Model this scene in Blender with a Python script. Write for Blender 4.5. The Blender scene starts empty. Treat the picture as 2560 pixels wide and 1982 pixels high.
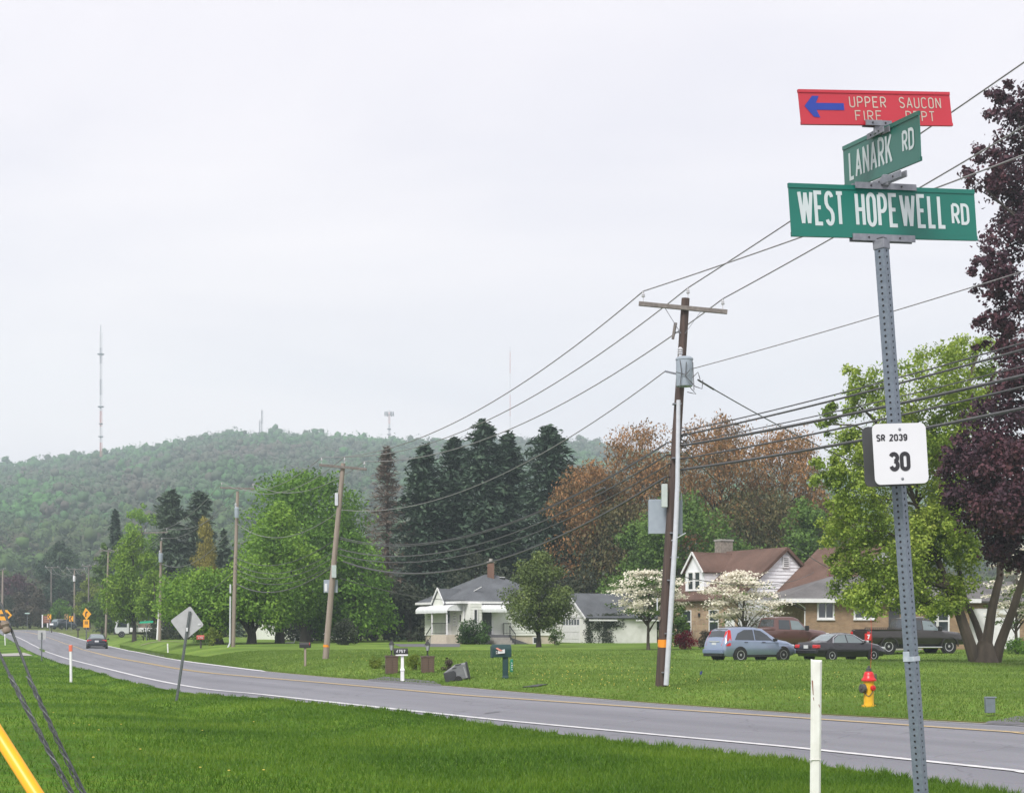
import bpy, math, random
import numpy as np
from mathutils import Vector, Matrix

# ------------------------------------------------------------------ camera, world, sun, exposure
SC = bpy.context.scene
COL = SC.collection
FPX, HOR, EYE = 3900.0, 1579.0, 1.6          # focal length in photo pixels, horizon row, eye height
cam_d = bpy.data.cameras.new('camera'); cam = bpy.data.objects.new('camera', cam_d); COL.objects.link(cam)
cam.location = (0, 0, EYE); cam.rotation_euler = (math.radians(90), 0, 0)
cam_d.sensor_width = 36; cam_d.lens = FPX / 2560 * 36
cam_d.shift_y = (HOR - 991) / 2560
cam_d.clip_start = 0.1; cam_d.clip_end = 6000
SC.camera = cam

W = bpy.data.worlds.new('World'); SC.world = W; W.use_nodes = True
wn, wl = W.node_tree.nodes, W.node_tree.links
wn.clear()
w_out = wn.new('ShaderNodeOutputWorld'); w_bg = wn.new('ShaderNodeBackground')
w_sky = wn.new('ShaderNodeTexSky'); w_sky.sky_type = 'NISHITA'; w_sky.sun_disc = False
SUN_EL, SUN_AZ = math.radians(47), math.radians(205)
w_sky.sun_elevation = SUN_EL; w_sky.sun_rotation = SUN_AZ; w_sky.air_density = 1.0; w_sky.dust_density = 2.0
w_scale = wn.new('ShaderNodeMix'); w_scale.data_type = 'RGBA'; w_scale.blend_type = 'MULTIPLY'; w_scale.inputs[0].default_value = 1
w_scale.inputs[7].default_value = (0.03, 0.03, 0.03, 1)
w_tc = wn.new('ShaderNodeTexCoord'); w_map = wn.new('ShaderNodeMapping'); w_map.inputs['Scale'].default_value = (1.2, 1.2, 4.5)
w_noise = wn.new('ShaderNodeTexNoise'); w_noise.inputs['Scale'].default_value = 1.6; w_noise.inputs['Detail'].default_value = 5
w_noise.inputs['Distortion'].default_value = 0.6
w_ramp = wn.new('ShaderNodeValToRGB')
w_ramp.color_ramp.elements[0].position = 0.36; w_ramp.color_ramp.elements[0].color = (0.318, 0.303, 0.331, 1)
w_ramp.color_ramp.elements[1].position = 0.66; w_ramp.color_ramp.elements[1].color = (0.386, 0.361, 0.371, 1)
w_mix = wn.new('ShaderNodeMix'); w_mix.data_type = 'RGBA'; w_mix.inputs[0].default_value = 0.94
wl.new(w_tc.outputs['Generated'], w_map.inputs['Vector']); wl.new(w_map.outputs['Vector'], w_noise.inputs['Vector'])
wl.new(w_noise.outputs['Fac'], w_ramp.inputs['Fac'])
wl.new(w_sky.outputs['Color'], w_scale.inputs[6])
wl.new(w_scale.outputs[2], w_mix.inputs[6]); wl.new(w_ramp.outputs['Color'], w_mix.inputs[7])
wl.new(w_mix.outputs[2], w_bg.inputs['Color']); w_bg.inputs['Strength'].default_value = 1.0
wl.new(w_bg.outputs[0], w_out.inputs['Surface'])

sun_d = bpy.data.lights.new('sun', 'SUN'); sun = bpy.data.objects.new('sun', sun_d); COL.objects.link(sun)
sun_d.energy = 1.5; sun_d.angle = math.radians(20); sun_d.color = (1.0, 0.97, 0.93)
sdir = Vector((math.sin(SUN_AZ) * math.cos(SUN_EL), math.cos(SUN_AZ) * math.cos(SUN_EL), math.sin(SUN_EL)))
sun.rotation_euler = sdir.to_track_quat('Z', 'Y').to_euler(); sun.location = sdir * 60

SC.view_settings.view_transform = 'Standard'; SC.view_settings.look = 'None'
SC.view_settings.exposure = 1.62; SC.view_settings.gamma = 1.0; SC.view_settings.use_curve_mapping = False
SC.render.engine = 'CYCLES'
SC.cycles.use_denoising = True
SC.cycles.max_bounces = 6; SC.cycles.diffuse_bounces = 3; SC.cycles.transparent_max_bounces = 6
SC.cycles.volume_bounces = 0; SC.cycles.transmission_bounces = 3; SC.cycles.glossy_bounces = 3
SC.cycles.caustics_reflective = False; SC.cycles.caustics_refractive = False

# ------------------------------------------------------------------ helpers: places
def P(x, y, d):
    """world point seen at photo pixel (x, y) at depth d metres"""
    return Vector(((x - 1280) * d / FPX, d, EYE - (y - HOR) * d / FPX))

GD_D = [0, 145, 180, 210, 240, 265, 300, 430, 3000]
GD_Z = [0, 0, .35, .85, 1.5, 1.95, 2.3, 3.5, 3.5]
def gd(d): return np.interp(d, GD_D, GD_Z)
def U_d(x, y, dz):
    lo, hi = 3.0, 400.0
    for _ in range(50):
        m = (lo + hi) / 2
        if EYE - (y - HOR) * m / FPX > gd(m) + dz: lo = m
        else: hi = m
    return lo
NEAR_C = [(0,1584),(40,1606),(77,1628),(105,1642),(133,1651),(181,1667),(242,1677),(282,1693),(363,1713),(443,1727),(524,1736),(640,1743),(820,1760),(1000,1778),(1172,1803),(1407,1836),(1758,1876),(1960,1898),(2332,1956),(2560,1992)]
WHITE_C = [(0,1578),(38,1585),(69,1603),(100,1618),(121,1631),(153,1643),(202,1655),(282,1675),(363,1695),(443,1711),(524,1724),(640,1734),(820,1754),(1172,1792),(1280,1803),(1643,1837),(1960,1866),(2560,1929)]
YELLOW_C = [(0,1575.5),(60,1578),(101,1584),(121,1592),(161,1608),(202,1620.5),(242,1632),(282,1643),(363,1656),(443,1671),(524,1682),(640,1692),(820,1707),(1172,1738),(1280,1745),(1643,1770),(2018,1794.6),(2303,1814),(2560,1831)]
FAR_C = [(0,1574),(31,1573.3),(108,1574.2),(154,1581.5),(215,1601.5),(269,1615),(343,1629),(411,1645),(484,1656),(564,1666),(640,1676),(820,1693),(900,1699),(1120,1715),(1280,1729),(1450,1743),(1643,1759),(2018,1785),(2274,1799),(2560,1813)]
DZ_N, DZ_W, DZ_Y, DZ_F = -.12, -.10, 0.0, -.16
def smooth1(v, k):
    for _ in range(k):
        v = np.concatenate([[v[0]], (v[:-2] + 2 * v[1:-1] + v[2:]) / 4, [v[-1]]])
    return v
COLS_IN = np.linspace(0, 2560, 161)
def depth_curve(C, dz):
    ys = np.interp(COLS_IN, [c[0] for c in C], [c[1] for c in C])
    d = np.array([U_d(x, y, dz) for x, y in zip(COLS_IN, ys)])
    inv = smooth1(1 / d, 4)
    return 1 / inv
_DN, _DW, _DY, _DF = depth_curve(NEAR_C, DZ_N), depth_curve(WHITE_C, DZ_W), depth_curve(YELLOW_C, DZ_Y), depth_curve(FAR_C, DZ_F)
def ext(curve, x):
    """depth of a road curve at photo column x, continued straight beyond the frame"""
    x = np.asarray(x, float)
    out = np.interp(x, COLS_IN, curve)
    a, b = -30, -1
    xa, xb = (COLS_IN[a] - 1280) / FPX * curve[a], (COLS_IN[b] - 1280) / FPX * curve[b]
    ux, uy = xb - xa, curve[b] - curve[a]
    t = (x - 1280) / FPX                      # X = t*d ; line: (xb+k ux, db+k uy)
    k = (t * curve[b] - xb) / (ux - t * uy)
    d = curve[b] + k * uy
    return np.where(x > 2560, np.clip(d, 2, 400), out)
def DN(x): return ext(_DN, x)
def DW(x): return ext(_DW, x)
def DY(x): return ext(_DY, x)
def DF(x): return ext(_DF, x)
def sst(a, b, v):
    t = np.clip((np.asarray(v, float) - a) / (b - a), 0, 1)
    return t * t * (3 - 2 * t)
L_D = [0, 45, 60, 70, 83, 95, 105, 122, 150, 200, 260, 3000]
L_Z = [.06, .06, .16, .34, .44, .55, .62, .73, .80, .35, .1, 0]
RIDGE = [(-1800, 1251), (-400, 1201), (0, 1186), (100, 1176), (170, 1163), (250, 1156), (330, 1147), (400, 1137), (500, 1114), (600, 1107), (650, 1101), (750, 1107), (850, 1115), (1000, 1122), (1200, 1127), (1300, 1123), (1400, 1119), (1500, 1133), (1560, 1147), (1750, 1171), (2050, 1201), (2600, 1251), (4400, 1321)]
D_R = 1300.0
def ridge_z(x): return EYE + (HOR - np.interp(x, [r[0] for r in RIDGE], [r[1] for r in RIDGE])) * D_R / FPX
def G(X, d):
    """ground height"""
    X = np.asarray(X, float); d = np.asarray(d, float)
    dd = np.maximum(d, 1.0)
    x = 1280 + X / dd * FPX
    dn, df, dy, dw = DN(x), DF(x), DY(x), DW(x)
    base = gd(d)
    p = (d - df)
    dip = -.26 * np.exp(-((d - 77) / 4.5) ** 2) * sst(6.5, 10, X) * (1 - sst(24, 30, X))
    lawn = base - .13 + sst(0, 5, p) * .13 + sst(0, 1, p / np.interp(d, [60, 115], [9, 34])) * (np.interp(d, L_D, L_Z) + dip) + .03 * np.sin(X * .5) * np.sin(d * .21) * sst(2, 10, p)
    verge = base - .10 - .08 * sst(8, 40, d) + .05 * np.sin(X * .8 + d * .3) * sst(3, 12, dn - d) - .10 * np.exp(-((dn - d - 9) / 4) ** 2) * sst(14, 25, d)
    verge = verge + (DZ_N - .05 - (-.10 - .08 * sst(8, 40, d))) * (1 - sst(0, 3, dn - d))
    rz = np.where(d < dw, base + DZ_N + (d - dn) / np.maximum(dw - dn, .1) * (DZ_W - DZ_N),
         np.where(d < dy, base + DZ_W + (d - dw) / np.maximum(dy - dw, .1) * (DZ_Y - DZ_W),
                  base + DZ_Y + (d - dy) / np.maximum(df - dy, .1) * (DZ_F - DZ_Y)))
    z = np.where(d < dn, verge, np.where(d > df, lawn, rz))
    hz = ridge_z(x)
    t = np.clip((d - 430) / (D_R - 430), 0, 1)
    hill = (hz - 5) * (t ** 0.92) * np.where(d > D_R, 1 - (d - D_R) / 900, 1)
    return np.where(d > 430, z + hill, z)
def Gz(X, d): return float(G(X, d))
def at(x, d):
    X = (x - 1280) * d / FPX
    return Vector((X, d, Gz(X, d)))

# ------------------------------------------------------------------ helpers: meshes and objects
class MB:
    def __init__(s): s.v, s.f = [], []
    def add(s, vs, fs):
        o = len(s.v); s.v += [tuple(v) for v in vs]; s.f += [tuple(i + o for i in f) for f in fs]; return s
    def quad(s, a, b, c, d): return s.add([a, b, c, d], [(0, 1, 2, 3)])
    def poly(s, pts): return s.add(pts, [tuple(range(len(pts)))])
    def box(s, c, size, M=None):
        x, y, z = size[0] / 2, size[1] / 2, size[2] / 2
        vs = [Vector((a * x, b * y, e * z)) for a in (-1, 1) for b in (-1, 1) for e in (-1, 1)]
        if M is not None: vs = [M @ v for v in vs]
        vs = [v + Vector(c) for v in vs]
        return s.add(vs, [(0,1,3,2),(4,6,7,5),(0,4,5,1),(2,3,7,6),(0,2,6,4),(1,5,7,3)])
    def bar(s, a, b, w, h, up=Vector((0, 0, 1))):
        a, b = Vector(a), Vector(b); t = (b - a); L = t.length; t = t / L
        r = t.cross(up)
        if r.length < 1e-4: r = Vector((1, 0, 0))
        r.normalize(); u = r.cross(t)
        vs = []
        for q in (a, b):
            for i, j in ((-1,-1),(1,-1),(1,1),(-1,1)): vs.append(q + r * (i * w / 2) + u * (j * h / 2))
        return s.add(vs, [(3,2,1,0),(4,5,6,7),(0,1,5,4),(1,2,6,5),(2,3,7,6),(3,0,4,7)])
    def tube(s, pts, rad, n=8, cap=True):
        pts = [Vector(p) for p in pts]
        if not hasattr(rad, '__len__'): rad = [rad] * len(pts)
        prev = None; o = len(s.v)
        for i, p in enumerate(pts):
            t = (pts[min(i + 1, len(pts) - 1)] - pts[max(i - 1, 0)]).normalized()
            if prev is None:
                r = t.cross(Vector((0, 0, 1)))
                if r.length < 1e-3: r = t.cross(Vector((0, 1, 0)))
                r.normalize()
            else:
                r = (prev - t * prev.dot(t)).normalized()
            prev = r; u = t.cross(r)
            for k in range(n):
                a = 2 * math.pi * k / n
                s.v.append(tuple(p + (r * math.cos(a) + u * math.sin(a)) * rad[i]))
        for i in range(len(pts) - 1):
            for k in range(n):
                k2 = (k + 1) % n
                s.f.append((o + i*n + k, o + i*n + k2, o + (i+1)*n + k2, o + (i+1)*n + k))
        if cap:
            s.f.append(tuple(o + k for k in reversed(range(n)))); e = o + (len(pts) - 1) * n
            s.f.append(tuple(e + k for k in range(n)))
        return s
    def lathe(s, prof, c=(0, 0, 0), n=16, M=None):
        o = len(s.v); c = Vector(c)
        for r, z in prof:
            for k in range(n):
                a = 2 * math.pi * k / n
                v = Vector((r * math.cos(a), r * math.sin(a), z))
                if M is not None: v = M @ v
                s.v.append(tuple(v + c))
        for i in range(len(prof) - 1):
            for k in range(n):
                k2 = (k + 1) % n
                s.f.append((o + i*n + k, o + i*n + k2, o + (i+1)*n + k2, o + (i+1)*n + k))
        s.f.append(tuple(o + k for k in reversed(range(n))))
        e = o + (len(prof) - 1) * n; s.f.append(tuple(e + k for k in range(n)))
        return s
    def prism(s, pts, off):
        """closed outline pts (3D, planar) pushed by vector off"""
        n = len(pts); off = Vector(off); a = [Vector(p) for p in pts]
        vs = a + [p + off for p in a]
        fs = [tuple(reversed(range(n))), tuple(range(n, 2 * n))] + [(i, (i + 1) % n, n + (i + 1) % n, n + i) for i in range(n)]
        return s.add(vs, fs)
    def build(s, name, mat, parent=None, smooth=False, auto=None, bevel=0, loc=None):
        me = bpy.data.meshes.new(name); me.from_pydata(s.v, [], s.f); me.update()
        me.materials.append(mat)
        return link(name, me, parent, smooth, bevel, loc)
def link(name, me, parent=None, smooth=False, bevel=0, loc=None):
    o = bpy.data.objects.new(name, me); COL.objects.link(o)
    if smooth:
        me.polygons.foreach_set('use_smooth', [True] * len(me.polygons))
        try: me.set_sharp_from_angle(angle=math.radians(38))
        except Exception: pass
    if bevel:
        m = o.modifiers.new('bevel', 'BEVEL'); m.width = bevel; m.segments = 2; m.limit_method = 'ANGLE'; m.angle_limit = math.radians(40)
    if parent is not None: o.parent = parent
    if loc is not None: o.location = loc
    return o
def npmesh(name, V, Fn, mat, parent=None, k=4, smooth=False):
    """fast mesh: V (n,3), Fn (m,k) index array"""
    me = bpy.data.meshes.new(name)
    V = np.ascontiguousarray(V, np.float32); Fn = np.ascontiguousarray(Fn, np.int32)
    me.vertices.add(len(V)); me.vertices.foreach_set('co', V.ravel())
    me.loops.add(Fn.size); me.loops.foreach_set('vertex_index', Fn.ravel())
    me.polygons.add(len(Fn)); me.polygons.foreach_set('loop_start', np.arange(0, Fn.size, Fn.shape[1], dtype=np.int32))
    try: me.polygons.foreach_set('loop_total', np.full(len(Fn), Fn.shape[1], np.int32))
    except Exception: pass
    me.update(calc_edges=True); me.validate(clean_customdata=False)
    me.materials.append(mat)
    if smooth: me.polygons.foreach_set('use_smooth', [True] * len(me.polygons))
    o = bpy.data.objects.new(name, me); COL.objects.link(o)
    if parent is not None: o.parent = parent
    return o
def tag(o, label, cat=None, group=None, kind=None):
    if label: o['label'] = label
    if cat: o['category'] = cat
    if group: o['group'] = group
    if kind: o['kind'] = kind
    return o
def thing(name, label, cat, loc=(0, 0, 0), rz=0.0, group=None):
    o = bpy.data.objects.new(name, None); COL.objects.link(o); o.empty_display_size = .2
    o.location = loc; o.rotation_euler = (0, 0, rz)
    return tag(o, label, cat, group)

# ------------------------------------------------------------------ helpers: materials
def mat(name, col, rough=.7, metal=0, var=.15, scale=6, col2=None, bump=0, bscale=None, coat=0, spec=.5, detail=4, coords='Object', stretch=None, alpha=None):
    m = bpy.data.materials.new(name); m.use_nodes = True
    nt = m.node_tree; b = nt.nodes['Principled BSDF']
    b.inputs['Roughness'].default_value = rough; b.inputs['Metallic'].default_value = metal
    b.inputs['Specular IOR Level'].default_value = spec
    if coat: b.inputs['Coat Weight'].default_value = coat; b.inputs['Coat Roughness'].default_value = .08
    c = tuple(col) + (1,)
    if var <= 0 and col2 is None:
        b.inputs['Base Color'].default_value = c
    else:
        c2 = tuple(col2) + (1,) if col2 else tuple(max(0, q * (1 - 2 * var)) for q in col) + (1,)
        tc = nt.nodes.new('ShaderNodeTexCoord'); n = nt.nodes.new('ShaderNodeTexNoise')
        n.inputs['Scale'].default_value = scale; n.inputs['Detail'].default_value = detail
        src = tc.outputs[coords]
        if stretch:
            mp = nt.nodes.new('ShaderNodeMapping'); mp.inputs['Scale'].default_value = stretch
            nt.links.new(src, mp.inputs['Vector']); src = mp.outputs['Vector']
        nt.links.new(src, n.inputs['Vector'])
        r = nt.nodes.new('ShaderNodeValToRGB'); r.color_ramp.elements[0].position = .32; r.color_ramp.elements[1].position = .68
        r.color_ramp.elements[0].color = c2; r.color_ramp.elements[1].color = c
        nt.links.new(n.outputs['Fac'], r.inputs['Fac']); nt.links.new(r.outputs['Color'], b.inputs['Base Color'])
        if bump:
            n2 = nt.nodes.new('ShaderNodeTexNoise'); n2.inputs['Scale'].default_value = bscale or scale * 4; n2.inputs['Detail'].default_value = 5
            nt.links.new(src, n2.inputs['Vector'])
            bp = nt.nodes.new('ShaderNodeBump'); bp.inputs['Strength'].default_value = bump; bp.inputs['Distance'].default_value = .02
            nt.links.new(n2.outputs['Fac'], bp.inputs['Height']); nt.links.new(bp.outputs['Normal'], b.inputs['Normal'])
    return m
def leafmat(name, cols, trans=.35, rough=.6, big=.25, spec=.25, iw=.55, det=2):
    """leaf material: each leaf (mesh island) takes its own tone, with broad patches over the crown"""
    m = bpy.data.materials.new(name); m.use_nodes = True
    nt = m.node_tree; nt.nodes.clear(); N = nt.nodes.new; Lk = nt.links.new
    out = N('ShaderNodeOutputMaterial'); g = N('ShaderNodeNewGeometry'); r = N('ShaderNodeValToRGB')
    while len(r.color_ramp.elements) < len(cols): r.color_ramp.elements.new(.5)
    for i, c in enumerate(cols):
        r.color_ramp.elements[i].position = i / (len(cols) - 1); r.color_ramp.elements[i].color = tuple(c) + (1,)
    tc = N('ShaderNodeTexCoord'); n = N('ShaderNodeTexNoise'); n.inputs['Scale'].default_value = big; n.inputs['Detail'].default_value = det
    Lk(tc.outputs['Object'], n.inputs['Vector'])
    mx = N('ShaderNodeMath'); mx.operation = 'MULTIPLY_ADD'; mx.inputs[1].default_value = 2.0 - iw; mx.inputs[2].default_value = -.5 - (.5 - iw) * .5 - iw * .1
    Lk(n.outputs['Fac'], mx.inputs[0])
    ad = N('ShaderNodeMath'); ad.operation = 'MULTIPLY_ADD'; ad.inputs[1].default_value = iw; ad.use_clamp = True
    Lk(g.outputs['Random Per Island'], ad.inputs[0]); Lk(mx.outputs[0], ad.inputs[2])
    Lk(ad.outputs[0], r.inputs['Fac'])
    d = N('ShaderNodeBsdfPrincipled'); d.inputs['Roughness'].default_value = rough; d.inputs['Specular IOR Level'].default_value = spec
    t = N('ShaderNodeBsdfTranslucent'); mixs = N('ShaderNodeMixShader'); mixs.inputs[0].default_value = trans
    Lk(r.outputs['Color'], d.inputs['Base Color']); Lk(r.outputs['Color'], t.inputs['Color'])
    Lk(d.outputs[0], mixs.inputs[1]); Lk(t.outputs[0], mixs.inputs[2]); Lk(mixs.outputs[0], out.inputs['Surface'])
    return m
def glass(name, col=(.02, .025, .03), rough=.05):
    return mat(name, col, rough=rough, var=0, spec=.9)

M = {}
M['bark'] = mat('bark', (.11, .085, .065), .9, scale=3, var=.25, bump=.6, stretch=(1, 1, .25))
M['bark_dark'] = mat('bark_dark', (.055, .045, .038), .9, scale=3, var=.25, bump=.6, stretch=(1, 1, .25))
M['pole_wood'] = mat('pole_wood', (.30, .25, .21), .9, scale=14, col2=(.19, .155, .13), bump=.5, stretch=(1, 1, .04))
M['pole_dark'] = mat('pole_dark', (.085, .055, .045), .85, scale=14, col2=(.045, .032, .028), bump=.5, stretch=(1, 1, .04))
M['arm_wood'] = mat('arm_wood', (.20, .18, .165), .9, scale=9, col2=(.12, .105, .095), bump=.3)
M['steel'] = mat('galvanised_steel', (.215, .225, .25), .5, metal=.3, scale=40, col2=(.16, .17, .195))
M['steel_post'] = mat('galvanised_post', (.150, .180, .215), .5, metal=.2, scale=60, col2=(.112, .14, .172), detail=6)
M['grey_box'] = mat('grey_cabinet', (.29, .335, .38), .5, scale=5, col2=(.25, .29, .335))
M['conduit'] = mat('grey_conduit', (.50, .52, .56), .5, scale=7, col2=(.43, .45, .49))
M['porcelain'] = mat('porcelain', (.50, .50, .52), .25, var=.05)
M['dark_metal'] = mat('dark_metal', (.03, .03, .032), .5, var=.1)
M['cable'] = mat('cable', (.075, .075, .078), .6, var=.1)
M['wire'] = mat('bare_wire', (.22, .215, .215), .55, var=.1)
M['white'] = mat('white_paint', (.74, .74, .75), .55, scale=5, col2=(.66, .66, .67))
M['white_old'] = mat('white_plastic_worn', (.70, .71, .68), .5, scale=9, col2=(.60, .60, .56))
M['orange'] = mat('orange_band', (.75, .26, .01), .5, var=.05)
M['red'] = mat('red_paint', (.55, .025, .02), .4, scale=8, var=.1)
M['glass'] = glass('window_glass', (.035, .045, .05))
M['curtain'] = mat('pale_window', (.30, .32, .33), .4, var=.1)
M['black'] = mat('black_plastic', (.015, .015, .016), .5, var=.1)
M['tyre'] = mat('tyre_rubber', (.018, .018, .018), .9, var=.1)
M['alloy'] = mat('alloy_rim', (.55, .55, .57), .3, metal=.7, var=.05)
M['sign_yellow'] = mat('sign_yellow', (.80, .36, .01), .5, var=.05)
M['sign_back'] = mat('aluminium_back', (.42, .42, .44), .5, metal=.2, scale=7, col2=(.36, .365, .38))
M['concrete'] = mat('concrete', (.34, .325, .30), .9, scale=3, col2=(.27, .26, .24))
M['asphalt_dark'] = mat('driveway_asphalt', (.12, .12, .13), .9, scale=8, col2=(.09, .09, .1))
# ------------------------------------------------------------------ setting: ground, road, hill, haze
def ground_material():
    m = bpy.data.materials.new('lawn_ground'); m.use_nodes = True
    nt = m.node_tree; b = nt.nodes['Principled BSDF']; N = nt.nodes.new; Lk = nt.links.new
    b.inputs['Roughness'].default_value = .95; b.inputs['Specular IOR Level'].default_value = .1
    tc = N('ShaderNodeTexCoord')
    n1 = N('ShaderNodeTexNoise'); n1.inputs['Scale'].default_value = .22; n1.inputs['Detail'].default_value = 6
    n2 = N('ShaderNodeTexNoise'); n2.inputs['Scale'].default_value = 7; n2.inputs['Detail'].default_value = 6
    n3 = N('ShaderNodeTexNoise'); n3.inputs['Scale'].default_value = 45; n3.inputs['Detail'].default_value = 3
    for n in (n1, n2, n3): Lk(tc.outputs['Object'], n.inputs['Vector'])
    at_ = N('ShaderNodeAttribute'); at_.attribute_name = 'side'
    rv = N('ShaderNodeValToRGB'); rv.color_ramp.elements[0].color = (.046, .108, .010, 1); rv.color_ramp.elements[1].color = (.122, .212, .020, 1)
    rl = N('ShaderNodeValToRGB'); rl.color_ramp.elements[0].color = (.092, .160, .026, 1); rl.color_ramp.elements[1].color = (.165, .248, .044, 1)
    for r in (rv, rl): r.color_ramp.elements[0].position = .36; r.color_ramp.elements[1].position = .64; Lk(n1.outputs['Fac'], r.inputs['Fac'])
    mx = N('ShaderNodeMix'); mx.data_type = 'RGBA'; Lk(at_.outputs['Fac'], mx.inputs[0]); Lk(rv.outputs[0], mx.inputs[6]); Lk(rl.outputs[0], mx.inputs[7])
    md = N('ShaderNodeMix'); md.data_type = 'RGBA'; md.blend_type = 'OVERLAY'; md.inputs[0].default_value = .55
    Lk(mx.outputs[2], md.inputs[6]); Lk(n2.outputs['Color'], md.inputs[7])
    r3 = N('ShaderNodeValToRGB'); r3.color_ramp.elements[0].color = (.78, .78, .78, 1); r3.color_ramp.elements[1].color = (1.14, 1.14, 1.14, 1)
    r3.color_ramp.elements[0].position = .35; r3.color_ramp.elements[1].position = .65
    Lk(n3.outputs['Fac'], r3.inputs['Fac'])
    me = N('ShaderNodeMix'); me.data_type = 'RGBA'; me.blend_type = 'MULTIPLY'; me.inputs[0].default_value = 1
    Lk(md.outputs[2], me.inputs[6]); Lk(r3.outputs[0], me.inputs[7])
    # bare soil along the far kerbless road edge and woodland floor further out
    soil = N('ShaderNodeAttribute'); soil.attribute_name = 'soil'
    ms = N('ShaderNodeMix'); ms.data_type = 'RGBA'; ms.inputs[7].default_value = (.085, .065, .04, 1)
    sm = N('ShaderNodeMath'); sm.operation = 'MULTIPLY'; Lk(soil.outputs['Fac'], sm.inputs[0]); Lk(r3.outputs[0], sm.inputs[1]); sm.use_clamp = True
    Lk(sm.outputs[0], ms.inputs[0]); Lk(me.outputs[2], ms.inputs[6])
    Lk(ms.outputs[2], b.inputs['Base Color'])
    bp = N('ShaderNodeBump'); bp.inputs['Strength'].default_value = .6; bp.inputs['Distance'].default_value = .04
    Lk(n3.outputs['Fac'], bp.inputs['Height']); Lk(bp.outputs['Normal'], b.inputs['Normal'])
    return m
M['ground'] = ground_material()

cols = np.concatenate([np.linspace(-1700, -60, 25), np.linspace(-40, 2600, 230), np.linspace(2640, 4300, 30)])
rowsD = []
for x in cols:
    dn, df = float(DN(x)), float(DF(x))
    near = dn - (dn - 1.5) * (np.linspace(1, 0, 46) ** 1.4)
    near[-1] = dn
    road = np.array([dn + .10, dn + (df - dn) * .35, dn + (df - dn) * .7, df - .10])
    far = df + (425 - df) * (np.linspace(0, 1, 110) ** 2.1)
    hill = np.linspace(440, 1500, 46)
    rowsD.append(np.concatenate([near, road, far, hill]))
rowsD = np.array(rowsD)                                   # (cols, rows)
nC, nR = rowsD.shape
Xg = (cols[:, None] - 1280) / FPX * rowsD
Zg = G(Xg, rowsD)
Zg[:, 46:50] -= .09
V = np.stack([Xg, rowsD, Zg], -1).reshape(-1, 3)
ii = np.arange(nC * nR).reshape(nC, nR)
Fq = np.stack([ii[:-1, :-1], ii[1:, :-1], ii[1:, 1:], ii[:-1, 1:]], -1).reshape(-1, 4)
ground = npmesh('ground', V, Fq, M['ground'], smooth=True); tag(ground, 'mown green lawn and grass verge on both sides of the road', kind='structure')
side = np.zeros((nC, nR), np.float32); side[:, 48:] = 1
soil = np.zeros((nC, nR), np.float32); soil[:, 49:52] = .8; soil[:, 52] = .4
soil += sst(170, 240, rowsD).astype(np.float32) * .55 * (side > 0)
a1 = ground.data.attributes.new('side', 'FLOAT', 'POINT'); a1.data.foreach_set('value', side.ravel())
a2 = ground.data.attributes.new('soil', 'FLOAT', 'POINT'); a2.data.foreach_set('value', np.clip(soil, 0, 1).ravel())

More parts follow.
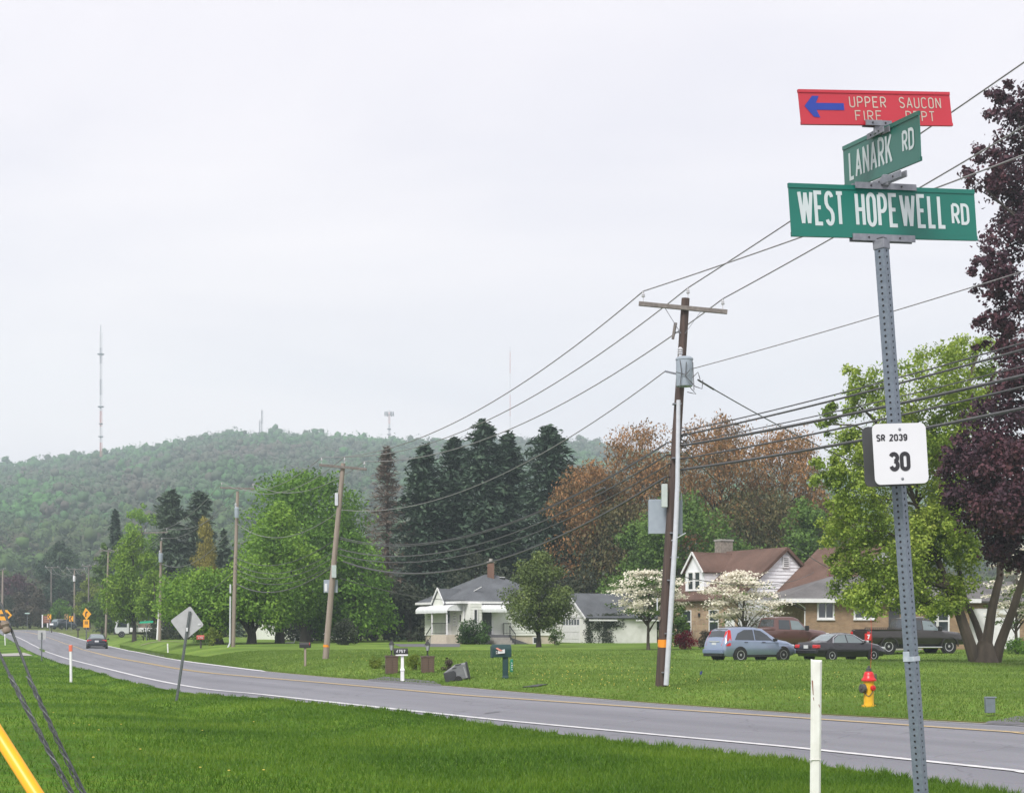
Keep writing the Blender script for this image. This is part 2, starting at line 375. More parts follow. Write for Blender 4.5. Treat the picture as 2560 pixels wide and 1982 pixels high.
def road_material():
    m = bpy.data.materials.new('asphalt'); m.use_nodes = True
    nt = m.node_tree; b = nt.nodes['Principled BSDF']; N = nt.nodes.new; Lk = nt.links.new
    b.inputs['Roughness'].default_value = .88; b.inputs['Specular IOR Level'].default_value = .3
    uv = N('ShaderNodeUVMap'); uv.uv_map = 'along'
    mp = N('ShaderNodeMapping'); mp.inputs['Scale'].default_value = (.06, 1.4, 1); Lk(uv.outputs[0], mp.inputs['Vector'])
    n1 = N('ShaderNodeTexNoise'); n1.inputs['Scale'].default_value = 1; n1.inputs['Detail'].default_value = 5; Lk(mp.outputs[0], n1.inputs['Vector'])
    tc = N('ShaderNodeTexCoord')
    n2 = N('ShaderNodeTexNoise'); n2.inputs['Scale'].default_value = 30; n2.inputs['Detail'].default_value = 4; Lk(tc.outputs['Object'], n2.inputs['Vector'])
    n3 = N('ShaderNodeTexNoise'); n3.inputs['Scale'].default_value = .35; n3.inputs['Detail'].default_value = 4; Lk(tc.outputs['Object'], n3.inputs['Vector'])
    r1 = N('ShaderNodeValToRGB'); r1.color_ramp.elements[0].position = .3; r1.color_ramp.elements[1].position = .7
    r1.color_ramp.elements[0].color = (.160, .162, .180, 1); r1.color_ramp.elements[1].color = (.205, .207, .228, 1); Lk(n1.outputs['Fac'], r1.inputs['Fac'])
    mx = N('ShaderNodeMix'); mx.data_type = 'RGBA'; mx.blend_type = 'OVERLAY'; mx.inputs[0].default_value = .35; Lk(r1.outputs[0], mx.inputs[6]); Lk(n2.outputs['Color'], mx.inputs[7])
    r3 = N('ShaderNodeValToRGB'); r3.color_ramp.elements[0].color = (.88, .88, .88, 1); r3.color_ramp.elements[1].color = (1.08, 1.08, 1.08, 1); Lk(n3.outputs['Fac'], r3.inputs['Fac'])
    my = N('ShaderNodeMix'); my.data_type = 'RGBA'; my.blend_type = 'MULTIPLY'; my.inputs[0].default_value = 1; Lk(mx.outputs[2], my.inputs[6]); Lk(r3.outputs[0], my.inputs[7])
    # hairline cracks
    v = N('ShaderNodeTexVoronoi'); v.feature = 'DISTANCE_TO_EDGE'; v.inputs['Scale'].default_value = .33
    nd = N('ShaderNodeTexNoise'); nd.inputs['Scale'].default_value = 1.3; Lk(tc.outputs['Object'], nd.inputs['Vector'])
    va = N('ShaderNodeVectorMath'); va.operation = 'ADD'; Lk(tc.outputs['Object'], va.inputs[0]); Lk(nd.outputs['Color'], va.inputs[1]); Lk(va.outputs[0], v.inputs['Vector'])
    rc = N('ShaderNodeValToRGB'); rc.color_ramp.elements[0].color = (.6, .6, .6, 1); rc.color_ramp.elements[1].color = (1, 1, 1, 1); rc.color_ramp.elements[1].position = .012
    Lk(v.outputs['Distance'], rc.inputs['Fac'])
    mz = N('ShaderNodeMix'); mz.data_type = 'RGBA'; mz.blend_type = 'MULTIPLY'; mz.inputs[0].default_value = .55; Lk(my.outputs[2], mz.inputs[6]); Lk(rc.outputs[0], mz.inputs[7])
    su = N('ShaderNodeSeparateXYZ'); Lk(uv.outputs[0], su.inputs[0])
    tk = N('ShaderNodeMath'); tk.operation = 'MULTIPLY'; tk.inputs[1].default_value = 3.7; Lk(su.outputs[1], tk.inputs[0])
    cs = N('ShaderNodeMath'); cs.operation = 'COSINE'; Lk(tk.outputs[0], cs.inputs[0])
    nm = N('ShaderNodeMath'); nm.operation = 'MULTIPLY'; Lk(cs.outputs[0], nm.inputs[0]); Lk(n1.outputs['Fac'], nm.inputs[1])
    tr_ = N('ShaderNodeValToRGB'); tr_.color_ramp.elements[0].color = (1, 1, 1, 1); tr_.color_ramp.elements[1].color = (.83, .83, .85, 1); Lk(nm.outputs[0], tr_.inputs['Fac'])
    mw = N('ShaderNodeMix'); mw.data_type = 'RGBA'; mw.blend_type = 'MULTIPLY'; mw.inputs[0].default_value = 1; Lk(mz.outputs[2], mw.inputs[6]); Lk(tr_.outputs[0], mw.inputs[7])
    Lk(mw.outputs[2], b.inputs['Base Color'])
    bp = N('ShaderNodeBump'); bp.inputs['Strength'].default_value = .3; bp.inputs['Distance'].default_value = .01; Lk(n2.outputs['Fac'], bp.inputs['Height']); Lk(bp.outputs[0], b.inputs['Normal'])
    return m
M['asphalt'] = road_material()
rc_ = np.concatenate([np.linspace(-1500, -20, 12), np.linspace(0, 2560, 241), np.linspace(2600, 4200, 26)])
cross = [(DN, DZ_N, -.06), (DN, DZ_N, .12), (DW, DZ_W, 0), (DY, DZ_Y, 0), (DF, DZ_F, 0)]
lines = []
for fn, dz, o in cross:
    d = fn(rc_) + o
    lines.append(np.stack([(rc_ - 1280) / FPX * d, d, gd(d) + dz - (.02 if o < 0 else 0)], -1))
Lr = np.array(lines); nl, nc = Lr.shape[:2]
ii = np.arange(nl * nc).reshape(nl, nc)
Fq = np.stack([ii[:-1, :-1], ii[:-1, 1:], ii[1:, 1:], ii[1:, :-1]], -1).reshape(-1, 4)
road = npmesh('road', Lr.reshape(-1, 3), Fq, M['asphalt'], smooth=True); tag(road, 'worn grey two-lane asphalt road curving away to the left', kind='structure')
uvl = road.data.uv_layers.new(name='along')
cl = np.concatenate([[0], np.cumsum(np.linalg.norm(np.diff(Lr[3], axis=0), axis=1))])
uvv = np.stack([np.broadcast_to(cl, (nl, nc)), np.broadcast_to(np.array([-4, -3.8, -3.4, 0, 3.4])[:, None], (nl, nc))], -1).reshape(-1, 2)
lv = np.zeros(len(road.data.loops), np.int32); road.data.loops.foreach_get('vertex_index', lv)
uvl.data.foreach_set('uv', uvv[lv].astype(np.float32).ravel())

M['white_line'] = mat('white_road_paint', (.62, .62, .62), .8, scale=7, col2=(.42, .42, .43), detail=8)
M['yellow_line'] = mat('yellow_road_paint', (.56, .40, .17), .8, scale=7, col2=(.40, .31, .17), detail=8)
def stripe(fn, dz, off, w, m, label):
    d = fn(rc_); d = 1 / smooth1(1 / d, 3)
    p = np.stack([(rc_ - 1280) / FPX * d, d], -1)
    t = np.gradient(p, axis=0); t /= np.linalg.norm(t, axis=1)[:, None]
    n = np.stack([-t[:, 1], t[:, 0]], -1)
    vs = []
    for s in (off - w / 2, off + w / 2):
        q = p + n * s; vs.append(np.stack([q[:, 0], q[:, 1], G(q[:, 0], q[:, 1]) + .012], -1))
    vs = np.array(vs); k = len(rc_); ii = np.arange(2 * k).reshape(2, k)
    F = np.stack([ii[0, :-1], ii[0, 1:], ii[1, 1:], ii[1, :-1]], -1)
    o = npmesh('road_marking', vs.reshape(-1, 3), F, m, road); o['label'] = label
stripe(DW, DZ_W, 0, .16, M['white_line'], 'solid white edge line beside the near verge')
stripe(DY, DZ_Y, -.09, .1, M['yellow_line'], 'faded yellow centre line, nearer of the pair')
stripe(DY, DZ_Y, .09, .1, M['yellow_line'], 'faded yellow centre line, farther of the pair')
def far_white(): return None
d_ = lambda x: DF(x) - .38
stripe(d_, DZ_F, 0, .16, M['white_line'], 'thin worn white edge line beside the far lawn')

def ground_patch(name, label, pts, m, lift=.02, n=12):
    """paved sheet draped on the ground; pts: photo pixel corners a,b,c,d with depths"""
    a, b, c, d = [np.array(((x - 1280) / FPX * dd, dd)) for x, dd in pts]
    vs = []
    for i in range(n + 1):
        for j in range(n + 1):
            u, v = i / n, j / n
            q = (a * (1 - u) + b * u) * (1 - v) + (d * (1 - u) + c * u) * v
            vs.append((q[0], q[1], Gz(q[0], q[1]) + lift))
    mb = MB(); mb.v = vs
    for i in range(n):
        for j in range(n):
            k = i * (n + 1) + j; mb.f.append((k, k + n + 1, k + n + 2, k + 1))
    o = mb.build(name, m, smooth=True); tag(o, label, kind='structure'); return o
def dF(x, o=0): return float(DF(x)) + o
M['foundation0'] = mat('beige_kerb', (.30, .26, .18), .9, var=.1)
ground_patch('driveway', 'short asphalt driveway apron by the brick pillars', [(915, dF(915, -.25)), (1105, dF(1105, -.25)), (1085, dF(1085, 1.6)), (960, dF(960, 2.2))], M['asphalt_dark'])
ground_patch('driveway', 'asphalt parking strip in front of the white bungalow', [(1000, 103), (1150, 103), (1150, 117), (985, 117)], M['asphalt_dark'])
ground_patch('driveway', 'asphalt driveway mouth beyond the grey utility box', [(2455, dF(2455, -.3)), (2900, dF(2900, -.3)), (2900, dF(2900, 3)), (2540, dF(2540, 1.6))], M['asphalt_dark'])
ground_patch('driveway', 'asphalt side entrance beside the red mailbox', [(345, dF(345, -.3)), (425, dF(425, -.3)), (408, dF(408, 3.0)), (358, dF(358, 3.5))], M['asphalt_dark'])
ground_patch('driveway', 'pale concrete driveway crossing the near verge', [(-200, 112), (82, 116), (60, 130), (-200, 122)], M['concrete'], lift=.05)
ground_patch('path', 'pale kerb strip at the back of the side entrance', [(352, dF(352, 15)), (485, 125), (485, 126.5), (352, dF(352, 15.8))], M['foundation0'], lift=.05)

# grass blades on the near verge and the far lawn
def blades(name, label, n, xr, dfun, hfun, wfun, m, seed, parent=None):
    r = np.random.default_rng(seed)
    x = r.uniform(xr[0], xr[1], n); d = dfun(x, r.uniform(0, 1, n), r)
    X = (x - 1280) / FPX * d
    z = G(X, d)
    h = hfun(x, d, r); w = wfun(d)
    a = r.uniform(0, 2 * np.pi, n); lx, ly = r.normal(0, .45, n) * h, r.normal(0, .45, n) * h
    ca, sa = np.cos(a) * w / 2, np.sin(a) * w / 2
    v = np.stack([np.stack([X - ca, d - sa, z - .01], -1), np.stack([X + ca, d + sa, z - .01], -1), np.stack([X + lx, d + ly, z + h], -1)], 1).reshape(-1, 3)
    F = np.arange(3 * n).reshape(n, 3)
    o = npmesh(name, v, F, m, k=3); tag(o, label, kind='stuff'); return o
M['blade'] = leafmat('grass_blades', [(.038, .096, .010), (.076, .165, .015), (.138, .236, .023), (.21, .30, .042)], trans=.4, big=.26, rough=.5, iw=.45, det=5)
M['blade_far'] = leafmat('lawn_blades', [(.085, .150, .022), (.132, .215, .034), (.185, .27, .052)], trans=.4, big=.15, rough=.5)
def d_near(x, u, r):
    dn = DN(x); lo = 12.5
    edge = r.uniform(0, 1, len(x)) < .09
    d = lo + (np.minimum(dn, 110) - lo) * u
    wob = .07 * np.interp(x, np.linspace(-200, 2800, 190), np.random.default_rng(8).normal(0, 1, 190))
    return np.where(edge, dn - np.abs(r.normal(0, .35, len(x))) + .08 + wob, d)
def h_near(x, d, r):
    dn = DN(x); fr = np.exp(-((dn - d) / .7) ** 2) * np.interp(x, np.linspace(-200, 2800, 260), np.random.default_rng(9).uniform(0.1, 1, 260))
    return r.uniform(.035, .075, len(x)) + fr * r.uniform(.0, .11, len(x)) ** 1.5 * 2.2 * sst(600, 1300, x)
blades('grass', 'dense green grass of the near verge with a taller fringe at the road', 230000, (-120, 2720), d_near, h_near, lambda d: .007 + .00042 * d, M['blade'], 1)
def d_far(x, u, r): return DF(x) + .15 + u ** 1.3 * (92 - np.minimum(DF(x), 85))
blades('grass', 'short yellowish green grass of the lawns across the road', 120000, (300, 2720), lambda x, u, r: np.maximum(d_far(x, u, r), DF(x) + .1), lambda x, d, r: r.uniform(.03, .08, len(x)), lambda d: .012 + .0004 * d, M['blade_far'], 2)
# dandelions
r = np.random.default_rng(5); n = 260
x = np.concatenate([r.normal(1500, 130, n // 2), r.uniform(820, 2250, n - n // 2)]); d = DF(x) + 3 + r.uniform(0, 1, n) ** 1.2 * 32
X = (x - 1280) / FPX * d; z = G(X, d) + .07 + r.uniform(0, .04, n)
s = r.uniform(.011, .022, n)
vv = np.stack([np.stack([X + s * math.cos(k * math.pi / 3), d + s * math.sin(k * math.pi / 3), z + s * .6 * math.cos(k * math.pi / 3 + 4.71) * 0], -1) for k in range(6)], 1)
vv[:, :, 2] += (np.array([0, .02, 0, .02, 0, .02]))[None]
top = np.stack([X, d, z + .03], -1)
V = np.concatenate([vv.reshape(-1, 3), top]); base = np.arange(n) * 6
F = np.concatenate([np.stack([base + k, base + (k + 1) % 6, 6 * n + np.arange(n)], -1) for k in range(6)])
M['dandelion'] = mat('dandelion_yellow', (.55, .46, .08), .7, var=.1)
o = npmesh('dandelion_flowers', V, F, M['dandelion'], k=3); tag(o, 'small yellow dandelions scattered over the far lawn', kind='stuff')
n = 12; x = r.uniform(60, 700, n); d = r.uniform(16, 34, n); X = (x - 1280) / FPX * d; z = G(X, d) + .085
mb = MB()
for i in range(n):
    mb.lathe([(.006, 0), (.018, .008), (.012, .014)], (X[i], d[i], z[i]), 7)
o = mb.build('dandelion_flowers', M['dandelion']); tag(o, 'few yellow dandelions on the near verge', kind='stuff')

# wooded hill: thousands of crowns seen as one mass
def ico():
    t = (1 + 5 ** .5) / 2
    v = np.array([(-1,t,0),(1,t,0),(-1,-t,0),(1,-t,0),(0,-1,t),(0,1,t),(0,-1,-t),(0,1,-t),(t,0,-1),(t,0,1),(-t,0,-1),(-t,0,1)], float)
    f = np.array([(0,11,5),(0,5,1),(0,1,7),(0,7,10),(0,10,11),(1,5,9),(5,11,4),(11,10,2),(10,7,6),(7,1,8),(3,9,4),(3,4,2),(3,2,6),(3,6,8),(3,8,9),(4,9,5),(2,4,11),(6,2,10),(8,6,7),(9,8,1)])
    return v / np.linalg.norm(v[0]), f
IV, IF = ico()
def ico2():
    v = [tuple(q) for q in IV]; f = []; cache = {}
    def mid(a, b):
        k = (min(a, b), max(a, b))
        if k not in cache:
            q = (np.array(v[a]) + np.array(v[b])); q /= np.linalg.norm(q); v.append(tuple(q)); cache[k] = len(v) - 1
        return cache[k]
    for a, b, c in IF:
        x, y, z = mid(a, b), mid(b, c), mid(c, a); f += [(a, x, z), (b, y, x), (c, z, y), (x, y, z)]
    return np.array(v), np.array(f)
def forest(name, label, n, xr, dr, size, m, seed, pw=1.0, nleaf=62, lsize=1.9):
    r = np.random.default_rng(seed)
    x = r.uniform(xr[0], xr[1], n); d = dr[0] + (dr[1] - dr[0]) * r.uniform(0, 1, n) ** pw
    X = (x - 1280) / FPX * d; z = G(X, d)
    sz = size * r.uniform(.7, 1.35, n)
    k = 4
    c0 = np.stack([X, d, z + sz * 1.05], -1)
    c = c0[:, None, :] + r.normal(0, 1, (n, k, 3)) * (sz * .30)[:, None, None]
    rad = (sz[:, None] * r.uniform(.28, .46, (n, k)))
    R = c.reshape(-1, 1, 3) + IV[None] * rad.reshape(-1, 1, 1) * r.uniform(.6, 1.2, (n * k, 12, 1))
    V1 = R.reshape(-1, 3); F1 = (IF[None] + (np.arange(n * k) * 12)[:, None, None]).reshape(-1, 3)
    # leaf sprays over the lumps of every crown
    q = 5; lc = c0[:, None, :] + r.normal(0, 1, (n, q, 3)) * (sz * .33)[:, None, None] * np.array([1, 1, .8])
    li = r.integers(0, q, (n, nleaf)); u = r.normal(0, 1, (n, nleaf, 3)); u /= np.linalg.norm(u, axis=-1)[..., None]
    pos = np.take_along_axis(lc, li[..., None], 1) + u * (sz[:, None] * r.uniform(.3, .58, (n, nleaf)))[..., None]
    pos = pos.reshape(-1, 3); u = u.reshape(-1, 3); mq = len(pos)
    nr = u + r.normal(0, .5, (mq, 3)) + np.array([0, -.1, .4]); nr /= np.linalg.norm(nr, axis=1)[:, None]
    t = np.cross(nr, r.normal(0, 1, (mq, 3))); t /= np.linalg.norm(t, axis=1)[:, None]; b = np.cross(nr, t)
    s_ = (lsize * r.uniform(.6, 1.5, mq))[:, None]
    V2 = np.stack([pos - t * s_ * .5, pos + b * s_ * .45, pos + t * s_ * .6], 1).reshape(-1, 3)
    F2 = np.arange(3 * mq).reshape(mq, 3) + len(V1)
    V = np.concatenate([V1, V2]); F = np.concatenate([F1, F2])
    o = npmesh(name, V, F, m, k=3); tag(o, label, kind='stuff'); return o
M['hill_trees'] = leafmat('hill_tree_crowns', [(.115, .098, .082), (.082, .112, .068), (.062, .160, .048), (.095, .235, .058), (.19, .28, .095)], trans=.25, big=.013, rough=.8, iw=.18, det=7)
forest('forest', 'wooded ridge of spring trees beyond the houses', 4900, (-350, 2750), (620, 1330), 6.0, M['hill_trees'], 11, pw=.8)
M['valley_trees'] = leafmat('valley_tree_crowns', [(.075, .062, .045), (.06, .085, .035), (.08, .145, .04), (.13, .19, .065)], trans=.15, big=.025, rough=.8, iw=.25, det=6)
forest('forest', 'lower woods at the foot of the ridge', 900, (-350, 2750), (335, 640), 5.6, M['valley_trees'], 12, nleaf=190, lsize=1.45)

# haze: even pale air round the whole scene
hz = MB().box((0, 700, 136.75), (2600, 1900, 276.5)).build('haze', mat('haze_air', (1, 1, 1), var=0))
hz.data.materials.clear()
hm = bpy.data.materials.new('haze_air'); hm.use_nodes = True; hm.node_tree.nodes.clear()
ho = hm.node_tree.nodes.new('ShaderNodeOutputMaterial'); hv = hm.node_tree.nodes.new('ShaderNodeVolumePrincipled')
hv.inputs['Color'].default_value = (.78, .95, 1.0, 1); hv.inputs['Density'].default_value = .00046; hv.inputs['Anisotropy'].default_value = 0.0
hm.node_tree.links.new(hv.outputs[0], ho.inputs['Volume']); hz.data.materials.append(hm)
tag(hz, 'thin pale haze over the valley', kind='stuff')
# ------------------------------------------------------------------ trees and shrubs
def leaves(pos, nrm, size, asp, r, up=None, kind='quad'):
    """rhombic leaves at pos facing nrm; size (n,), asp = width/length; up: preferred long direction"""
    n = len(pos)
    nrm = nrm / np.maximum(np.linalg.norm(nrm, axis=1)[:, None], 1e-6)
    t = r.normal(0, 1, (n, 3)) if up is None else up + r.normal(0, .35, (n, 3))
    t = t - nrm * np.sum(t * nrm, 1)[:, None]; t /= np.maximum(np.linalg.norm(t, axis=1)[:, None], 1e-6)
    b = np.cross(nrm, t)
    s = size[:, None]
    fold = nrm * s * .12
    v = np.stack([pos - t * s * .5, pos + b * s * asp * .5 + fold, pos + t * s * .5, pos - b * s * asp * .5 + fold], 1).reshape(-1, 3)
    return v, np.arange(4 * n).reshape(n, 4)
def env(shape, t):
    t = np.asarray(t, float)
    if shape == 'round': return np.sqrt(np.clip(1 - (2 * t - 1) ** 2, 0, 1)) ** .8
    if shape == 'egg': return np.clip(np.sin(np.pi * np.clip(t, 0, 1) ** .62), 0, 1) ** .75
    if shape == 'broad': return np.clip(1 - np.abs(2 * t - .75) ** 2.6 / 1.75, 0.05, 1)
    if shape == 'column': return np.clip(np.sin(np.pi * np.clip(t * .93 + .05, 0, 1)), 0, 1) ** .5
    if shape == 'vase': return .35 + .65 * np.sin(np.pi * np.clip(t * .78 + .05, 0, 1))
    if shape == 'cone': return (1 - t) ** .85 + .03
    return np.ones_like(t)
def crown_mesh(r, shape, rx, ry, z0, z1, nl, n, leaf, asp=.6, lobe=(.22, .4), flat=.75, upb=.3, shell=.55, updir=None, cx=0, cy=0, fuzz=.16):
    t = r.uniform(0.02, 1, nl); R = env(shape, t); a = r.uniform(0, 2 * np.pi, nl); q = np.sqrt(r.uniform(.12, 1, nl)) * .82
    lz = z0 + (z1 - z0) * (.06 + .88 * t)
    lc = np.stack([cx + rx * R * q * np.cos(a), cy + ry * R * q * np.sin(a), lz], -1)
    lr = r.uniform(lobe[0], lobe[1], nl) * rx * (.45 + .55 * R)
    w = lr ** 2; idx = r.choice(nl, n, p=w / w.sum())
    u = r.normal(0, 1, (n, 3)); u /= np.linalg.norm(u, axis=1)[:, None]
    rr = (shell + (1.05 - shell) * r.uniform(0, 1, n) ** .6) * lr[idx] * r.uniform(.85, 1.15, n)
    pos = lc[idx] + u * rr[:, None] * np.array([1, 1, flat])
    pos = pos + r.normal(0, 1, (n, 3)) * (lr[idx] * fuzz)[:, None]
    nrm = u * .6 + r.normal(0, .6, (n, 3)) + np.array([0, 0, upb])
    s = leaf * r.uniform(.6, 1.4, n)
    up = None if updir is None else np.broadcast_to(np.array(updir, float), (n, 3))
    if updir is not None and updir == 'out':
        pass
    v, f = leaves(pos, nrm, s, asp, r, up)
    return v, f, lc, lr
def trunk_mesh(r, h, rad, lean, lc, nlimb, z_split, mb=None, sides=7, base=(0, 0)):
    mb = mb or MB()
    k = 6; pts = []; rads = []
    for i in range(k + 1):
        t = i / k
        pts.append((base[0] + lean[0] * t * h + r.normal(0, .03) * h * .2 * (t > 0), base[1] + lean[1] * t * h, -.15 + h * t))
        rads.append(rad * (1.25 if i == 0 else 1) * (1 - .72 * t))
    mb.tube(pts, rads, sides)
    if nlimb and len(lc):
        sel = r.choice(len(lc), min(nlimb, len(lc)), replace=False)
        for j in sel:
            e = Vector(lc[j]); t0 = min(.95, max(z_split / h, (e.z - (Vector((e.x, e.y, 0)) - Vector(pts[3]).xy.to_3d()).length * .9) / h))
            i0 = min(k - 1, int(t0 * k)); fr = t0 * k - i0
            a = Vector(pts[i0]).lerp(Vector(pts[i0 + 1]), fr)
            m = a.lerp(e, .5) + Vector((r.normal(0, .1), r.normal(0, .1), .12)) * (e - a).length * .5
            r0 = rad * (1 - .72 * t0) * .55
            mb.tube([a, a.lerp(m, .5) + Vector((0, 0, .03 * (e - a).length)), m, e], [r0, r0 * .75, r0 * .5, r0 * .15], 5)
    return mb
TN = [0]
def tree(label, x, d, h, shape, rx, z0, leafm, n=9000, leaf=.22, nl=40, ry=None, trunk=.2, bark='bark', group=None, name='tree', asp=.6, lobe=(.22, .4), flat=.75, upb=.3,
         shell=.55, nlimb=10, lean=(0, 0), updir=None, off=(0, 0), cat='tree', seed=None, trunk_h=None):
    TN[0] += 1
    r = np.random.default_rng(seed or (100 + TN[0]))
    b = at(x, d)
    root = thing(name, label, cat, b, 0, group)
    v, f, lc, lr = crown_mesh(r, shape, rx, ry or rx, z0, h, nl, n, leaf, asp, lobe, flat, upb, shell, updir, off[0], off[1])
    npmesh('crown', v, f, leafm, root)
    if trunk:
        mb = trunk_mesh(r, trunk_h or (z0 + (h - z0) * .7), trunk, (lean[0] + off[0] / h * .8, lean[1] + off[1] / h * .8), lc, nlimb, max(z0 * .8, .2))
        mb.build('trunk', M[bark], root, smooth=True)
    return root
def shrub(label, x, d, w, h, leafm, n=1500, leaf=.12, name='shrub', group=None, nl=14, shape='round', flat=.8):
    TN[0] += 1; r = np.random.default_rng(300 + TN[0])
    b = at(x, d); root = thing(name, label, 'shrub', b, 0, group)
    v, f, lc, lr = crown_mesh(r, shape, w / 2, w / 2, -.05, h, nl, n, leaf, .6, (.3, .5), flat, .4, .6)
    npmesh('foliage', v, f, leafm, root)
    mb = MB()
    for j in range(5):
        e = lc[j % len(lc)]; mb.tube([(r.normal(0, .05), r.normal(0, .05), -.1), (e[0] * .5, e[1] * .5, e[2] * .5), tuple(e)], [.025, .02, .008], 5)
    mb.build('stem', M['bark_dark'], root)
    return root
def conifer(label, x, d, h, R, leafm, n_br=420, seg=11, z0=.6, droop=.25, trunk=.28, sparse=0, nsize=.5, name='conifer_tree', group=None, pw=.85, topw=.03, bark='bark_dark', asp=.34):
    TN[0] += 1; r = np.random.default_rng(500 + TN[0])
    b = at(x, d); root = thing(name, label, 'tree', b, 0, group)
    t = np.sort(r.uniform(0, 1, n_br) ** 1.15); z = z0 + (h - z0) * t
    a = r.uniform(0, 2 * np.pi, n_br); ph = r.uniform(0, 6, 3)
    L = R * ((1 - t) ** pw + topw) * r.uniform(.6, 1.12, n_br) * (.86 + .2 * np.sin(2 * a + ph[0] + z * .55) + .12 * np.sin(3 * a + ph[1] - z * 1.1))
    q = (np.arange(seg) + .6) / seg
    q = q[None, :] + r.uniform(-.04, .04, (n_br, seg))
    keep = r.uniform(0, 1, (n_br, seg)) > sparse
    rad = L[:, None] * q
    rise = .22 * (t[:, None] - .35) * rad - droop * rad ** 2 / np.maximum(L[:, None], .4) * .8
    px = np.cos(a)[:, None] * rad; py = np.sin(a)[:, None] * rad; pz = z[:, None] + rise
    lat = r.normal(0, .16, (n_br, seg)) * rad
    px = px - np.sin(a)[:, None] * lat; py = py + np.cos(a)[:, None] * lat; pz = pz + r.normal(0, .12, (n_br, seg))
    pos = np.stack([px, py, pz], -1)[keep]
    out = np.stack([np.broadcast_to(np.cos(a)[:, None], (n_br, seg)), np.broadcast_to(np.sin(a)[:, None], (n_br, seg)), np.full((n_br, seg), -.35) + .7 * t[:, None]], -1)[keep]
    m = len(pos); nrm = r.normal(0, .55, (m, 3)) + np.array([0, 0, .8])
    s = nsize * r.uniform(.6, 1.4, m)
    v, f = leaves(pos, nrm, s, asp, r, out * 1.5)
    npmesh('crown', v, f, leafm, root)
    mb = MB().tube([(0, 0, -.2), (0, 0, h * .5), (0, 0, h * .99)], [trunk, trunk * .6, .03], 7)
    for i in range(0, n_br, 7):
        e = Vector((math.cos(a[i]) * L[i] * .85, math.sin(a[i]) * L[i] * .85, z[i] - droop * L[i] * .5))
        mb.tube([(0, 0, z[i]), e], [.045, .012], 4)
    mb.build('trunk', M[bark], root, smooth=True)
    return root
LM = {}
LM['maple'] = leafmat('maple_leaves', [(0.0426, 0.104, 0.0183), (0.0869, 0.1856, 0.0243), (0.1449, 0.2822, 0.0326), (0.2221, 0.3861, 0.0529)], big=.35)
LM['maple_lt'] = leafmat('light_maple_leaves', [(0.0638, 0.1428, 0.0235), (0.1278, 0.2498, 0.0312), (0.2099, 0.3568, 0.043), (0.2918, 0.4426, 0.0684)], big=.35)
LM['limey'] = leafmat('young_leaves', [(0.0662, 0.1324, 0.0181), (0.1323, 0.2393, 0.0272), (0.225, 0.3528, 0.0423), (0.3307, 0.4536, 0.0756)], big=.4)
LM['lime_big'] = leafmat('lime_tree_leaves', [(0.1024, 0.1635, 0.0275), (0.2047, 0.2998, 0.0431), (0.3273, 0.4267, 0.0686), (0.4911, 0.5631, 0.1174)], big=.5)
LM['maroon'] = leafmat('maroon_leaves', [(0.035, 0.0198, 0.0309), (0.0636, 0.0311, 0.0462), (0.0983, 0.0425, 0.0556), (0.1588, 0.0679, 0.0771)], big=.5, trans=.25)
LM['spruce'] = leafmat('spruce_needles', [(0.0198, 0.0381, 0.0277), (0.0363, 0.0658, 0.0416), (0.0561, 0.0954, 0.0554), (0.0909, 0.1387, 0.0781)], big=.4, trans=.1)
LM['spruce_hazy'] = leafmat('haze_tinted_needles', [(0.0421, 0.0655, 0.0468), (0.0749, 0.1123, 0.0702), (0.117, 0.1638, 0.0983)], big=.4, trans=.1)  # needle colours painted paler to carry the distance haze
LM['dead'] = leafmat('brown_twigs', [(0.072, 0.054, 0.0441), (0.12, 0.09, 0.0693), (0.168, 0.12, 0.0882)], big=.4, trans=.1)
LM['bud'] = leafmat('red_bud_leaves', [(0.108, 0.0907, 0.0411), (0.1969, 0.127, 0.0508), (0.3429, 0.1754, 0.0702), (0.4191, 0.2419, 0.0968)], big=.3, trans=.3)
LM['bud_dark'] = leafmat('olive_brown_leaves', [(.045, .055, .022), (.085, .092, .034), (.14, .11, .045), (.16, .15, .055)], big=.3, trans=.25)
LM['mid'] = leafmat('mid_green_leaves', [(0.0462, 0.088, 0.0224), (0.0833, 0.1521, 0.032), (0.1295, 0.2242, 0.0417), (0.185, 0.2883, 0.0577)], big=.35)
LM['holly'] = leafmat('dense_olive_leaves', [(0.0436, 0.0672, 0.0237), (0.0889, 0.1285, 0.0355), (0.1483, 0.1976, 0.0554), (0.2175, 0.2669, 0.0829)], big=.6, trans=.2)
LM['gold'] = leafmat('golden_catkins', [(0.1683, 0.153, 0.0341), (0.2884, 0.2525, 0.0513), (0.3966, 0.3519, 0.0798)], big=.4, trans=.3)
LM['white_bl'] = leafmat('white_bracts', [(0.6186, 0.5843, 0.458), (0.7872, 0.7497, 0.6297), (0.8772, 0.8379, 0.7557)], big=.8, trans=.35)
LM['dog_green'] = leafmat('dogwood_leaves', [(.05, .09, .02), (.09, .15, .03), (.13, .20, .05)], big=.6)
LM['rhodo'] = leafmat('glossy_shrub_leaves', [(0.0225, 0.05, 0.015), (0.0438, 0.0938, 0.0225), (0.075, 0.15, 0.0325)], big=.8, trans=.15, rough=.4)
LM['azalea'] = leafmat('crimson_azalea_bloom', [(.16, .006, .02), (.28, .012, .035), (.38, .03, .06)], big=.8)
LM['yellowy'] = leafmat('yellow_green_leaves', [(0.084, 0.119, 0.021), (0.168, 0.224, 0.028), (0.252, 0.308, 0.042)], big=.8)
LM['thicket'] = leafmat('thicket_leaves', [(0.0239, 0.0329, 0.0209), (0.0419, 0.0538, 0.0299), (0.0673, 0.0747, 0.0419)], big=.4, trans=.15)
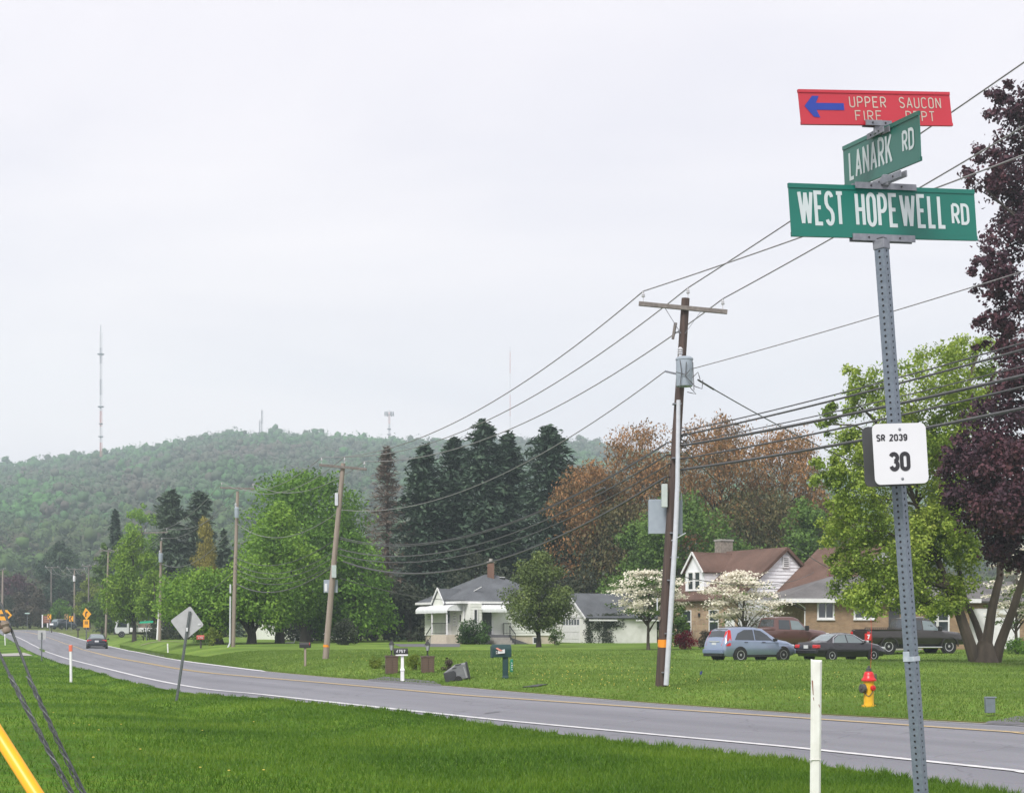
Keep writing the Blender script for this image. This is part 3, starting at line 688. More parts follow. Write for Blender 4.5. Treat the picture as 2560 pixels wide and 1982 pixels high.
LM['brush'] = leafmat('bare_brush', [(.045, .038, .03), (.075, .062, .046), (.10, .085, .06), (.08, .095, .04)], big=.2, trans=.2)

MAPLES = 'bright green maples beside the road'
tree('large rounded bright green maple behind the grey roadside pole', 765, 132, 14.9, 'round', 6.0, 1.2, LM['maple'], n=27000, leaf=.28, nl=105, trunk=.5, bark='bark_dark', group=MAPLES, lobe=(.2, .34))
tree('lighter green leafy maple in front of the large rounded maple', 700, 121, 11.2, 'egg', 3.8, .9, LM['maple_lt'], n=16000, leaf=.25, nl=80, trunk=.35, bark='bark_dark', group=MAPLES)
tree('low spreading maple with drooping branches right of the large maple', 885, 127, 9.2, 'broad', 3.9, .3, LM['maple'], n=15000, leaf=.27, nl=75, trunk=.35, bark='bark_dark', group=MAPLES)
tree('thick trunked maple whose low branches hang behind the diamond sign', 548, 117, 5.8, 'broad', 3.8, .9, LM['maple_lt'], n=12000, leaf=.24, nl=60, trunk=.38, bark='bark_dark', group=MAPLES, off=(-1.0, 0))
tree('thick trunked maple standing just past the weathered pole with guy conduit', 628, 117, 6.6, 'broad', 3.5, .8, LM['maple_lt'], n=12000, leaf=.24, nl=60, trunk=.36, bark='bark_dark', group=MAPLES)
tree('yellow green young maple at the road edge past the driving sedan', 335, 160, 11.6, 'egg', 3.3, 1.5, LM['limey'], n=14000, leaf=.26, nl=75, trunk=.22, bark='bark_dark', group=MAPLES)
tree('small yellow green tree right beside the young roadside maple', 385, 154, 7.2, 'broad', 2.0, 2.0, LM['limey'], n=5000, leaf=.24, nl=30, trunk=.15, bark='bark_dark', group=MAPLES)
tree('bright green maple top behind the dark conifer pair', 355, 215, 18.5, 'round', 2.9, 5, LM['maple_lt'], n=6000, leaf=.34, nl=36, trunk=.3, group=MAPLES)
tree('dull green tree behind the cross-arm pole down the road', 258, 225, 13.5, 'egg', 2.2, 1.5, LM['mid'], n=5500, leaf=.34, nl=36, trunk=.25, group=MAPLES)
tree('narrow golden tan tree between the dark conifers', 512, 172, 14.3, 'egg', 1.9, .8, LM['gold'], n=11000, leaf=.32, nl=95, asp=.24, trunk=.22, updir=(0, 0, 1), lobe=(.2, .36), flat=1.3)
tree('pale olive tree in young leaf behind the golden tree', 470, 165, 8.0, 'egg', 2.6, .8, LM['mid'], n=5500, leaf=.28, nl=36, trunk=.2)
CON = 'dark conifers left of the maples'
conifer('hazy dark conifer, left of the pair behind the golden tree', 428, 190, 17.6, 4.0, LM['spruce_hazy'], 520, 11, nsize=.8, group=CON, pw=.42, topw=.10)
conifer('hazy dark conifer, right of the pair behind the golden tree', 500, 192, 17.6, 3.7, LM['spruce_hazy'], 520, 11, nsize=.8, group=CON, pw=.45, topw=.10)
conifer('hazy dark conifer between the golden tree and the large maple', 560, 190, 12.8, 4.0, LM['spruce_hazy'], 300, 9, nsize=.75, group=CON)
conifer('slim dark spruce rising above the young roadside maple', 288, 235, 18.2, 3.6, LM['spruce'], 420, 11, nsize=.8, group=CON)
tree('broad dark pine near the bend of the road', 150, 310, 17.5, 'broad', 4.4, 4, LM['spruce'], n=6500, leaf=.6, nl=36, asp=.35, trunk=.35, bark='bark_dark', name='pine_tree')
tree('small dark purple leaved tree at the far bend', 38, 330, 11.5, 'round', 4.2, 1.5, LM['maroon'], n=5000, leaf=.5, nl=36, trunk=.25)
tree('dull brown leafed tree beside the far transformer pole', 118, 325, 11.5, 'round', 3.0, 1, LM['brush'], n=4500, leaf=.5, nl=30, trunk=.25)
tree('olive green tree behind the yellow speed sign', 225, 270, 9.0, 'egg', 3.2, 1, LM['yellowy'], n=5000, leaf=.4, nl=30, trunk=.2)
tree('bright green rounded tree at the bend behind the chevrons', 150, 275, 5.4, 'broad', 2.6, 1.0, LM['maple'], n=4500, leaf=.3, nl=30, trunk=.18)
tree('dark leafy tree behind the yellow signs by the road', 255, 215, 5.6, 'broad', 2.7, .3, LM['mid'], n=5000, leaf=.3, nl=36, trunk=.2)
BR = 'brushy trees behind the bend'
for i, (bx, bd, bh, bw, lm, lb) in enumerate([
    (-60, 300, 9, 4.2, 'brush', 'grey brown brushy tree at the frame edge past the bend'),
    (20, 292, 6.2, 4.0, 'thicket', 'dark low brush tree behind the far street name sign'),
    (75, 290, 8.2, 3.8, 'brush', 'grey brown brushy tree behind the brown board'),
    (105, 300, 6.0, 3.6, 'thicket', 'dark brush tree just behind the brown board'),
    (190, 296, 7.5, 3.6, 'thicket', 'dark brush tree behind the parked dark car'),
    (205, 330, 12, 4.0, 'brush', 'taller brown brushy tree right of the broad pine'),
    (285, 262, 8.0, 3.4, 'thicket', 'dark brush tree behind the white box truck'),
    (10, 380, 14, 6.5, 'mid', 'pale green tree far past the bend'),
    (75, 400, 15, 6, 'brush', 'tall hazy brown tree far past the bend')]):
    tree(lb, bx, bd, bh, 'broad', bw, .2, LM[lm], n=4500, leaf=.42, nl=30, trunk=.22, bark='bark_dark', group=BR)
conifer('bare brown dead conifer left of the spruce row', 968, 150, 18.4, 6.2, LM['dead'], 640, 14, droop=.12, sparse=.3, nsize=.7, asp=.12, name='dead_conifer', pw=.75, bark='bark')
SP = 'row of tall dark spruces behind the white bungalow'
for lb, sx, sd, sh, sR in [
    ('dark spruce at the left end of the spruce row', 1062, 150, 18.6, 5.6),
    ('second dark spruce from the left in the spruce row', 1136, 153, 19.6, 5.2),
    ('tallest slim spruce in the middle of the spruce row', 1210, 150, 21.0, 5.6),
    ('slim spruce just right of the tallest spruce', 1270, 154, 20.2, 5.0)]:
    conifer(lb, sx, sd, sh, sR, LM['spruce'], 760, 14, nsize=.66, droop=.25, group=SP, pw=.58, topw=.06)
conifer('broad round-topped dark spruce at the right end of the row', 1372, 149, 20.3, 4.8, LM['spruce'], 800, 14, nsize=.62, droop=.3, group=SP, pw=.42, topw=.12)
conifer('shorter dark spruce filling the gap behind the broad spruce', 1430, 156, 17, 3.0, LM['spruce'], 420, 10, nsize=.62, group=SP, pw=.5)
TH = 'dark undergrowth trees behind the bungalow'
for lb, bx, bd, bh, bw in [
    ('dark undergrowth tree between the maples and the bungalow', 935, 140, 6.5, 3.6), ('dark undergrowth tree behind the bungalow chimney', 1190, 142, 8.0, 4.2),
    ('dark undergrowth tree left of the bungalow wall', 1025, 138, 5.2, 3.2), ('dark undergrowth tree behind the garage ridge', 1490, 142, 8.5, 4.4),
    ('dark undergrowth tree behind the olive rounded tree', 1330, 140, 6.5, 4.2), ('dark undergrowth tree right of the garage', 1640, 138, 6.4, 3.4),
    ('dark undergrowth tree at the foot of the large maple', 800, 142, 5.5, 4.0)]:
    tree(lb, bx, bd, bh, 'broad', bw, 0, LM['thicket'], n=5000, leaf=.3, nl=40, trunk=.2, bark='bark_dark', group=TH)
RB = 'red budding maples behind the houses'
def bud(lb, x, d, h, rx, z0, n=21000, m='bud', lf=.30, nl=110):
    return tree(lb, x, d, h, 'round', rx, z0, LM[m], n=n, leaf=lf, nl=nl, asp=.46, trunk=.4, bark='bark_dark', group=RB, updir=(0, 0, 1.0), lobe=(.2, .34), nlimb=26, flat=1.1)
bud('rust red budding maple right of the broad spruce', 1480, 146, 17.0, 4.8, 2)
bud('tall rust red budding maple behind the tall wooden pole', 1600, 148, 20.8, 5.6, 3)
bud('tall copper red budding maple above the brown roof', 1800, 146, 21.6, 6.2, 3, n=24000)
bud('copper red budding maple above the ranch house', 1965, 148, 20.4, 5.4, 3)
bud('olive brown maple below the tall rust red one', 1560, 143, 13.0, 4.6, 1, m='bud_dark', lf=.36, n=14000)
bud('olive brown maple behind the brown roofed house', 1880, 142, 14.0, 5.6, 1, m='bud_dark', lf=.36, n=14000)
bud('olive brown maple behind the ranch chimney side', 2060, 145, 13.0, 4.6, 1, m='bud_dark', lf=.36, n=14000)
tree('mid green tree behind the brown roofed house chimney', 1700, 128, 12.3, 'round', 5.0, .5, LM['mid'], n=18000, leaf=.28, nl=85, trunk=.35, lobe=(.2, .34))
tree('mid green tree low behind the garage and flowering dogwood', 1590, 130, 10.6, 'egg', 3.8, .5, LM['mid'], n=9000, leaf=.28, nl=45, trunk=.3)
tree('mid green tree behind the roof of the ranch house', 2010, 124, 12.0, 'egg', 3.6, 1, LM['mid'], n=9000, leaf=.28, nl=45, trunk=.3)
tree('mid green tree between the two houses behind the roofs', 1850, 130, 8.6, 'broad', 4.2, .5, LM['mid'], n=9000, leaf=.28, nl=45, trunk=.3)
tree('dense olive rounded tree in front of the white bungalow', 1347, 101, 6.45, 'egg', 2.5, .95, LM['holly'], n=17000, leaf=.15, nl=75, trunk=.17, bark='bark_dark', trunk_h=3.6, lobe=(.22, .36), shell=.5)
def dogwood(label, x, d, h, w, zb, nw, ng, seed, trunk=.11, lean=(0, 0)):
    r = np.random.default_rng(seed); b = at(x, d); root = thing('dogwood_tree', label, 'tree', b, 0, 'white flowering dogwoods')
    def tiers(n, size, zlo, zhi, nl):
        t = r.uniform(0, 1, nl); a = r.uniform(0, 2 * np.pi, nl); q = np.sqrt(r.uniform(.05, 1, nl))
        R = w / 2 * np.sin(np.pi * np.clip(.18 + t * .78, 0, 1)) ** .8
        c = np.stack([R * q * np.cos(a) + lean[0] * t, R * q * np.sin(a), zlo + (zhi - zlo) * t], -1); lr = r.uniform(.12, .28, nl) * w / 2
        i = r.integers(0, nl, n); u = r.normal(0, 1, (n, 3)) * np.array([.6, .6, .13])
        pos = c[i] + u * lr[i][:, None]
        nrm = r.normal(0, .45, (n, 3)) + np.array([0, -.25, 1])
        v, f = leaves(pos, nrm, size * r.uniform(.7, 1.3, n), .8, r); return v, f, c
    v, f, c = tiers(nw, .15, zb + (h - zb) * .12, h, 85)
    v2, f2, c2 = tiers(ng, .14, zb, h * .95, 60)
    npmesh('crown', v2, f2, LM['dog_green'], root); npmesh('blossom', v, f, LM['white_bl'], root)
    trunk_mesh(r, zb + (h - zb) * .55, trunk, lean, np.concatenate([c[:30]]), 26, zb * .6).build('trunk', M['bark'], root, smooth=True)
dogwood('white flowering dogwood with bare slim trunk left of the tall wooden pole', 1621, 94, 4.75, 4.9, 1.9, 4300, 2600, 71)
dogwood('full white flowering dogwood behind the silver blue car', 1858, 93, 4.6, 5.3, 1.5, 6500, 700, 72)
dogwood('white flowering dogwood behind the multi-stemmed trunk', 2540, 88, 6.0, 3.6, 1.3, 3200, 2600, 73)
SH = 'garden shrubs'
shrub('glossy rounded rhododendron shrub at the bungalow steps', 1183, 113, 2.55, 1.75, LM['rhodo'], 3800, .16)
shrub('crimson azalea bush beside the brick house corner', 1715, 96, 1.25, 1.15, LM['azalea'], 2200, .10)
shrub('bare brown twiggy bush between azalea and silver blue car', 1768, 96, 1.3, 1.1, LM['brush'], 1300, .12)
shrub('tall green evergreen shrub between garage and brick house', 1690, 104, 1.7, 3.0, LM['mid'], 3600, .15, nl=22)
shrub('small yellow green bush left of the brick lamp pillar', 940, dF(940, 6.5), .62, .5, LM['yellowy'], 900, .06)
shrub('low grey green plant at the foot of the brick pillar', 968, dF(968, 6.0), .55, .32, LM['holly'], 500, .06)
shrub('small yellow green bush between mailbox and second pillar', 1038, dF(1038, 7.0), .78, .56, LM['yellowy'], 1100, .06)
shrub('dry reddish shrub behind the fallen wheeled bin', 1117, dF(1117, 8.0), .5, .5, LM['brush'], 500, .07)
shrub('dark yew bush beside the leaning pole', 868, 112, 2.1, 1.9, LM['thicket'], 2600, .14)
shrub('pale weedy plant against the bungalow side wall', 1388, 113, 1.2, 1.3, LM['dog_green'], 900, .12)
shrub('green bedding plants at the foot of the ranch house right end', 2545, 84, 1.8, .7, LM['maple'], 1300, .11)
shrub('round orange brown shrub at the trunk of the low maple', 532, 112, 1.3, 1.3, LM['yellowy'], 800, .12)
shrub('brushy hedge behind the white post down the road', 420, 152, 4.2, 1.5, LM['thicket'], 2600, .2)
shrub('small evergreen bush by the white lawn rail', 505, 126, 2.2, 1.6, LM['mid'], 1500, .16)
# multi-stemmed lime tree on the right lawn
def big_right():
    r = np.random.default_rng(900); d0 = 68.0; b = at(2462, d0); root = thing('tree', 'multi-stemmed lime green tree on the right lawn', 'tree', b)
    parts = []
    lcs = []
    for (px, py, rpx, hpx, nl, n) in [(2330, 1010, 150, 150, 55, 9000), (2195, 1065, 120, 120, 45, 6450), (2150, 1225, 105, 160, 45, 6900), (2270, 1230, 150, 180, 60, 9450), (2225, 1400, 135, 115, 47, 7200), (2350, 1400, 120, 140, 42, 6450), (2430, 930, 95, 110, 30, 3900), (2410, 1180, 120, 220, 42, 6000), (2095, 1060, 55, 55, 15, 1200), (2150, 960, 70, 50, 15, 1200), (2110, 1330, 85, 90, 24, 3200), (2140, 1460, 90, 60, 22, 3000), (2290, 1470, 110, 70, 26, 3600), (2060, 1200, 55, 70, 14, 1300), (2380, 1290, 110, 120, 28, 3600), (2200, 1495, 115, 42, 20, 2400), (2320, 1512, 80, 36, 14, 1500)]:
        c = P(px, py, d0 + r.uniform(-1.5, 1.5)) - b; rx, rz = rpx / 57.3, hpx / 57.3
        v, f, lc, lr = crown_mesh(r, 'round', rx, rx, c.z - rz, c.z + rz, nl, n, .145, .6, (.13, .25), .7, .35, .25, None, c.x, c.y, .38)
        parts.append((v, f)); lcs.append(lc)
    o = 0; V = []; F = []
    for v, f in parts: V.append(v); F.append(f + o); o += len(v)
    npmesh('crown', np.concatenate(V), np.concatenate(F), LM['lime_big'], root)
    lc = np.concatenate(lcs)
    mb = MB()
    def stem(pts, r0, r1):
        w = [P(x, y, d0 + dd) - b for x, y, dd in pts]; k = len(w)
        mb.tube(w, [r0 + (r1 - r0) * i / (k - 1) for i in range(k)], 9)
        return w
    stems = [stem([(2445, 1672, 0), (2425, 1610, 0), (2398, 1530, 0), (2372, 1470, .2), (2345, 1400, .4), (2290, 1260, .6), (2240, 1120, .5)], .30, .05),
             stem([(2462, 1672, -.1), (2468, 1600, 0), (2480, 1520, 0), (2500, 1440, .3), (2500, 1330, .5), (2460, 1150, .2), (2420, 960, 0)], .27, .05),
             stem([(2485, 1672, .1), (2500, 1610, 0), (2530, 1530, -.3), (2560, 1440, -.5), (2585, 1330, -.6), (2600, 1200, -.6)], .26, .06),
             stem([(2468, 1640, .3), (2440, 1560, .6), (2410, 1490, 1), (2390, 1380, 1.2), (2350, 1200, 1.0), (2335, 1050, .8)], .17, .04)]
    mb.tube([(0, 0, -.25), (0, 0, 0), (.02, .02, .2), (.02, .05, .5), (.03, .08, .9)], [.78, .60, .50, .44, .30], 16)
    allp = [q for s in stems for q in s[2:]]
    for j in r.choice(len(lc), 60, replace=False):
        e = Vector(lc[j]); a = min(allp, key=lambda q: (q - e).length + max(0, q.z - e.z) * 2)
        L = (e - a).length; m = a.lerp(e, .5) + Vector((r.normal(0, .08), r.normal(0, .08), .1)) * L
        mb.tube([a, m, e], [.07, .045, .012], 5)
    mb.build('trunk', M['bark'], root, smooth=True)
    # maroon maple further right, trunk out of frame
    r = np.random.default_rng(901); d1 = 60.0; b2 = at(2690, d1); root = thing('tree', 'tall maroon leaved maple at the right edge', 'tree', b2)
    V = []; F = []; o = 0; lcs = []
    for (px, py, rpx, hpx, nl, n) in [(2620, 320, 150, 150, 55, 5460), (2590, 480, 150, 140, 57, 5880), (2600, 660, 150, 160, 57, 5880), (2585, 860, 150, 150, 57, 6160), (2550, 1060, 160, 150, 67, 8960), (2510, 1230, 160, 140, 67, 9240), (2430, 1180, 105, 110, 37, 4200), (2560, 1330, 130, 110, 45, 5880), (2700, 1100, 180, 330, 50, 6300), (2740, 600, 170, 420, 50, 6300), (2510, 250, 60, 60, 17, 979), (2470, 430, 70, 70, 20, 1400), (2470, 680, 65, 70, 20, 1260), (2480, 830, 60, 60, 17, 1120)]:
        c = P(px, py, d1 + r.uniform(-1, 1)) - b2; s = FPX / d1; rx, rz = rpx / s, hpx / s
        v, f, lc, lr = crown_mesh(r, 'round', rx, rx, c.z - rz, c.z + rz, nl, n, .155, .75, (.11, .23), .6, .3, .2, None, c.x, c.y, .45)
        V.append(v); F.append(f + o); o += len(v); lcs.append(lc)
    npmesh('crown', np.concatenate(V), np.concatenate(F), LM['maroon'], root)
    lc = np.concatenate(lcs)
    trunk_mesh(r, 19, .42, (-.02, 0), lc, 60, 4).build('trunk', M['bark_dark'], root, smooth=True)
big_right()
# ------------------------------------------------------------------ lettering
def arc(cx, cy, rx, ry, a0, a1, n=10):
    return [(cx + rx * math.cos(math.radians(a0 + (a1 - a0) * i / n)), cy + ry * math.sin(math.radians(a0 + (a1 - a0) * i / n))) for i in range(n + 1)]
def glyph(ch, w):
    h = w / 2
    oval = arc(h, 1 - h, h, h, 0, 180) + arc(h, h, h, h, 180, 360)
    r = .26
    bowl = lambda y0, y1: [(0, y0), (w - (y1 - y0) / 2, y0)] + arc(w - (y1 - y0) / 2, (y0 + y1) / 2, (y1 - y0) / 2, (y1 - y0) / 2, -90, 90) + [(0, y1)]
    def bowl2(y0, y1):
        k = min(w * .55, (y1 - y0) / 2)
        return [(0, y0), (w - k, y0)] + arc(w - k, y0 + k, k, k, -90, 0, 6) + arc(w - k, y1 - k, k, k, 0, 90, 6) + [(0, y1)]
    S = arc(h, 1 - h * .98, h, h * .98, 20, 180, 8) + [(w * .02, .66), (w * .25, .54), (w * .75, .44), (w * .98, .32)] + arc(h, h * .98, h, h * .98, 0, -160, 8)
    T = {'A': [[(0, 0), (h, 1)], [(h, 1), (w, 0)], [(w * .17, .3), (w * .83, .3)]],
         'C': [arc(h, 1 - h, h, h, 15, 180) + arc(h, h, h, h, 180, 345)],
         'D': [bowl2(0, 1) + [(0, 0)]], 'E': [[(w, 1), (0, 1), (0, 0), (w, 0)], [(0, .52), (w * .8, .52)]],
         'F': [[(w, 1), (0, 1), (0, 0)], [(0, .52), (w * .8, .52)]], 'H': [[(0, 0), (0, 1)], [(w, 0), (w, 1)], [(0, .5), (w, .5)]],
         'I': [[(0, 0), (0, 1)]], 'K': [[(0, 0), (0, 1)], [(w, 1), (0, .38)], [(w * .35, .58), (w, 0)]], 'L': [[(0, 1), (0, 0), (w, 0)]],
         'N': [[(0, 0), (0, 1)], [(0, 1), (w, 0)], [(w, 0), (w, 1)]], 'O': [oval + [oval[0]]], '0': [oval + [oval[0]]],
         'P': [[(0, 0), (0, 1)], bowl2(.46, 1)], 'R': [[(0, 0), (0, 1)], bowl2(.46, 1), [(w * .45, .46), (w, 0)]],
         'S': [S], 'T': [[(h, 0), (h, 1)], [(0, 1), (w, 1)]], 'U': [[(0, 1)] + arc(h, h, h, h, 180, 360) + [(w, 1)]],
         'W': [[(0, 1), (w * .25, 0)], [(w * .25, 0), (h, .98)], [(h, .98), (w * .75, 0)], [(w * .75, 0), (w, 1)]], '1': [[(w * .1, .8), (h, 1), (h, 0)]],
         '2': [arc(h, 1 - h, h, h, 170, -15, 9) + [(0, 0), (w, 0)]],
         '3': [arc(h, .76, h, .24, 160, -80, 9), arc(h, .27, h, .27, 88, -165, 10)], '4': [[(w * .8, 0), (w * .8, 1), (0, .28), (w, .28)]],
         '5': [[(w, 1), (w * .1, 1), (0, .55)] + arc(h, .3, h, .3, 100, -150, 9)], '7': [[(0, 1), (w, 1), (w * .35, 0)]],
         '9': [arc(h, .7, h, .3, -30, 330, 16), [(w, .72), (w * .98, .45)] + arc(h, .34, h, .34, 0, -150, 8)],
         '6': [arc(h, .3, h, .3, 0, 360, 16), [(w * .9, .95), (w * .2, .7), (0, .3)]], 'G': [arc(h, 1 - h, h, h, 15, 180) + arc(h, h, h, h, 180, 360) + [(w, .45), (h, .45)]]}
    return T.get(ch, [])
def ribbon(mb, pts, t, to3):
    p = [Vector((a, b)) for a, b in pts]; q = [p[0]]
    for v in p[1:]:
        if (v - q[-1]).length > 1e-4: q.append(v)
    p = q; n = len(p); closed = (p[0] - p[-1]).length < 1e-3
    if n < 2: return
    L, R = [], []
    for i in range(n):
        if closed:
            a = p[i] - p[i - 1] if i > 0 else p[0] - p[-2]; b = p[i + 1] - p[i] if i < n - 1 else p[1] - p[0]
        else:
            a = p[i] - p[i - 1] if i > 0 else p[1] - p[0]; b = p[i + 1] - p[i] if i < n - 1 else p[-1] - p[-2]
        a, b = a.normalized(), b.normalized(); na, nb = Vector((-a.y, a.x)), Vector((-b.y, b.x))
        m = na + nb
        m = na if m.length < .3 else m.normalized()
        k = t / 2 / max(.45, m.dot(na))
        L.append(p[i] + m * k); R.append(p[i] - m * k)
    o = len(mb.v)
    for a, b in zip(L, R): mb.v += [tuple(to3(a)), tuple(to3(b))]
    for i in range(n - 1): mb.f.append((o + 2*i, o + 2*i + 1, o + 2*i + 3, o + 2*i + 2))
WIDE = {'W': 1.95, 'I': .05, '1': .7, 'A': 1.12, 'N': 1.05, 'L': .85}
def text(s, origin, u, v, n, h, w=.42, gap=.26, t=.15, name='lettering', m=None, parent=None, scale_to=None):
    """strokes of height h along u/v from origin (bottom left); scale_to stretches to a total width"""
    mb = MB(); x = 0; k = 0; items = []
    for ch in s:
        if ch == ' ': x += .55; continue
        gw = w * WIDE.get(ch, 1); items.append((ch, x, gw)); x += gw + gap
    tot = x - gap
    sx = h if not scale_to else scale_to / tot
    lift = [0]
    for ch, x0, gw in items:
        for pl in glyph(ch, gw):
            lift[0] += 1; e = .0012 + .00022 * (lift[0] % 5)
            ribbon(mb, [((x0 + a) * (sx / h), b * (1 - t) + t / 2) for a, b in pl], t, lambda q: origin + u * (q.x * h) + v * (q.y * h) + n * e)
    return mb.build(name, m, parent)

# ------------------------------------------------------------------ street name sign post
M['sgreen'] = mat('sign_green', (.004, .132, .098), .35, scale=3.5, col2=(.004, .112, .084))
M['sgreen2'] = mat('sign_green_faded', (.026, .135, .104), .4, scale=3.5, col2=(.022, .114, .088))
M['sred'] = mat('sign_red', (.42, .026, .042), .4, scale=2.5, col2=(.385, .024, .038))
M['sblue'] = mat('sign_blue', (.014, .04, .28), .4, var=.05)
M['swhite'] = mat('sign_white', (.46, .52, .52), .4, scale=4, col2=(.42, .48, .48))
M['scream'] = mat('sign_cream', (.46, .40, .33), .5, var=.08)
M['splate'] = mat('white_plate', (.60, .61, .635), .4, scale=4, col2=(.57, .58, .60))
M['ink'] = mat('black_ink', (.018, .018, .022), .5, var=0)
M['tape'] = mat('clear_tape', (.42, .46, .50), .25, scale=30, col2=(.28, .33, .38))
def sign_post():
    D = 6.55
    base = P(2308, 1982, D); top = P(2207, 596, D)
    ax = (top - base).normalized(); foot = base - ax * ((base.z - 0) / ax.z)
    foot.z = Gz(foot.x, foot.y)
    root = thing('street_sign', 'leaning galvanised post with street name blades and a white marker plate', 'street sign', foot)
    L = lambda q: Vector(q) - foot
    # perforated square tube, a corner towards the camera, walls with real holes
    S = .0445; half = S / 2
    yaw = math.radians(42)
    e1 = Vector((math.cos(yaw), -math.sin(yaw), 0)); e2 = Vector((-math.sin(yaw), -math.cos(yaw), 0))
    e1 = (e1 - ax * e1.dot(ax)).normalized(); e2 = ax.cross(e1).normalized()
    if e2.y > 0: e2 = -e2
    Ltot = (top - foot).length; pitch = .0254
    mb = MB(); k = 0
    nseg = int(Ltot / pitch)
    def holed_face(o, a, b):
        """face centred on axis offset o; a = across, b = outward; a hole in every segment"""
        hr = .0056; N8 = 8
        for i in range(nseg):
            z0 = i * pitch; c = o + ax * (z0 + pitch / 2)
            outer = []; inner = []; deep = []
            for j in range(N8):
                an = 2 * math.pi * j / N8
                ca, sa = math.cos(an), math.sin(an)
                kx = 1 / max(abs(ca), abs(sa))
                outer.append(c + a * (half * max(-1, min(1, ca * kx))) + ax * (pitch / 2 * max(-1, min(1, sa * kx))))
                inner.append(c + a * (hr * ca) + ax * (hr * sa))
                deep.append(inner[-1] - b * .003)
            vs = outer + inner + deep; fs = []
            for j in range(N8):
                j2 = (j + 1) % N8
                fs.append((j, j2, N8 + j2, N8 + j)); fs.append((N8 + j, N8 + j2, 2 * N8 + j2, 2 * N8 + j))
            mb.add([L(q) for q in vs], fs)
    for a, b in ((e1, e2), (e2, e1), (e1, -e2), (e2, -e1)):
        holed_face(foot + b * half - ax * .3 + ax * .3, a, b)
    mb.build('post', M['steel_post'], root)
    inn = MB(); q = half - .0035
    inn.add([L(foot + e1 * (i * q) + e2 * (j * q) + ax * zz) for zz in (0, Ltot) for i, j in ((-1,-1),(1,-1),(1,1),(-1,1))], [(0,1,5,4),(1,2,6,5),(2,3,7,6),(3,0,4,7)])
    inn.build('post_inner_shade', M['dark_metal'], root)  # added dark lining, stands in for the darkness inside the hollow tube
    # tape remnants
    tp = MB()
    for y0, y1, j in ((1627, 1643, 0), (1640, 1652, 1)):
        zc0 = foot + ax * ((P(2280, y1, D).z - foot.z) / ax.z); zc1 = foot + ax * ((P(2280, y0, D).z - foot.z) / ax.z)
        w = half + .0022
        if j == 0: tp.quad(L(zc0 - e1 * w + e2 * w), L(zc0 + e1 * w * .2 + e2 * w), L(zc1 + e1 * w * .2 + e2 * w), L(zc1 - e1 * w + e2 * w)); tp.quad(L(zc0 - e1 * w - e2 * w), L(zc0 - e1 * w + e2 * w), L(zc1 - e1 * w + e2 * w), L(zc1 - e1 * w - e2 * w))
        else:
            w += .0012; tp.quad(L(zc0 - e1 * w + e2 * w), L(zc0 + e1 * w + e2 * w), L(zc1 + e1 * w + e2 * w), L(zc1 - e1 * w + e2 * w)); tp.quad(L(zc0 + e1 * w + e2 * w), L(zc0 + e1 * w - e2 * w), L(zc1 + e1 * w - e2 * w), L(zc1 + e1 * w + e2 * w))
    tp.build('tape', M['tape'], root)
    def blade(TL, dL, TR, dR, BL, m, label, ribs=True):
        a, b, c = P(*TL, dL), P(*TR, dR), P(*BL, dL)
        u = b - a; w = u.length; u = u / w
        v = (a - c); v = v - u * v.dot(u); h = v.length; v = v / h
        n = u.cross(v)
        if n.y > 0: n = -n
        o = c + u * 0
        th = .0025
        mb = MB(); mb.add([L(o + u * (i * w) + v * (j * h) + n * (k * th)) for i, j, k in ((0,0,-1),(1,0,-1),(1,1,-1),(0,1,-1),(0,0,1),(1,0,1),(1,1,1),(0,1,1))], [(0,1,2,3),(7,6,5,4),(0,4,5,1),(1,5,6,2),(2,6,7,3),(3,7,4,0)])
        s = mb.build('sign_blade', m, root); s['label'] = label
        if ribs:      # flat-blade extrusion: thicker rims at top and bottom
            rb = MB()
            for j0, j1 in ((0, .085), (.915, 1)):
                rb.add([L(o + u * (i * w) + v * (j * h) + n * k) for i, j, k in ((.0,j0,-.006),(1,j0,-.006),(1,j1,-.006),(0,j1,-.006),(0,j0,.006),(1,j0,.006),(1,j1,.006),(0,j1,.006))], [(0,1,2,3),(7,6,5,4),(0,4,5,1),(1,5,6,2),(2,6,7,3),(3,7,4,0)])
            rb.build('rim', m, s)
        return s, L(o) + n * th, u, v, n, w, h
    s, o, u, v, n, w, h = blade((1969.6, 458.3), 6.42, (2433.9, 475.3), 6.72, (1978.7, 591.3), M['sgreen'], 'lowest green blade reading WEST HOPEWELL RD')
    text('WEST', o + u * (w * .05) + v * (h * .215), u, v, n, h * .66, m=M['swhite'], parent=s, t=.11, gap=.3, scale_to=w * .225)
    text('HOPEWELL', o + u * (w * .35) + v * (h * .215), u, v, n, h * .66, m=M['swhite'], parent=s, t=.11, gap=.3, scale_to=w * .475)
    text('RD', o + u * (w * .87) + v * (h * .30), u, v, n, h * .42, m=M['swhite'], parent=s, t=.14, scale_to=w * .085)
    s, o, u, v, n, w, h = blade((2102.9, 369.6), 6.95, (2291, 280.3), 6.30, (2113.5, 480), M['sgreen2'], 'middle green blade reading LANARK RD')
    text('LANARK', o + u * (w * .09) + v * (h * .19), u, v, n, h * .64, m=M['swhite'], parent=s, t=.125, scale_to=w * .56)
    text('RD', o + u * (w * .80) + v * (h * .30), u, v, n, h * .44, m=M['swhite'], parent=s, scale_to=w * .13)
    s, o, u, v, n, w, h = blade((1993.8, 224.5), 6.46, (2372, 231.6), 6.70, (2003, 312), M['sred'], 'topmost red blade with a blue arrow reading UPPER SAUCON FIRE DEPT')
    text('UPPER', o + u * (w * .325) + v * (h * .50), u, v, n, h * .33, t=.11, m=M['scream'], parent=s, scale_to=w * .235)
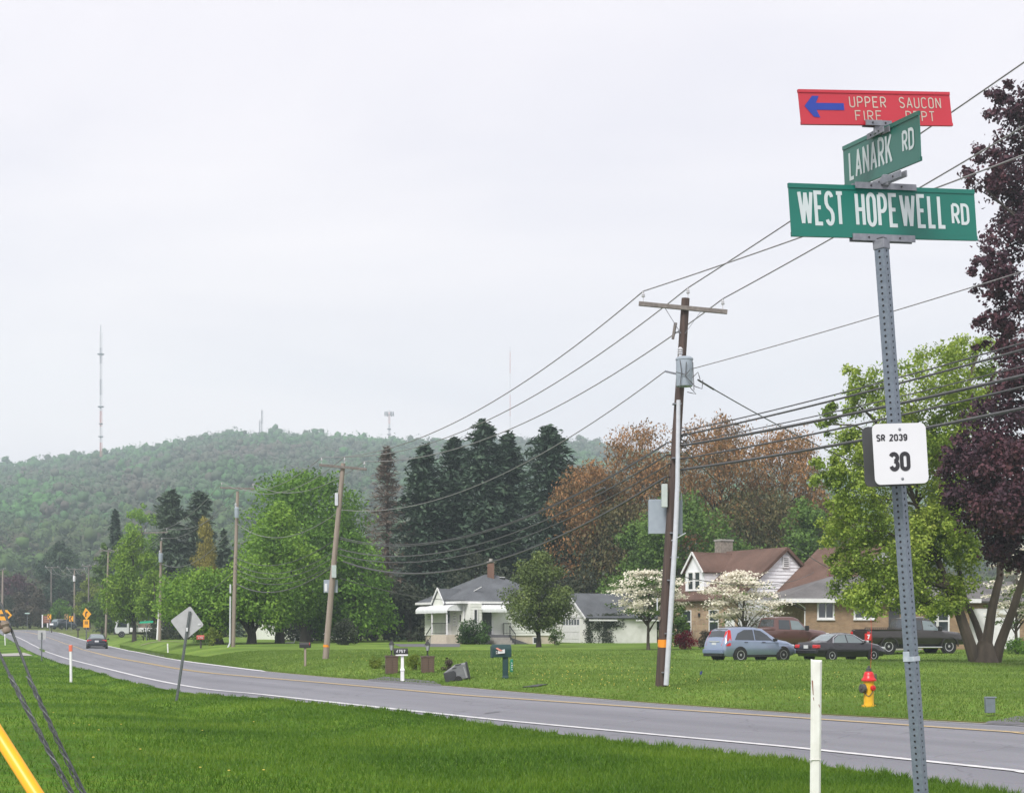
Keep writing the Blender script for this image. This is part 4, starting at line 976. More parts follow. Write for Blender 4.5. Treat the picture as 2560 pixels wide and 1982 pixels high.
    text('SAUCON', o + u * (w * .655) + v * (h * .50), u, v, n, h * .33, t=.11, m=M['scream'], parent=s, scale_to=w * .275)
    text('FIRE', o + u * (w * .355) + v * (h * .115), u, v, n, h * .31, t=.11, m=M['scream'], parent=s, scale_to=w * .17)
    text('DEPT', o + u * (w * .69) + v * (h * .115), u, v, n, h * .31, t=.11, m=M['scream'], parent=s, scale_to=w * .19)
    A = MB(); A.poly([o + u * (w * i) + v * (h * j) + n * .0016 for i, j in ((.03,.53),(.085,.82),(.128,.82),(.105,.62),(.285,.62),(.285,.42),(.105,.42),(.125,.20),(.083,.22))]); A.build('arrow', M['sblue'], s)
    # brackets
    def bracket(a, b, dL, dR, th, label):
        p, q = P(*a, dL), P(*b, dR); u = (q - p).normalized(); up = ax; n = u.cross(up).normalized()
        if n.y > 0: n = -n
        mb = MB(); c = (p + q) / 2; hl = (q - p).length / 2
        for sgn in (-1, 1):
            mb.add([L(c + u * (i * hl) + up * (j * th / 2) + n * (sgn * .013 + k * .003)) for i, j, k in ((-1,-1,-1),(1,-1,-1),(1,1,-1),(-1,1,-1),(-1,-1,1),(1,-1,1),(1,1,1),(-1,1,1))], [(0,1,2,3),(7,6,5,4),(0,4,5,1),(1,5,6,2),(2,6,7,3),(3,7,4,0)])
        o = mb.build('bracket', M['steel'], root); o['label'] = label
        for i in (-.5, .5):
            MB().lathe([(.004, 0), (.004, .003)], L(c + u * (i * hl) + n * .0162), 8, n.to_track_quat('Z', 'Y').to_matrix()).build('bolt', M['dark_metal'], o)
    bracket((2128, 594), (2283, 600), 6.52, 6.62, .028, 'clamp under the lowest blade')
    bracket((2134, 465), (2286, 472), 6.52, 6.62, .026, 'clamp on top of the lowest blade')
    bracket((2190, 462), (2259, 434), 6.62, 6.38, .026, 'clamp under the middle blade')
    bracket((2176, 343), (2216, 322), 6.68, 6.5, .024, 'clamp on top of the middle blade')
    bracket((2160, 309), (2224, 312), 6.55, 6.60, .022, 'clamp under the topmost blade')
    c = MB()
    cc = foot + ax * ((P(2206, 612, D).z - foot.z) / ax.z); w = half + .004
    c.add([L(cc + e1 * (i * w) + e2 * (j * w) + ax * (k * .02)) for k in (-1, 1) for i, j in ((-1,-1),(1,-1),(1,1),(-1,1))], [(3,2,1,0),(4,5,6,7),(0,1,5,4),(1,2,6,5),(2,3,7,6),(3,0,4,7)])
    for y, x0, d0 in ((452, 2214, 6.55), (322, 2194, 6.58)):
        q = P(x0, y, d0); MB().box(L(q), (.03, .03, .045)).build('cross_bracket', M['steel'], root, bevel=.002)
    c.build('post_cap', M['steel'], root, bevel=.002)
    # white marker plate, rounded, mounted on both sides of a grey spacer
    nrm = Vector((.22, -1, .02)).normalized(); up = Vector((-.055, 0, 1)); up = (up - nrm * up.dot(nrm)).normalized(); uu = up.cross(nrm).normalized()
    if uu.x < 0: uu = -uu
    pc = P(2250.5, 1134, 6.40)
    w2, h2 = .119, .1245
    def plate(off, th, m, name, par, dx=0):
        ol = []
        for cx, cy, a0 in ((1,1,0),(-1,1,90),(-1,-1,180),(1,-1,270)):
            rr = .024
            for i in range(7):
                a = math.radians(a0 + i * 15); ol.append(L(pc + uu * (cx * (w2 - rr) + rr * math.cos(a) + dx) + up * (cy * (h2 - rr) + rr * math.sin(a)) + nrm * off))
        return MB().prism(ol, nrm * th).build(name, m, par)
    pl = plate(0, .003, M['splate'], 'marker_plate', root); pl['label'] = 'white rounded plate reading SR 2039 over 30'
    pb = plate(-.082, .004, mat('dark_plate_back', (.06, .062, .065), .6, var=.1), 'rear_plate', root, -.006)
    o2 = L(pc) + nrm * .003
    text('SR 2039', o2 - uu * .101 + up * .052, uu, up, nrm, .029, m=M['ink'], parent=pl, t=.2, scale_to=.132)
    text('30', o2 - uu * .0455 - up * .072, uu, up, nrm, .080, m=M['ink'], parent=pl, t=.21, scale_to=.09 - .012)
    for yy in (.1, -.103):
        b = MB().lathe([(.006, 0), (.006, .002), (.003, .004)], o2 + up * yy + uu * .002, 10, nrm.to_track_quat('Z', 'Y').to_matrix()); b.build('bolt', M['steel'], pl)
sign_post()

# ------------------------------------------------------------------ near posts and guy wires
def slat_post(name, label, base, top, w, th, m, cat='marker post', group=None, tip=None, tear=False):
    root = thing(name, label, cat, base, 0, group); t = top - base
    mb = MB(); k = 9; o = 0
    r = random.Random(4)
    rows = []
    for i in range(k + 1):
        q = t * (i / k); ww = w / 2 * (1.06 if tear and i == k else 1)
        rows.append([q + Vector((-ww, 0, 0)), q + Vector((-ww * .55, -th, 0)), q + Vector((ww * .55, -th, 0)), q + Vector((ww, 0, 0)), q + Vector((ww * .55, th * .6, 0)), q + Vector((-ww * .55, th * .6, 0))])
    if tear:
        for j, dz in enumerate((.02, .004, -.006, .012, 0, .01)): rows[-1][j] += Vector((0, 0, dz))
    vs = [v for rw in rows for v in rw]; fs = []
    for i in range(k):
        for j in range(6): fs.append((i*6 + j, i*6 + (j+1) % 6, (i+1)*6 + (j+1) % 6, (i+1)*6 + j))
    fs.append(tuple(k*6 + j for j in range(6)))
    mb.add(vs, fs).build('post', m, root, smooth=False, bevel=.004)
    return root, t
# broken white post in front of the road
D = 12.2; bx = (2037 - 1280) / FPX * D
root, t = slat_post('marker_post', 'tall white flat post with torn top beside the street sign', Vector((bx, D, Gz(bx, D))), P(2041, 1652, D), .088, .022, M['white_old'], tear=True)
mb = MB()
for x0, y0, x1, y1, ww in ((2030.5, 1700, 2033, 1736, 3), (2033.5, 1742, 2034.5, 1750, 2), (2047, 1760, 2049, 1767, 2)):
    a, b = P(x0, y0, D - .026) - root.location, P(x1, y1, D - .026) - root.location; q = Vector((ww * D / FPX / 2, 0, 0)); mb.quad(a - q, a + q, b + q * .6, b - q * .6)
mb.build('rust_scar', mat('rusty_scar', (.25, .10, .06), .8, var=.2), root)
ring = MB().box(P(2038, 1898, D - .023) - root.location, (.086, .012, .005)); ring.build('seam', M['white_old'], root)
def verge_post(name, label, x, d, topy, w, m, tipm=None, group=None):
    X = (x - 1280) / FPX * d; b = Vector((X, d, Gz(X, d))); tp = P(x - 1, topy, d)
    root, t = slat_post(name, label, b, tp, w, w * .3, m, group=group)
    if tipm: MB().box(t * .91, (w * 1.12, w * .75, t.length * .17)).build('reflector_cap', tipm, root)
    return root
M['coral'] = mat('coral_reflector', (.72, .16, .09), .5, var=.1)
verge_post('marker_post', 'slim white marker post with coral red top beside the road', 177.5, 56.5, 1611, .1, M['white'], M['coral'])
verge_post('marker_post', 'tiny white marker post on the verge at the far bend', 13, 172, 1585, .12, M['white'])
verge_post('marker_post', 'short cream stake beside the side entrance', 420, dF(420, 9), 1608, .11, M['white_old'])
def roadsign_back(label, x, d, lean, zt, shape, size, m=None):
    X = (x - 1280) / FPX * d; b = Vector((X, d, Gz(X, d))); root = thing('road_sign', label, 'road sign', b)
    tp = Vector((lean * zt, 0, zt))
    # U-channel post on the rear face
    mb = MB(); mb.bar((0, 0, -.2), tp, .03, .012, Vector((0, 1, 0)))
    for sg in (-1, 1): mb.bar((sg * .026, .012, -.2), tp + Vector((sg * .026, .012, 0)), .022, .006, Vector((0, 1, 0)))
    mb.build('post', M['sign_post_dark'], root)
    return root, tp
M['sign_post_dark'] = mat('weathered_post', (.12, .135, .14), .6, metal=.2, scale=30, col2=(.085, .1, .105))
root, tp = roadsign_back('grey back of a diamond warning sign on a leaning post', 438, 41, .163, 2.36, 'diamond', .61)
b = root.location
cn = [(475.4, 1514), (510, 1562), (462, 1600), (425.7, 1551)]
pts = [P(x, y, 41.05) - b for x, y in cn]; cen = sum(pts, Vector()) / 4
ol = []
for i in range(4):
    a, p, q = pts[i - 1], pts[i], pts[(i + 1) % 4]
    for k in range(5):
        t = k / 4; e0 = p.lerp(a, .09); e1 = p.lerp(q, .09); ol.append(e0.lerp(p, t).lerp(p.lerp(e1, t), t))
pl = MB().prism(ol, (0, .006, 0)).build('sign_panel', M['sign_back'], root)
MB().box(P(467.5, 1573, 40.97) - b, (.045, .005, .10)).build('sticker', M['splate'], root)
MB().box(P(498, 1560.5, 41.03) - b, (.075, .005, .035)).build('sticker', M['splate'], root)
root, tp = roadsign_back('small grey back of a rectangular road sign on a dark post', 104, 98, 0.0, 1.82, 'rect', .5)
b = root.location
MB().prism([P(x, y, 98.05) - b for x, y in ((94.6, 1574.6), (114.6, 1574.6), (114.6, 1598), (94.6, 1598))], (0, .006, 0)).build('sign_panel', M['sign_back'], root)
# guy wires at the left edge
M['guy_yellow'] = mat('yellow_guy_guard', (.78, .38, .005), .4, scale=4, col2=(.70, .33, .005))
M['strand'] = mat('guy_strand', (.075, .085, .085), .5, metal=.4, scale=90, col2=(.035, .04, .04), stretch=(1, 1, 1))
def guy(label, pts, d, rad, grip_from):
    w = [P(x, y, d + dd) for x, y, dd in pts]; end = w[-1]; t = (w[-1] - w[-2]).normalized()
    e = end + t * ((end.z - 0) / -t.z); e.z = Gz(e.x, e.y) - .05; root = thing('guy_wire', label, 'guy wire', e, 0, 'guy wires at the verge')
    w = [q - e for q in w] + [Vector((0, 0, 0))]
    MB().tube(w, rad, 8).build('strand', M['strand'], root, smooth=True)
    # preformed grip: helical rods wound over the lower strand
    a, b2 = P(*grip_from, d) - e, Vector((0, 0, 0)); ax = (b2 - a); Lg = ax.length; ax = ax / Lg
    s = ax.cross(Vector((0, 1, 0))).normalized(); q = s.cross(ax)
    for ph in (0, 2.1, 4.2):
        pl = []; n = 110
        for i in range(n + 1):
            tt = i / n * Lg; an = tt / .075 * 2 * math.pi * .5 + ph; pl.append(a + ax * tt + (s * math.cos(an) + q * math.sin(an)) * (rad * 1.35))
        MB().tube(pl, rad * .55, 5).build('grip_rod', M['strand'], root, smooth=True)
    return root
guy('upper dark guy wire crossing the verge from the clamp', [(-45, 1400, .4), (17, 1545, .2), (100, 1757, 0), (217, 1990, -.2)], 5.6, .0052, (70, 1690))
guy('lower dark guy wire crossing the verge', [(-90, 1440, .4), (0, 1635, .2), (60, 1765, 0), (187, 1990, -.2)], 5.4, .0052, (25, 1690))
a, b2 = P(-40, 1758, 5.2), P(130, 2012, 5.0); t = (b2 - a).normalized(); e = b2 + t * (b2.z / -t.z); e.z = Gz(e.x, e.y) - .03
root = thing('guy_guard', 'bright yellow plastic guy guard in the bottom corner', 'guy guard', e)
st = a - t * .9 - e
MB().tube([st, Vector((0, 0, 0))], .0235, 18).build('tube', M['guy_yellow'], root, smooth=True)
MB().tube([st - t * 2.5, st], .006, 6).build('strand', M['strand'], root)
c = P(14, 1567, 5.75); root = thing('guy_clamp', 'beige weathered clamp on the upper guy wire', 'clamp', c)
M['beige'] = mat('beige_plastic', (.24, .20, .155), .7, scale=30, col2=(.13, .10, .075))
ax_ = Vector((.28, 0, -.96)); Mx = ax_.to_track_quat('Z', 'Y').to_matrix()
MB().lathe([(.007, -.024), (.014, -.02), (.017, -.01), (.012, 0), (.016, .01), (.014, .02), (.006, .024)], (0, 0, 0), 12, Mx).build('body', M['beige'], root, smooth=True)
MB().box((-.02, 0, .004), (.026, .022, .02)).build('jaw', mat('brown_jaw', (.12, .08, .06), .7, var=.2), root, bevel=.004)

# ------------------------------------------------------------------ utility poles
def sagwire(name, label, a, b, sag, rad, m, group, n=28, cat='cable'):
    a, b = Vector(a), Vector(b)
    root_loc = a
    mb = MB(); pts = []
    for i in range(n + 1):
        t = i / n; q = a.lerp(b, t); q.z -= sag * 4 * t * (1 - t); pts.append(q - root_loc)
    o = mb.tube(pts, rad * 1.45, 5).build(name, m, None, smooth=True, loc=root_loc)
    return tag(o, label, cat, group)
def insulator(c, h=.16, r=.055):
    return MB().lathe([(.012, -h * .9), (.012, 0), (r * .8, 0), (r, h * .15), (r * .55, h * .3), (r * .95, h * .42), (r * .45, h * .6), (r * .6, h * .78), (r * .25, h)], c, 10)
def pole(label, x, d, toppx, r0, r1, m, arm=None, group='wooden utility poles along the road', arm_dz=.0, brace=True):
    """arm: pixel ends of the crossarm"""
    X = (x - 1280) / FPX * d; b = Vector((X, d, Gz(X, d))); root = thing('utility_pole', label, 'utility pole', b, 0, group)
    tp = P(toppx[0], toppx[1], d) - b
    MB().tube([Vector((0, 0, -.3)), tp * .33, tp * .66, tp], [r0, r0 + (r1 - r0) * .33, r0 + (r1 - r0) * .66, r1], 16).build('shaft', m, root, smooth=True)
    att = []
    if arm:
        (x0, y0), (x1, y1) = arm; a, c = P(x0, y0, d - r1 - .06) - b, P(x1, y1, d - r1 - .06) - b
        MB().bar(a, c, .10, .12).build('crossarm', M['arm_wood'], root, bevel=.006)
        mid = (a + c) / 2
        for t in (.05, .95):
            q = a.lerp(c, t) + Vector((0, 0, .20)); ins = insulator(q).build('insulator', M['porcelain'], root, smooth=True); att.append(q + Vector((0, 0, .16)) + b)
        q = tp + Vector((r1 * .6, 0, .14)); insulator(q).build('insulator', M['porcelain'], root, smooth=True); att.insert(1, q + Vector((0, 0, .16)) + b)
        if brace:
            for t in (.30, .70):
                q = a.lerp(c, t) + Vector((0, .02, -.06)); e = mid + Vector((0, .02, -.72)); e = e.lerp(Vector((q.x, e.y, e.z)), .12)
                MB().bar(q, e, .012, .035, Vector((0, 1, 0))).build('brace', M['steel'], root)
    return root, b, tp, att
def can(root, b, c, r=.22, h=.75, name='transformer'):
    o = MB().lathe([(r * .96, 0), (r, .03), (r, h - .03), (r * 1.06, h - .02), (r * 1.06, h + .02), (r * .8, h + .07), (.02, h + .09)], c, 20).build(name, M['grey_box'], root, smooth=True)
    MB().lathe([(.05, 0), (.05, .1), (.08, .12), (.05, .15), (.08, .18), (.05, .21), (.08, .24), (.03, .3)], Vector(c) + Vector((-r * .5, -.02, h + .04)), 10).build('bushing', M['porcelain'], o, smooth=True)
    return o
# main pole
D1 = 44.3
p1, b1, t1, A1 = pole('tall dark wooden utility pole with transformer, cabinets and orange band', 1651, D1, (1714, 746), .168, .115, M['pole_dark'], ((1597, 759), (1818, 780)), brace=True)
tp1 = lambda x, y, dd=0: P(x, y, D1 + dd) - b1
can(p1, b1, tp1(1711, 966, -.42), r=.235, h=.76)
MB().box(tp1(1706, 935, -.2), (.12, .35, .08)).build('transformer_mount', M['steel'], p1)
jm = MB()
for pts in ([(1700, 900), (1704, 930), (1700, 965)], [(1716, 905), (1714, 940), (1726, 965), (1738, 966)], [(1690, 930), (1715, 937), (1724, 925)], [(1732, 905), (1733, 930), (1750, 960), (1735, 975)], [(1730, 945), (1745, 930), (1750, 948)], [(1738, 966), (1755, 972), (1757, 950)], [(1725, 968), (1740, 985), (1718, 980)]):
    q = [tp1(x, y, -.70) for x, y in pts]; jm.tube([q[0], q[0].lerp(q[1], .5), q[1], q[1].lerp(q[-1], .5), q[-1]], .012, 5)
jm.build('jumper_leads', M['cable'], p1, smooth=True)
MB().tube([tp1(1689, 807, -.1), tp1(1682, 848, -.1)], [.05, .04], 10).build('fuse_cutout', M['arm_wood'], p1, smooth=True)
MB().bar(tp1(1684, 831, -.1), tp1(1700, 831, 0), .03, .03).build('fuse_bracket', M['steel'], p1)
MB().bar(tp1(1662, 928, -.1), tp1(1692, 935, -.1), .03, .05).build('neutral_bracket', M['steel'], p1)
cd = [tp1(x, y, -.24) for x, y in ((1665.5, 1712), (1677, 1530), (1689, 1330), (1694, 1200), (1696, 1000))]
MB().tube(cd, [.075, .075, .072, .066, .058], 14).build('conduit', M['conduit'], p1, smooth=True)
for k, (x, y) in enumerate(((1668, 1680), (1676, 1583), (1682, 1450), (1689, 1332), (1690, 1393), (1694, 1145), (1696, 1010))):
    MB().box(tp1(x - 4, y, -.16), (.24, .2, .035)).build('strap', M['steel'], p1)
MB().lathe([(.166, -.11), (.166, .11)], tp1(1659, 1608, 0), 20).build('orange_band', M['orange'], p1, smooth=True)
MB().box(tp1(1648, 1545, -.16), (.07, .01, .1)).build('pole_tag', M['beige'], p1)
MB().box(tp1(1643, 1510, -.1), (.03, .03, .35)).build('ground_cover', M['conduit'], p1)
cab = MB().box(tp1(1644, 1292, .32), (.52, .34, .98)).build('cabinet', M['grey_box'], p1, bevel=.012); cab['label'] = 'large grey cabinet behind the pole, lower'
cab = MB().box(tp1(1692, 1294, .32), (.30, .30, .98)).build('cabinet', M['grey_box'], p1, bevel=.012)
cab = MB().box(tp1(1661, 1239, -.14), (.165, .16, .66)).build('cabinet', mat('pale_green_box', (.42, .47, .45), .5, var=.05), p1, bevel=.012); cab['label'] = 'slim pale box above the large cabinet'
MB().tube([tp1(1676, 1352, -.1), tp1(1690, 1346, -.3), tp1(1714, 1332, -.5)], .014, 6).build('step_arm', M['conduit'], p1)
MB().tube([tp1(1700, 1226, 0), tp1(1703, 1232, .2), tp1(1704, 1262, .25)], .02, 6).build('cable_drop', M['conduit'], p1)
ck = MB()
for i, (x, y) in enumerate(((1708, 1080), (1712, 1098), (1704, 1110), (1716, 1092), (1708, 1128))):
    c = tp1(x, y, -.05); ck.tube([c + Vector((math.cos(a) * .16, math.sin(a * 2) * .05, math.sin(a) * .11)) for a in np.linspace(0, 5.5, 12)], .014, 5)
ck.build('cable_coil', M['cable'], p1, smooth=True)
for x, y in ((1665, 1106), (1667, 1137), (1672, 1160), (1664, 1192), (1707, 1092), (1707, 1114), (1704, 1147), (1704, 1173)):
    MB().bar(tp1(x, y, -.15), tp1(1686 + (1130 - y) * .04, y, 0), .03, .03).build('cable_clamp', M['dark_metal'], p1)
D2 = 72.5
p2, b2_, t2, A2 = pole('weathered grey utility pole leaning right with orange band and meter box', 812.5, D2, (858, 1158), .15, .105, M['pole_wood'], ((798, 1162), (917, 1173)), brace=False)
tp2 = lambda x, y, dd=0: P(x, y, D2 + dd) - b2_
MB().lathe([(.155, -.055), (.155, .055)], tp2(816, 1614), 18).build('orange_band', M['orange'], p2, smooth=True)
MB().box(tp2(841.5, 1248, -.1), (.15, .16, .58)).build('capacitor_box', M['conduit'], p2, bevel=.01)
MB().box(tp2(835, 1428, -.16), (.22, .1, .58)).build('cabinet', mat('pale_green_cabinet', (.38, .44, .42), .5, var=.05), p2, bevel=.01)
MB().box(tp2(827, 1465, .2), (.64, .2, .6)).build('cabinet', M['grey_box'], p2, bevel=.01)
MB().box(tp2(815, 1468, .09), (.12, .02, .36)).build('sticker', M['splate'], p2)
D3 = 103.8
p3, b3, t3, A3 = pole('weathered grey utility pole with conduit kicked out at its foot', 582, D3, (594, 1228), .15, .10, M['pole_wood'], ((550, 1219), (637, 1222)), brace=False)
tp3 = lambda x, y, dd=0: P(x, y, D3 + dd) - b3
can(p3, b3, tp3(592, 1294, -.33), r=.15, h=.62)
MB().tube([tp3(576, 1490, -.2), tp3(575, 1606, -.2), tp3(572, 1614, -.25), tp3(559, 1636, -.5)], .055, 8).build('conduit', M['conduit'], p3, smooth=True)
MB().box(tp3(576, 1471, -.15), (.1, .1, .58)).build('junction_box', M['conduit'], p3)
MB().box(tp3(558, 1636, -.5), (.3, .25, .14)).build('conduit_foot', M['white'], p3)
D4 = 192.0
p4, b4, t4, A4 = pole('far grey utility pole with a crossarm past the driving sedan', 264, D4, (271, 1376), .15, .10, M['pole_wood'], ((248, 1376), (296, 1376)), brace=False)
D5 = 145.0
p5, b5, t5, A5 = pole('utility pole with a grey transformer behind the young maple', 399, D5, (403, 1352), .15, .10, M['pole_wood'], ((360, 1332), (420, 1330)), brace=False)
can(p5, b5, P(402, 1405, D5 - .3) - b5, r=.2, h=.75)
p6, b6, t6, A6 = pole('distant utility pole with a white transformer at the bend', 186, 280, (186, 1424), .17, .11, M['pole_wood'], ((165, 1421), (213, 1424)), brace=False)
c6 = can(p6, b6, P(185.5, 1453, 279.7) - b6, r=.22, h=.9); c6.data.materials[0] = M['white']
p7, b7, t7, A7 = pole('distant thin utility pole left of the transformer pole', 128, 300, (128, 1420), .15, .11, M['arm_wood'], ((112, 1418), (146, 1418)), brace=False)
p8, b8, t8, A8 = pole('distant utility pole at the left edge of the frame', 5, 262, (7, 1424), .2, .13, M['pole_wood'], ((-10, 1424), (14, 1423)), brace=False)
p9, b9, t9, A9 = pole('slim utility pole between the far crossarm pole and the bend', 221, 240, (222, 1415), .14, .09, M['arm_wood'], ((205, 1415), (238, 1414)), brace=False)
p0, b0, t0, A0 = pole('tall wooden utility pole standing right of the picture', 3290, 24.5, (3290, -420), .17, .115, M['pole_dark'], ((3130, -200), (3420, -180)), brace=True)
X = (337.5 - 1280) / FPX * 185
slat_root = thing('wooden_post', 'short thick wooden post among the roadside trees', 'post', (X, 185, Gz(X, 185)))
MB().tube([(0, 0, -.2), (0, 0, 5.2)], [.17, .14], 10).build('shaft', M['pole_wood'], slat_root, smooth=True)
a = at(393, 150); root = thing('white_post', 'tall white slanting post in the roadside yard', 'post', a)
MB().tube([Vector((0, 0, -.1)), P(398, 1526, 150) - a], .105, 10).build('shaft', M['white'], root, smooth=True)
MB().lathe([(.12, 0), (.12, .05), (.03, .1)], P(398, 1526, 150) - a, 10).build('cap', M['white'], root)
# spans
NM = ['left', 'middle', 'right']
WG = 'overhead wires strung between the utility poles'
E0 = [P(3300, 100, 24.3), P(3300, -365, 24.4), P(3300, -135, 24.5)]
q1 = [A1[0], A1[1], A1[2]]
for k in range(3):
    sagwire('power_line', f'{NM[k]} crossarm power line from the banded pole out of the frame', q1[k], E0[k], .12, .0125, M['wire'], WG)
    sagwire('power_line', f'{NM[k]} crossarm power line between the banded pole and the leaning pole', q1[k], A2[k], 1.25, .0125, M['wire'], WG)
    sagwire('power_line', f'{NM[k]} crossarm power line between the leaning pole and the conduit pole', A2[k], A3[k], 1.0, .0125, M['wire'], WG)
    sagwire('power_line', f'{NM[k]} crossarm power line between the conduit pole and the hidden transformer pole', A3[k], A5[k], 1.1, .0125, M['wire'], WG)
    sagwire('power_line', f'{NM[k]} crossarm power line between the hidden transformer pole and the far pole', A5[k], A4[k], 1.2, .0125, M['wire'], WG)
    sagwire('power_line', f'{NM[k]} power line between the far crossarm pole and the slim pole', A4[k], A9[k], 1.2, .014, M['wire'], WG)
    sagwire('power_line', f'{NM[k]} power line from the slim pole to the white transformer pole', A9[k], A6[k], 1.4, .016, M['wire'], WG)
    sagwire('power_line', f'{NM[k]} power line from the white transformer pole to the distant thin pole', A6[k], A7[k], 1.6, .018, M['wire'], WG)
sagwire('neutral_line', 'neutral wire from the transformer out of the frame', P(1712, 927, D1 - .1), P(3300, 440, 24.4), .1, .009, M['wire'], WG)
sagwire('neutral_line', 'neutral wire between the banded pole and the leaning pole', P(1663, 928, D1 - .1), P(852, 1274, D2), 1.25, .011, M['wire'], WG)
sagwire('neutral_line', 'neutral wire between the leaning pole and the conduit pole', P(850, 1276, D2), P(591, 1308, D3), 1.1, .012, M['wire'], WG)
sagwire('neutral_line', 'neutral wire between the conduit pole and the hidden transformer pole', P(590, 1308, D3), P(403, 1408, D5), 1.3, .013, M['wire'], WG)
ORD = ['uppermost', 'second', 'third', 'fourth', 'fifth', 'lowest']
R_ = [(1706, 1078, 862 - 205, .012), (1706, 1088, 866 - 190, .018), (1704, 1108, 905 - 170, .010), (1704, 1114, 926 - 160, .026), (1703, 1147, 954 - 160, .017), (1703, 1174, 1007 - 155, .026)]
yr = [(2560, 845), (2560, 862), (2560, 903), (2560, 926), (2560, 954), (2560, 1007)]
for k, ((x, y, _, rad), (xe, ye)) in enumerate(zip(R_, yr)):
    # far end lies beyond the frame on the straight run through (2560, ye)
    sl = (ye - y) / (xe - x) * 1.06; y2 = ye + (3300 - 2560) * sl
    sagwire('communication_cable', f'{ORD[k]} communication cable from the banded pole out of the frame', P(x, y, D1 - .1), P(3300, y2, 24.4), .16, rad, M['cable'], WG)
Lc = [(1665, 1108, 850, 1343, .013), (1665, 1110, 850, 1347, .012), (1667, 1137, 848, 1372, .017), (1672, 1160, 847, 1386, .014), (1664, 1192, 858, 1403, .024)]
Lk_ = [(846, 1343, 588, 1392, .013), (846, 1372, 588, 1408, .014), (845, 1386, 588, 1420, .014), (845, 1404, 588, 1432, .013), (838, 1412, 590, 1458, .022)]
for k in range(5):
    x, y, x2, y2, rad = Lc[k]; sagwire('communication_cable', f'{ORD[k] if k < 4 else "lowest"} communication cable between the banded pole and the leaning pole', P(x, y, D1 - .1), P(x2, y2, D2), 1.3 if k < 4 else 1.45, rad, M['cable'], WG)
    x, y, x2, y2, rad = Lk_[k]; sagwire('communication_cable', f'{ORD[k] if k < 4 else "lowest"} communication cable between the leaning pole and the conduit pole', P(x, y, D2), P(x2, y2, D3), .9, rad, M['cable'], WG)
sagwire('communication_cable', 'lowest communication cable between the conduit pole and the hidden transformer pole', P(584, 1430, D3), P(404, 1438, D5), 1.6, .02, M['cable'], WG)
sagwire('service_drop', 'thick service cable running from the transformer into the lime green tree', P(1744, 949, D1 - .1), P(2330, 1228, 66), .3, .012, M['cable'], WG)
sagwire('service_drop', 'thin service wire from the banded pole to the ranch house roof', P(1712, 1128, D1), P(2120, 1440, 96), .5, .012, M['cable'], WG)
sagwire('service_drop', 'thin service wire from the leaning pole to the bungalow', P(850, 1445, D2), P(1165, 1500, 113), .3, .013, M['cable'], WG)
sagwire('service_drop', 'thin service wire across the brown roof to the ranch house', P(1700, 1440, D1), P(2035, 1430, 95), .5, .009, M['cable'], WG)
sp = MB().tube([P(1746, 950, D1 - .10), P(1784, 973, D1 + 1.15)], .028, 8).build('splice_sleeve', M['cable'], p1); sp.parent = None; sp.location = (0, 0, 0)
tag(sp, 'black splice sleeve on the service cable beside the transformer', 'splice')
sp2 = MB().tube([P(1490, 1230, 50.5), P(1512, 1219, 49.7)], .04, 8).build('splice_case', M['cable'], None); tag(sp2, 'black splice case on a communication cable left of the banded pole', 'splice')

# ------------------------------------------------------------------ masts on the ridge
def lattice(name, label, x, ytop, ybase, d, w, bands, plat=()):
    X = (x - 1280) / FPX * d; z0 = min(Gz(X, d) + 2, P(x, ybase, d).z); b = Vector((X, d, z0 - 8)); root = thing(name, label, 'mast', b, 0, 'radio masts on the ridge')
    H = P(x, ytop, d).z - b.z; n = len(bands)
    for i, c in enumerate(bands):
        za, zb = H * i / n, H * (i + 1) / n; mb = MB()
        for k in range(3):
            a = k * 2.094; mb.tube([(math.cos(a) * w, math.sin(a) * w, za), (math.cos(a) * w, math.sin(a) * w, zb)], w * .2, 4)
        m_ = 8
        for j in range(m_):
            zz, zy = za + (zb - za) * j / m_, za + (zb - za) * (j + 1) / m_
            for k in range(3):
                a, c2 = k * 2.094, (k + 1) * 2.094
                mb.tube([(math.cos(a) * w, math.sin(a) * w, zz), (math.cos(c2) * w, math.sin(c2) * w, zy)], w * .13, 4)
        mb.build('lattice_section', c, root)
    MB().tube([(0, 0, H), (0, 0, H * 1.05)], w * .25, 5).build('antenna_tip', M['steel'], root)
    for f, pw in plat:
        MB().lathe([(pw, 0), (pw * 1.1, .5), (pw, .8)], (0, 0, H * f), 10).build('antenna_ring', M['steel'], root)
    return root, b, H
M['mast_red'] = mat('mast_red', (.45, .16, .13), .7, var=0); M['mast_white'] = mat('mast_white', (.55, .54, .56), .7, var=0); M['mast_grey'] = mat('mast_grey', (.24, .24, .26), .7, var=0)
r_, w_, g_ = M['mast_red'], M['mast_white'], M['mast_grey']
lattice('radio_mast', 'tall red and white radio mast at the left of the ridge', 252, 830, 1140, 1250, .95, [w_, r_, w_, r_, w_, g_, w_, g_, w_], ((.26, 1.9), (.47, 2.4), (.84, 2.6), (.35, 1.6)))
lattice('radio_mast', 'short pale mast beside trees on the ridge top', 655, 1026, 1085, 1290, .75, [g_, w_, g_])
lattice('radio_mast', 'small dark mast just left of the short pale mast', 650, 1052, 1085, 1285, .9, [g_])
rt, bb, H = lattice('cell_tower', 'cell tower with a crown of antennas on the ridge', 973, 1030, 1090, 1290, .7, [g_, r_, g_, r_], ((.5, 1.6), (.62, 1.6), (.38, 1.6)))
for k in range(6):
    a = k * 1.047; MB().box((math.cos(a) * 3.4, math.sin(a) * 3.4, H - 1.5), (1.1, 1.1, 3.4)).build('antenna_panel', g_, rt)
    MB().bar((0, 0, H - 2), (math.cos(a) * 3.4, math.sin(a) * 3.4, H - 2), .35, .35).build('antenna_arm', g_, rt)
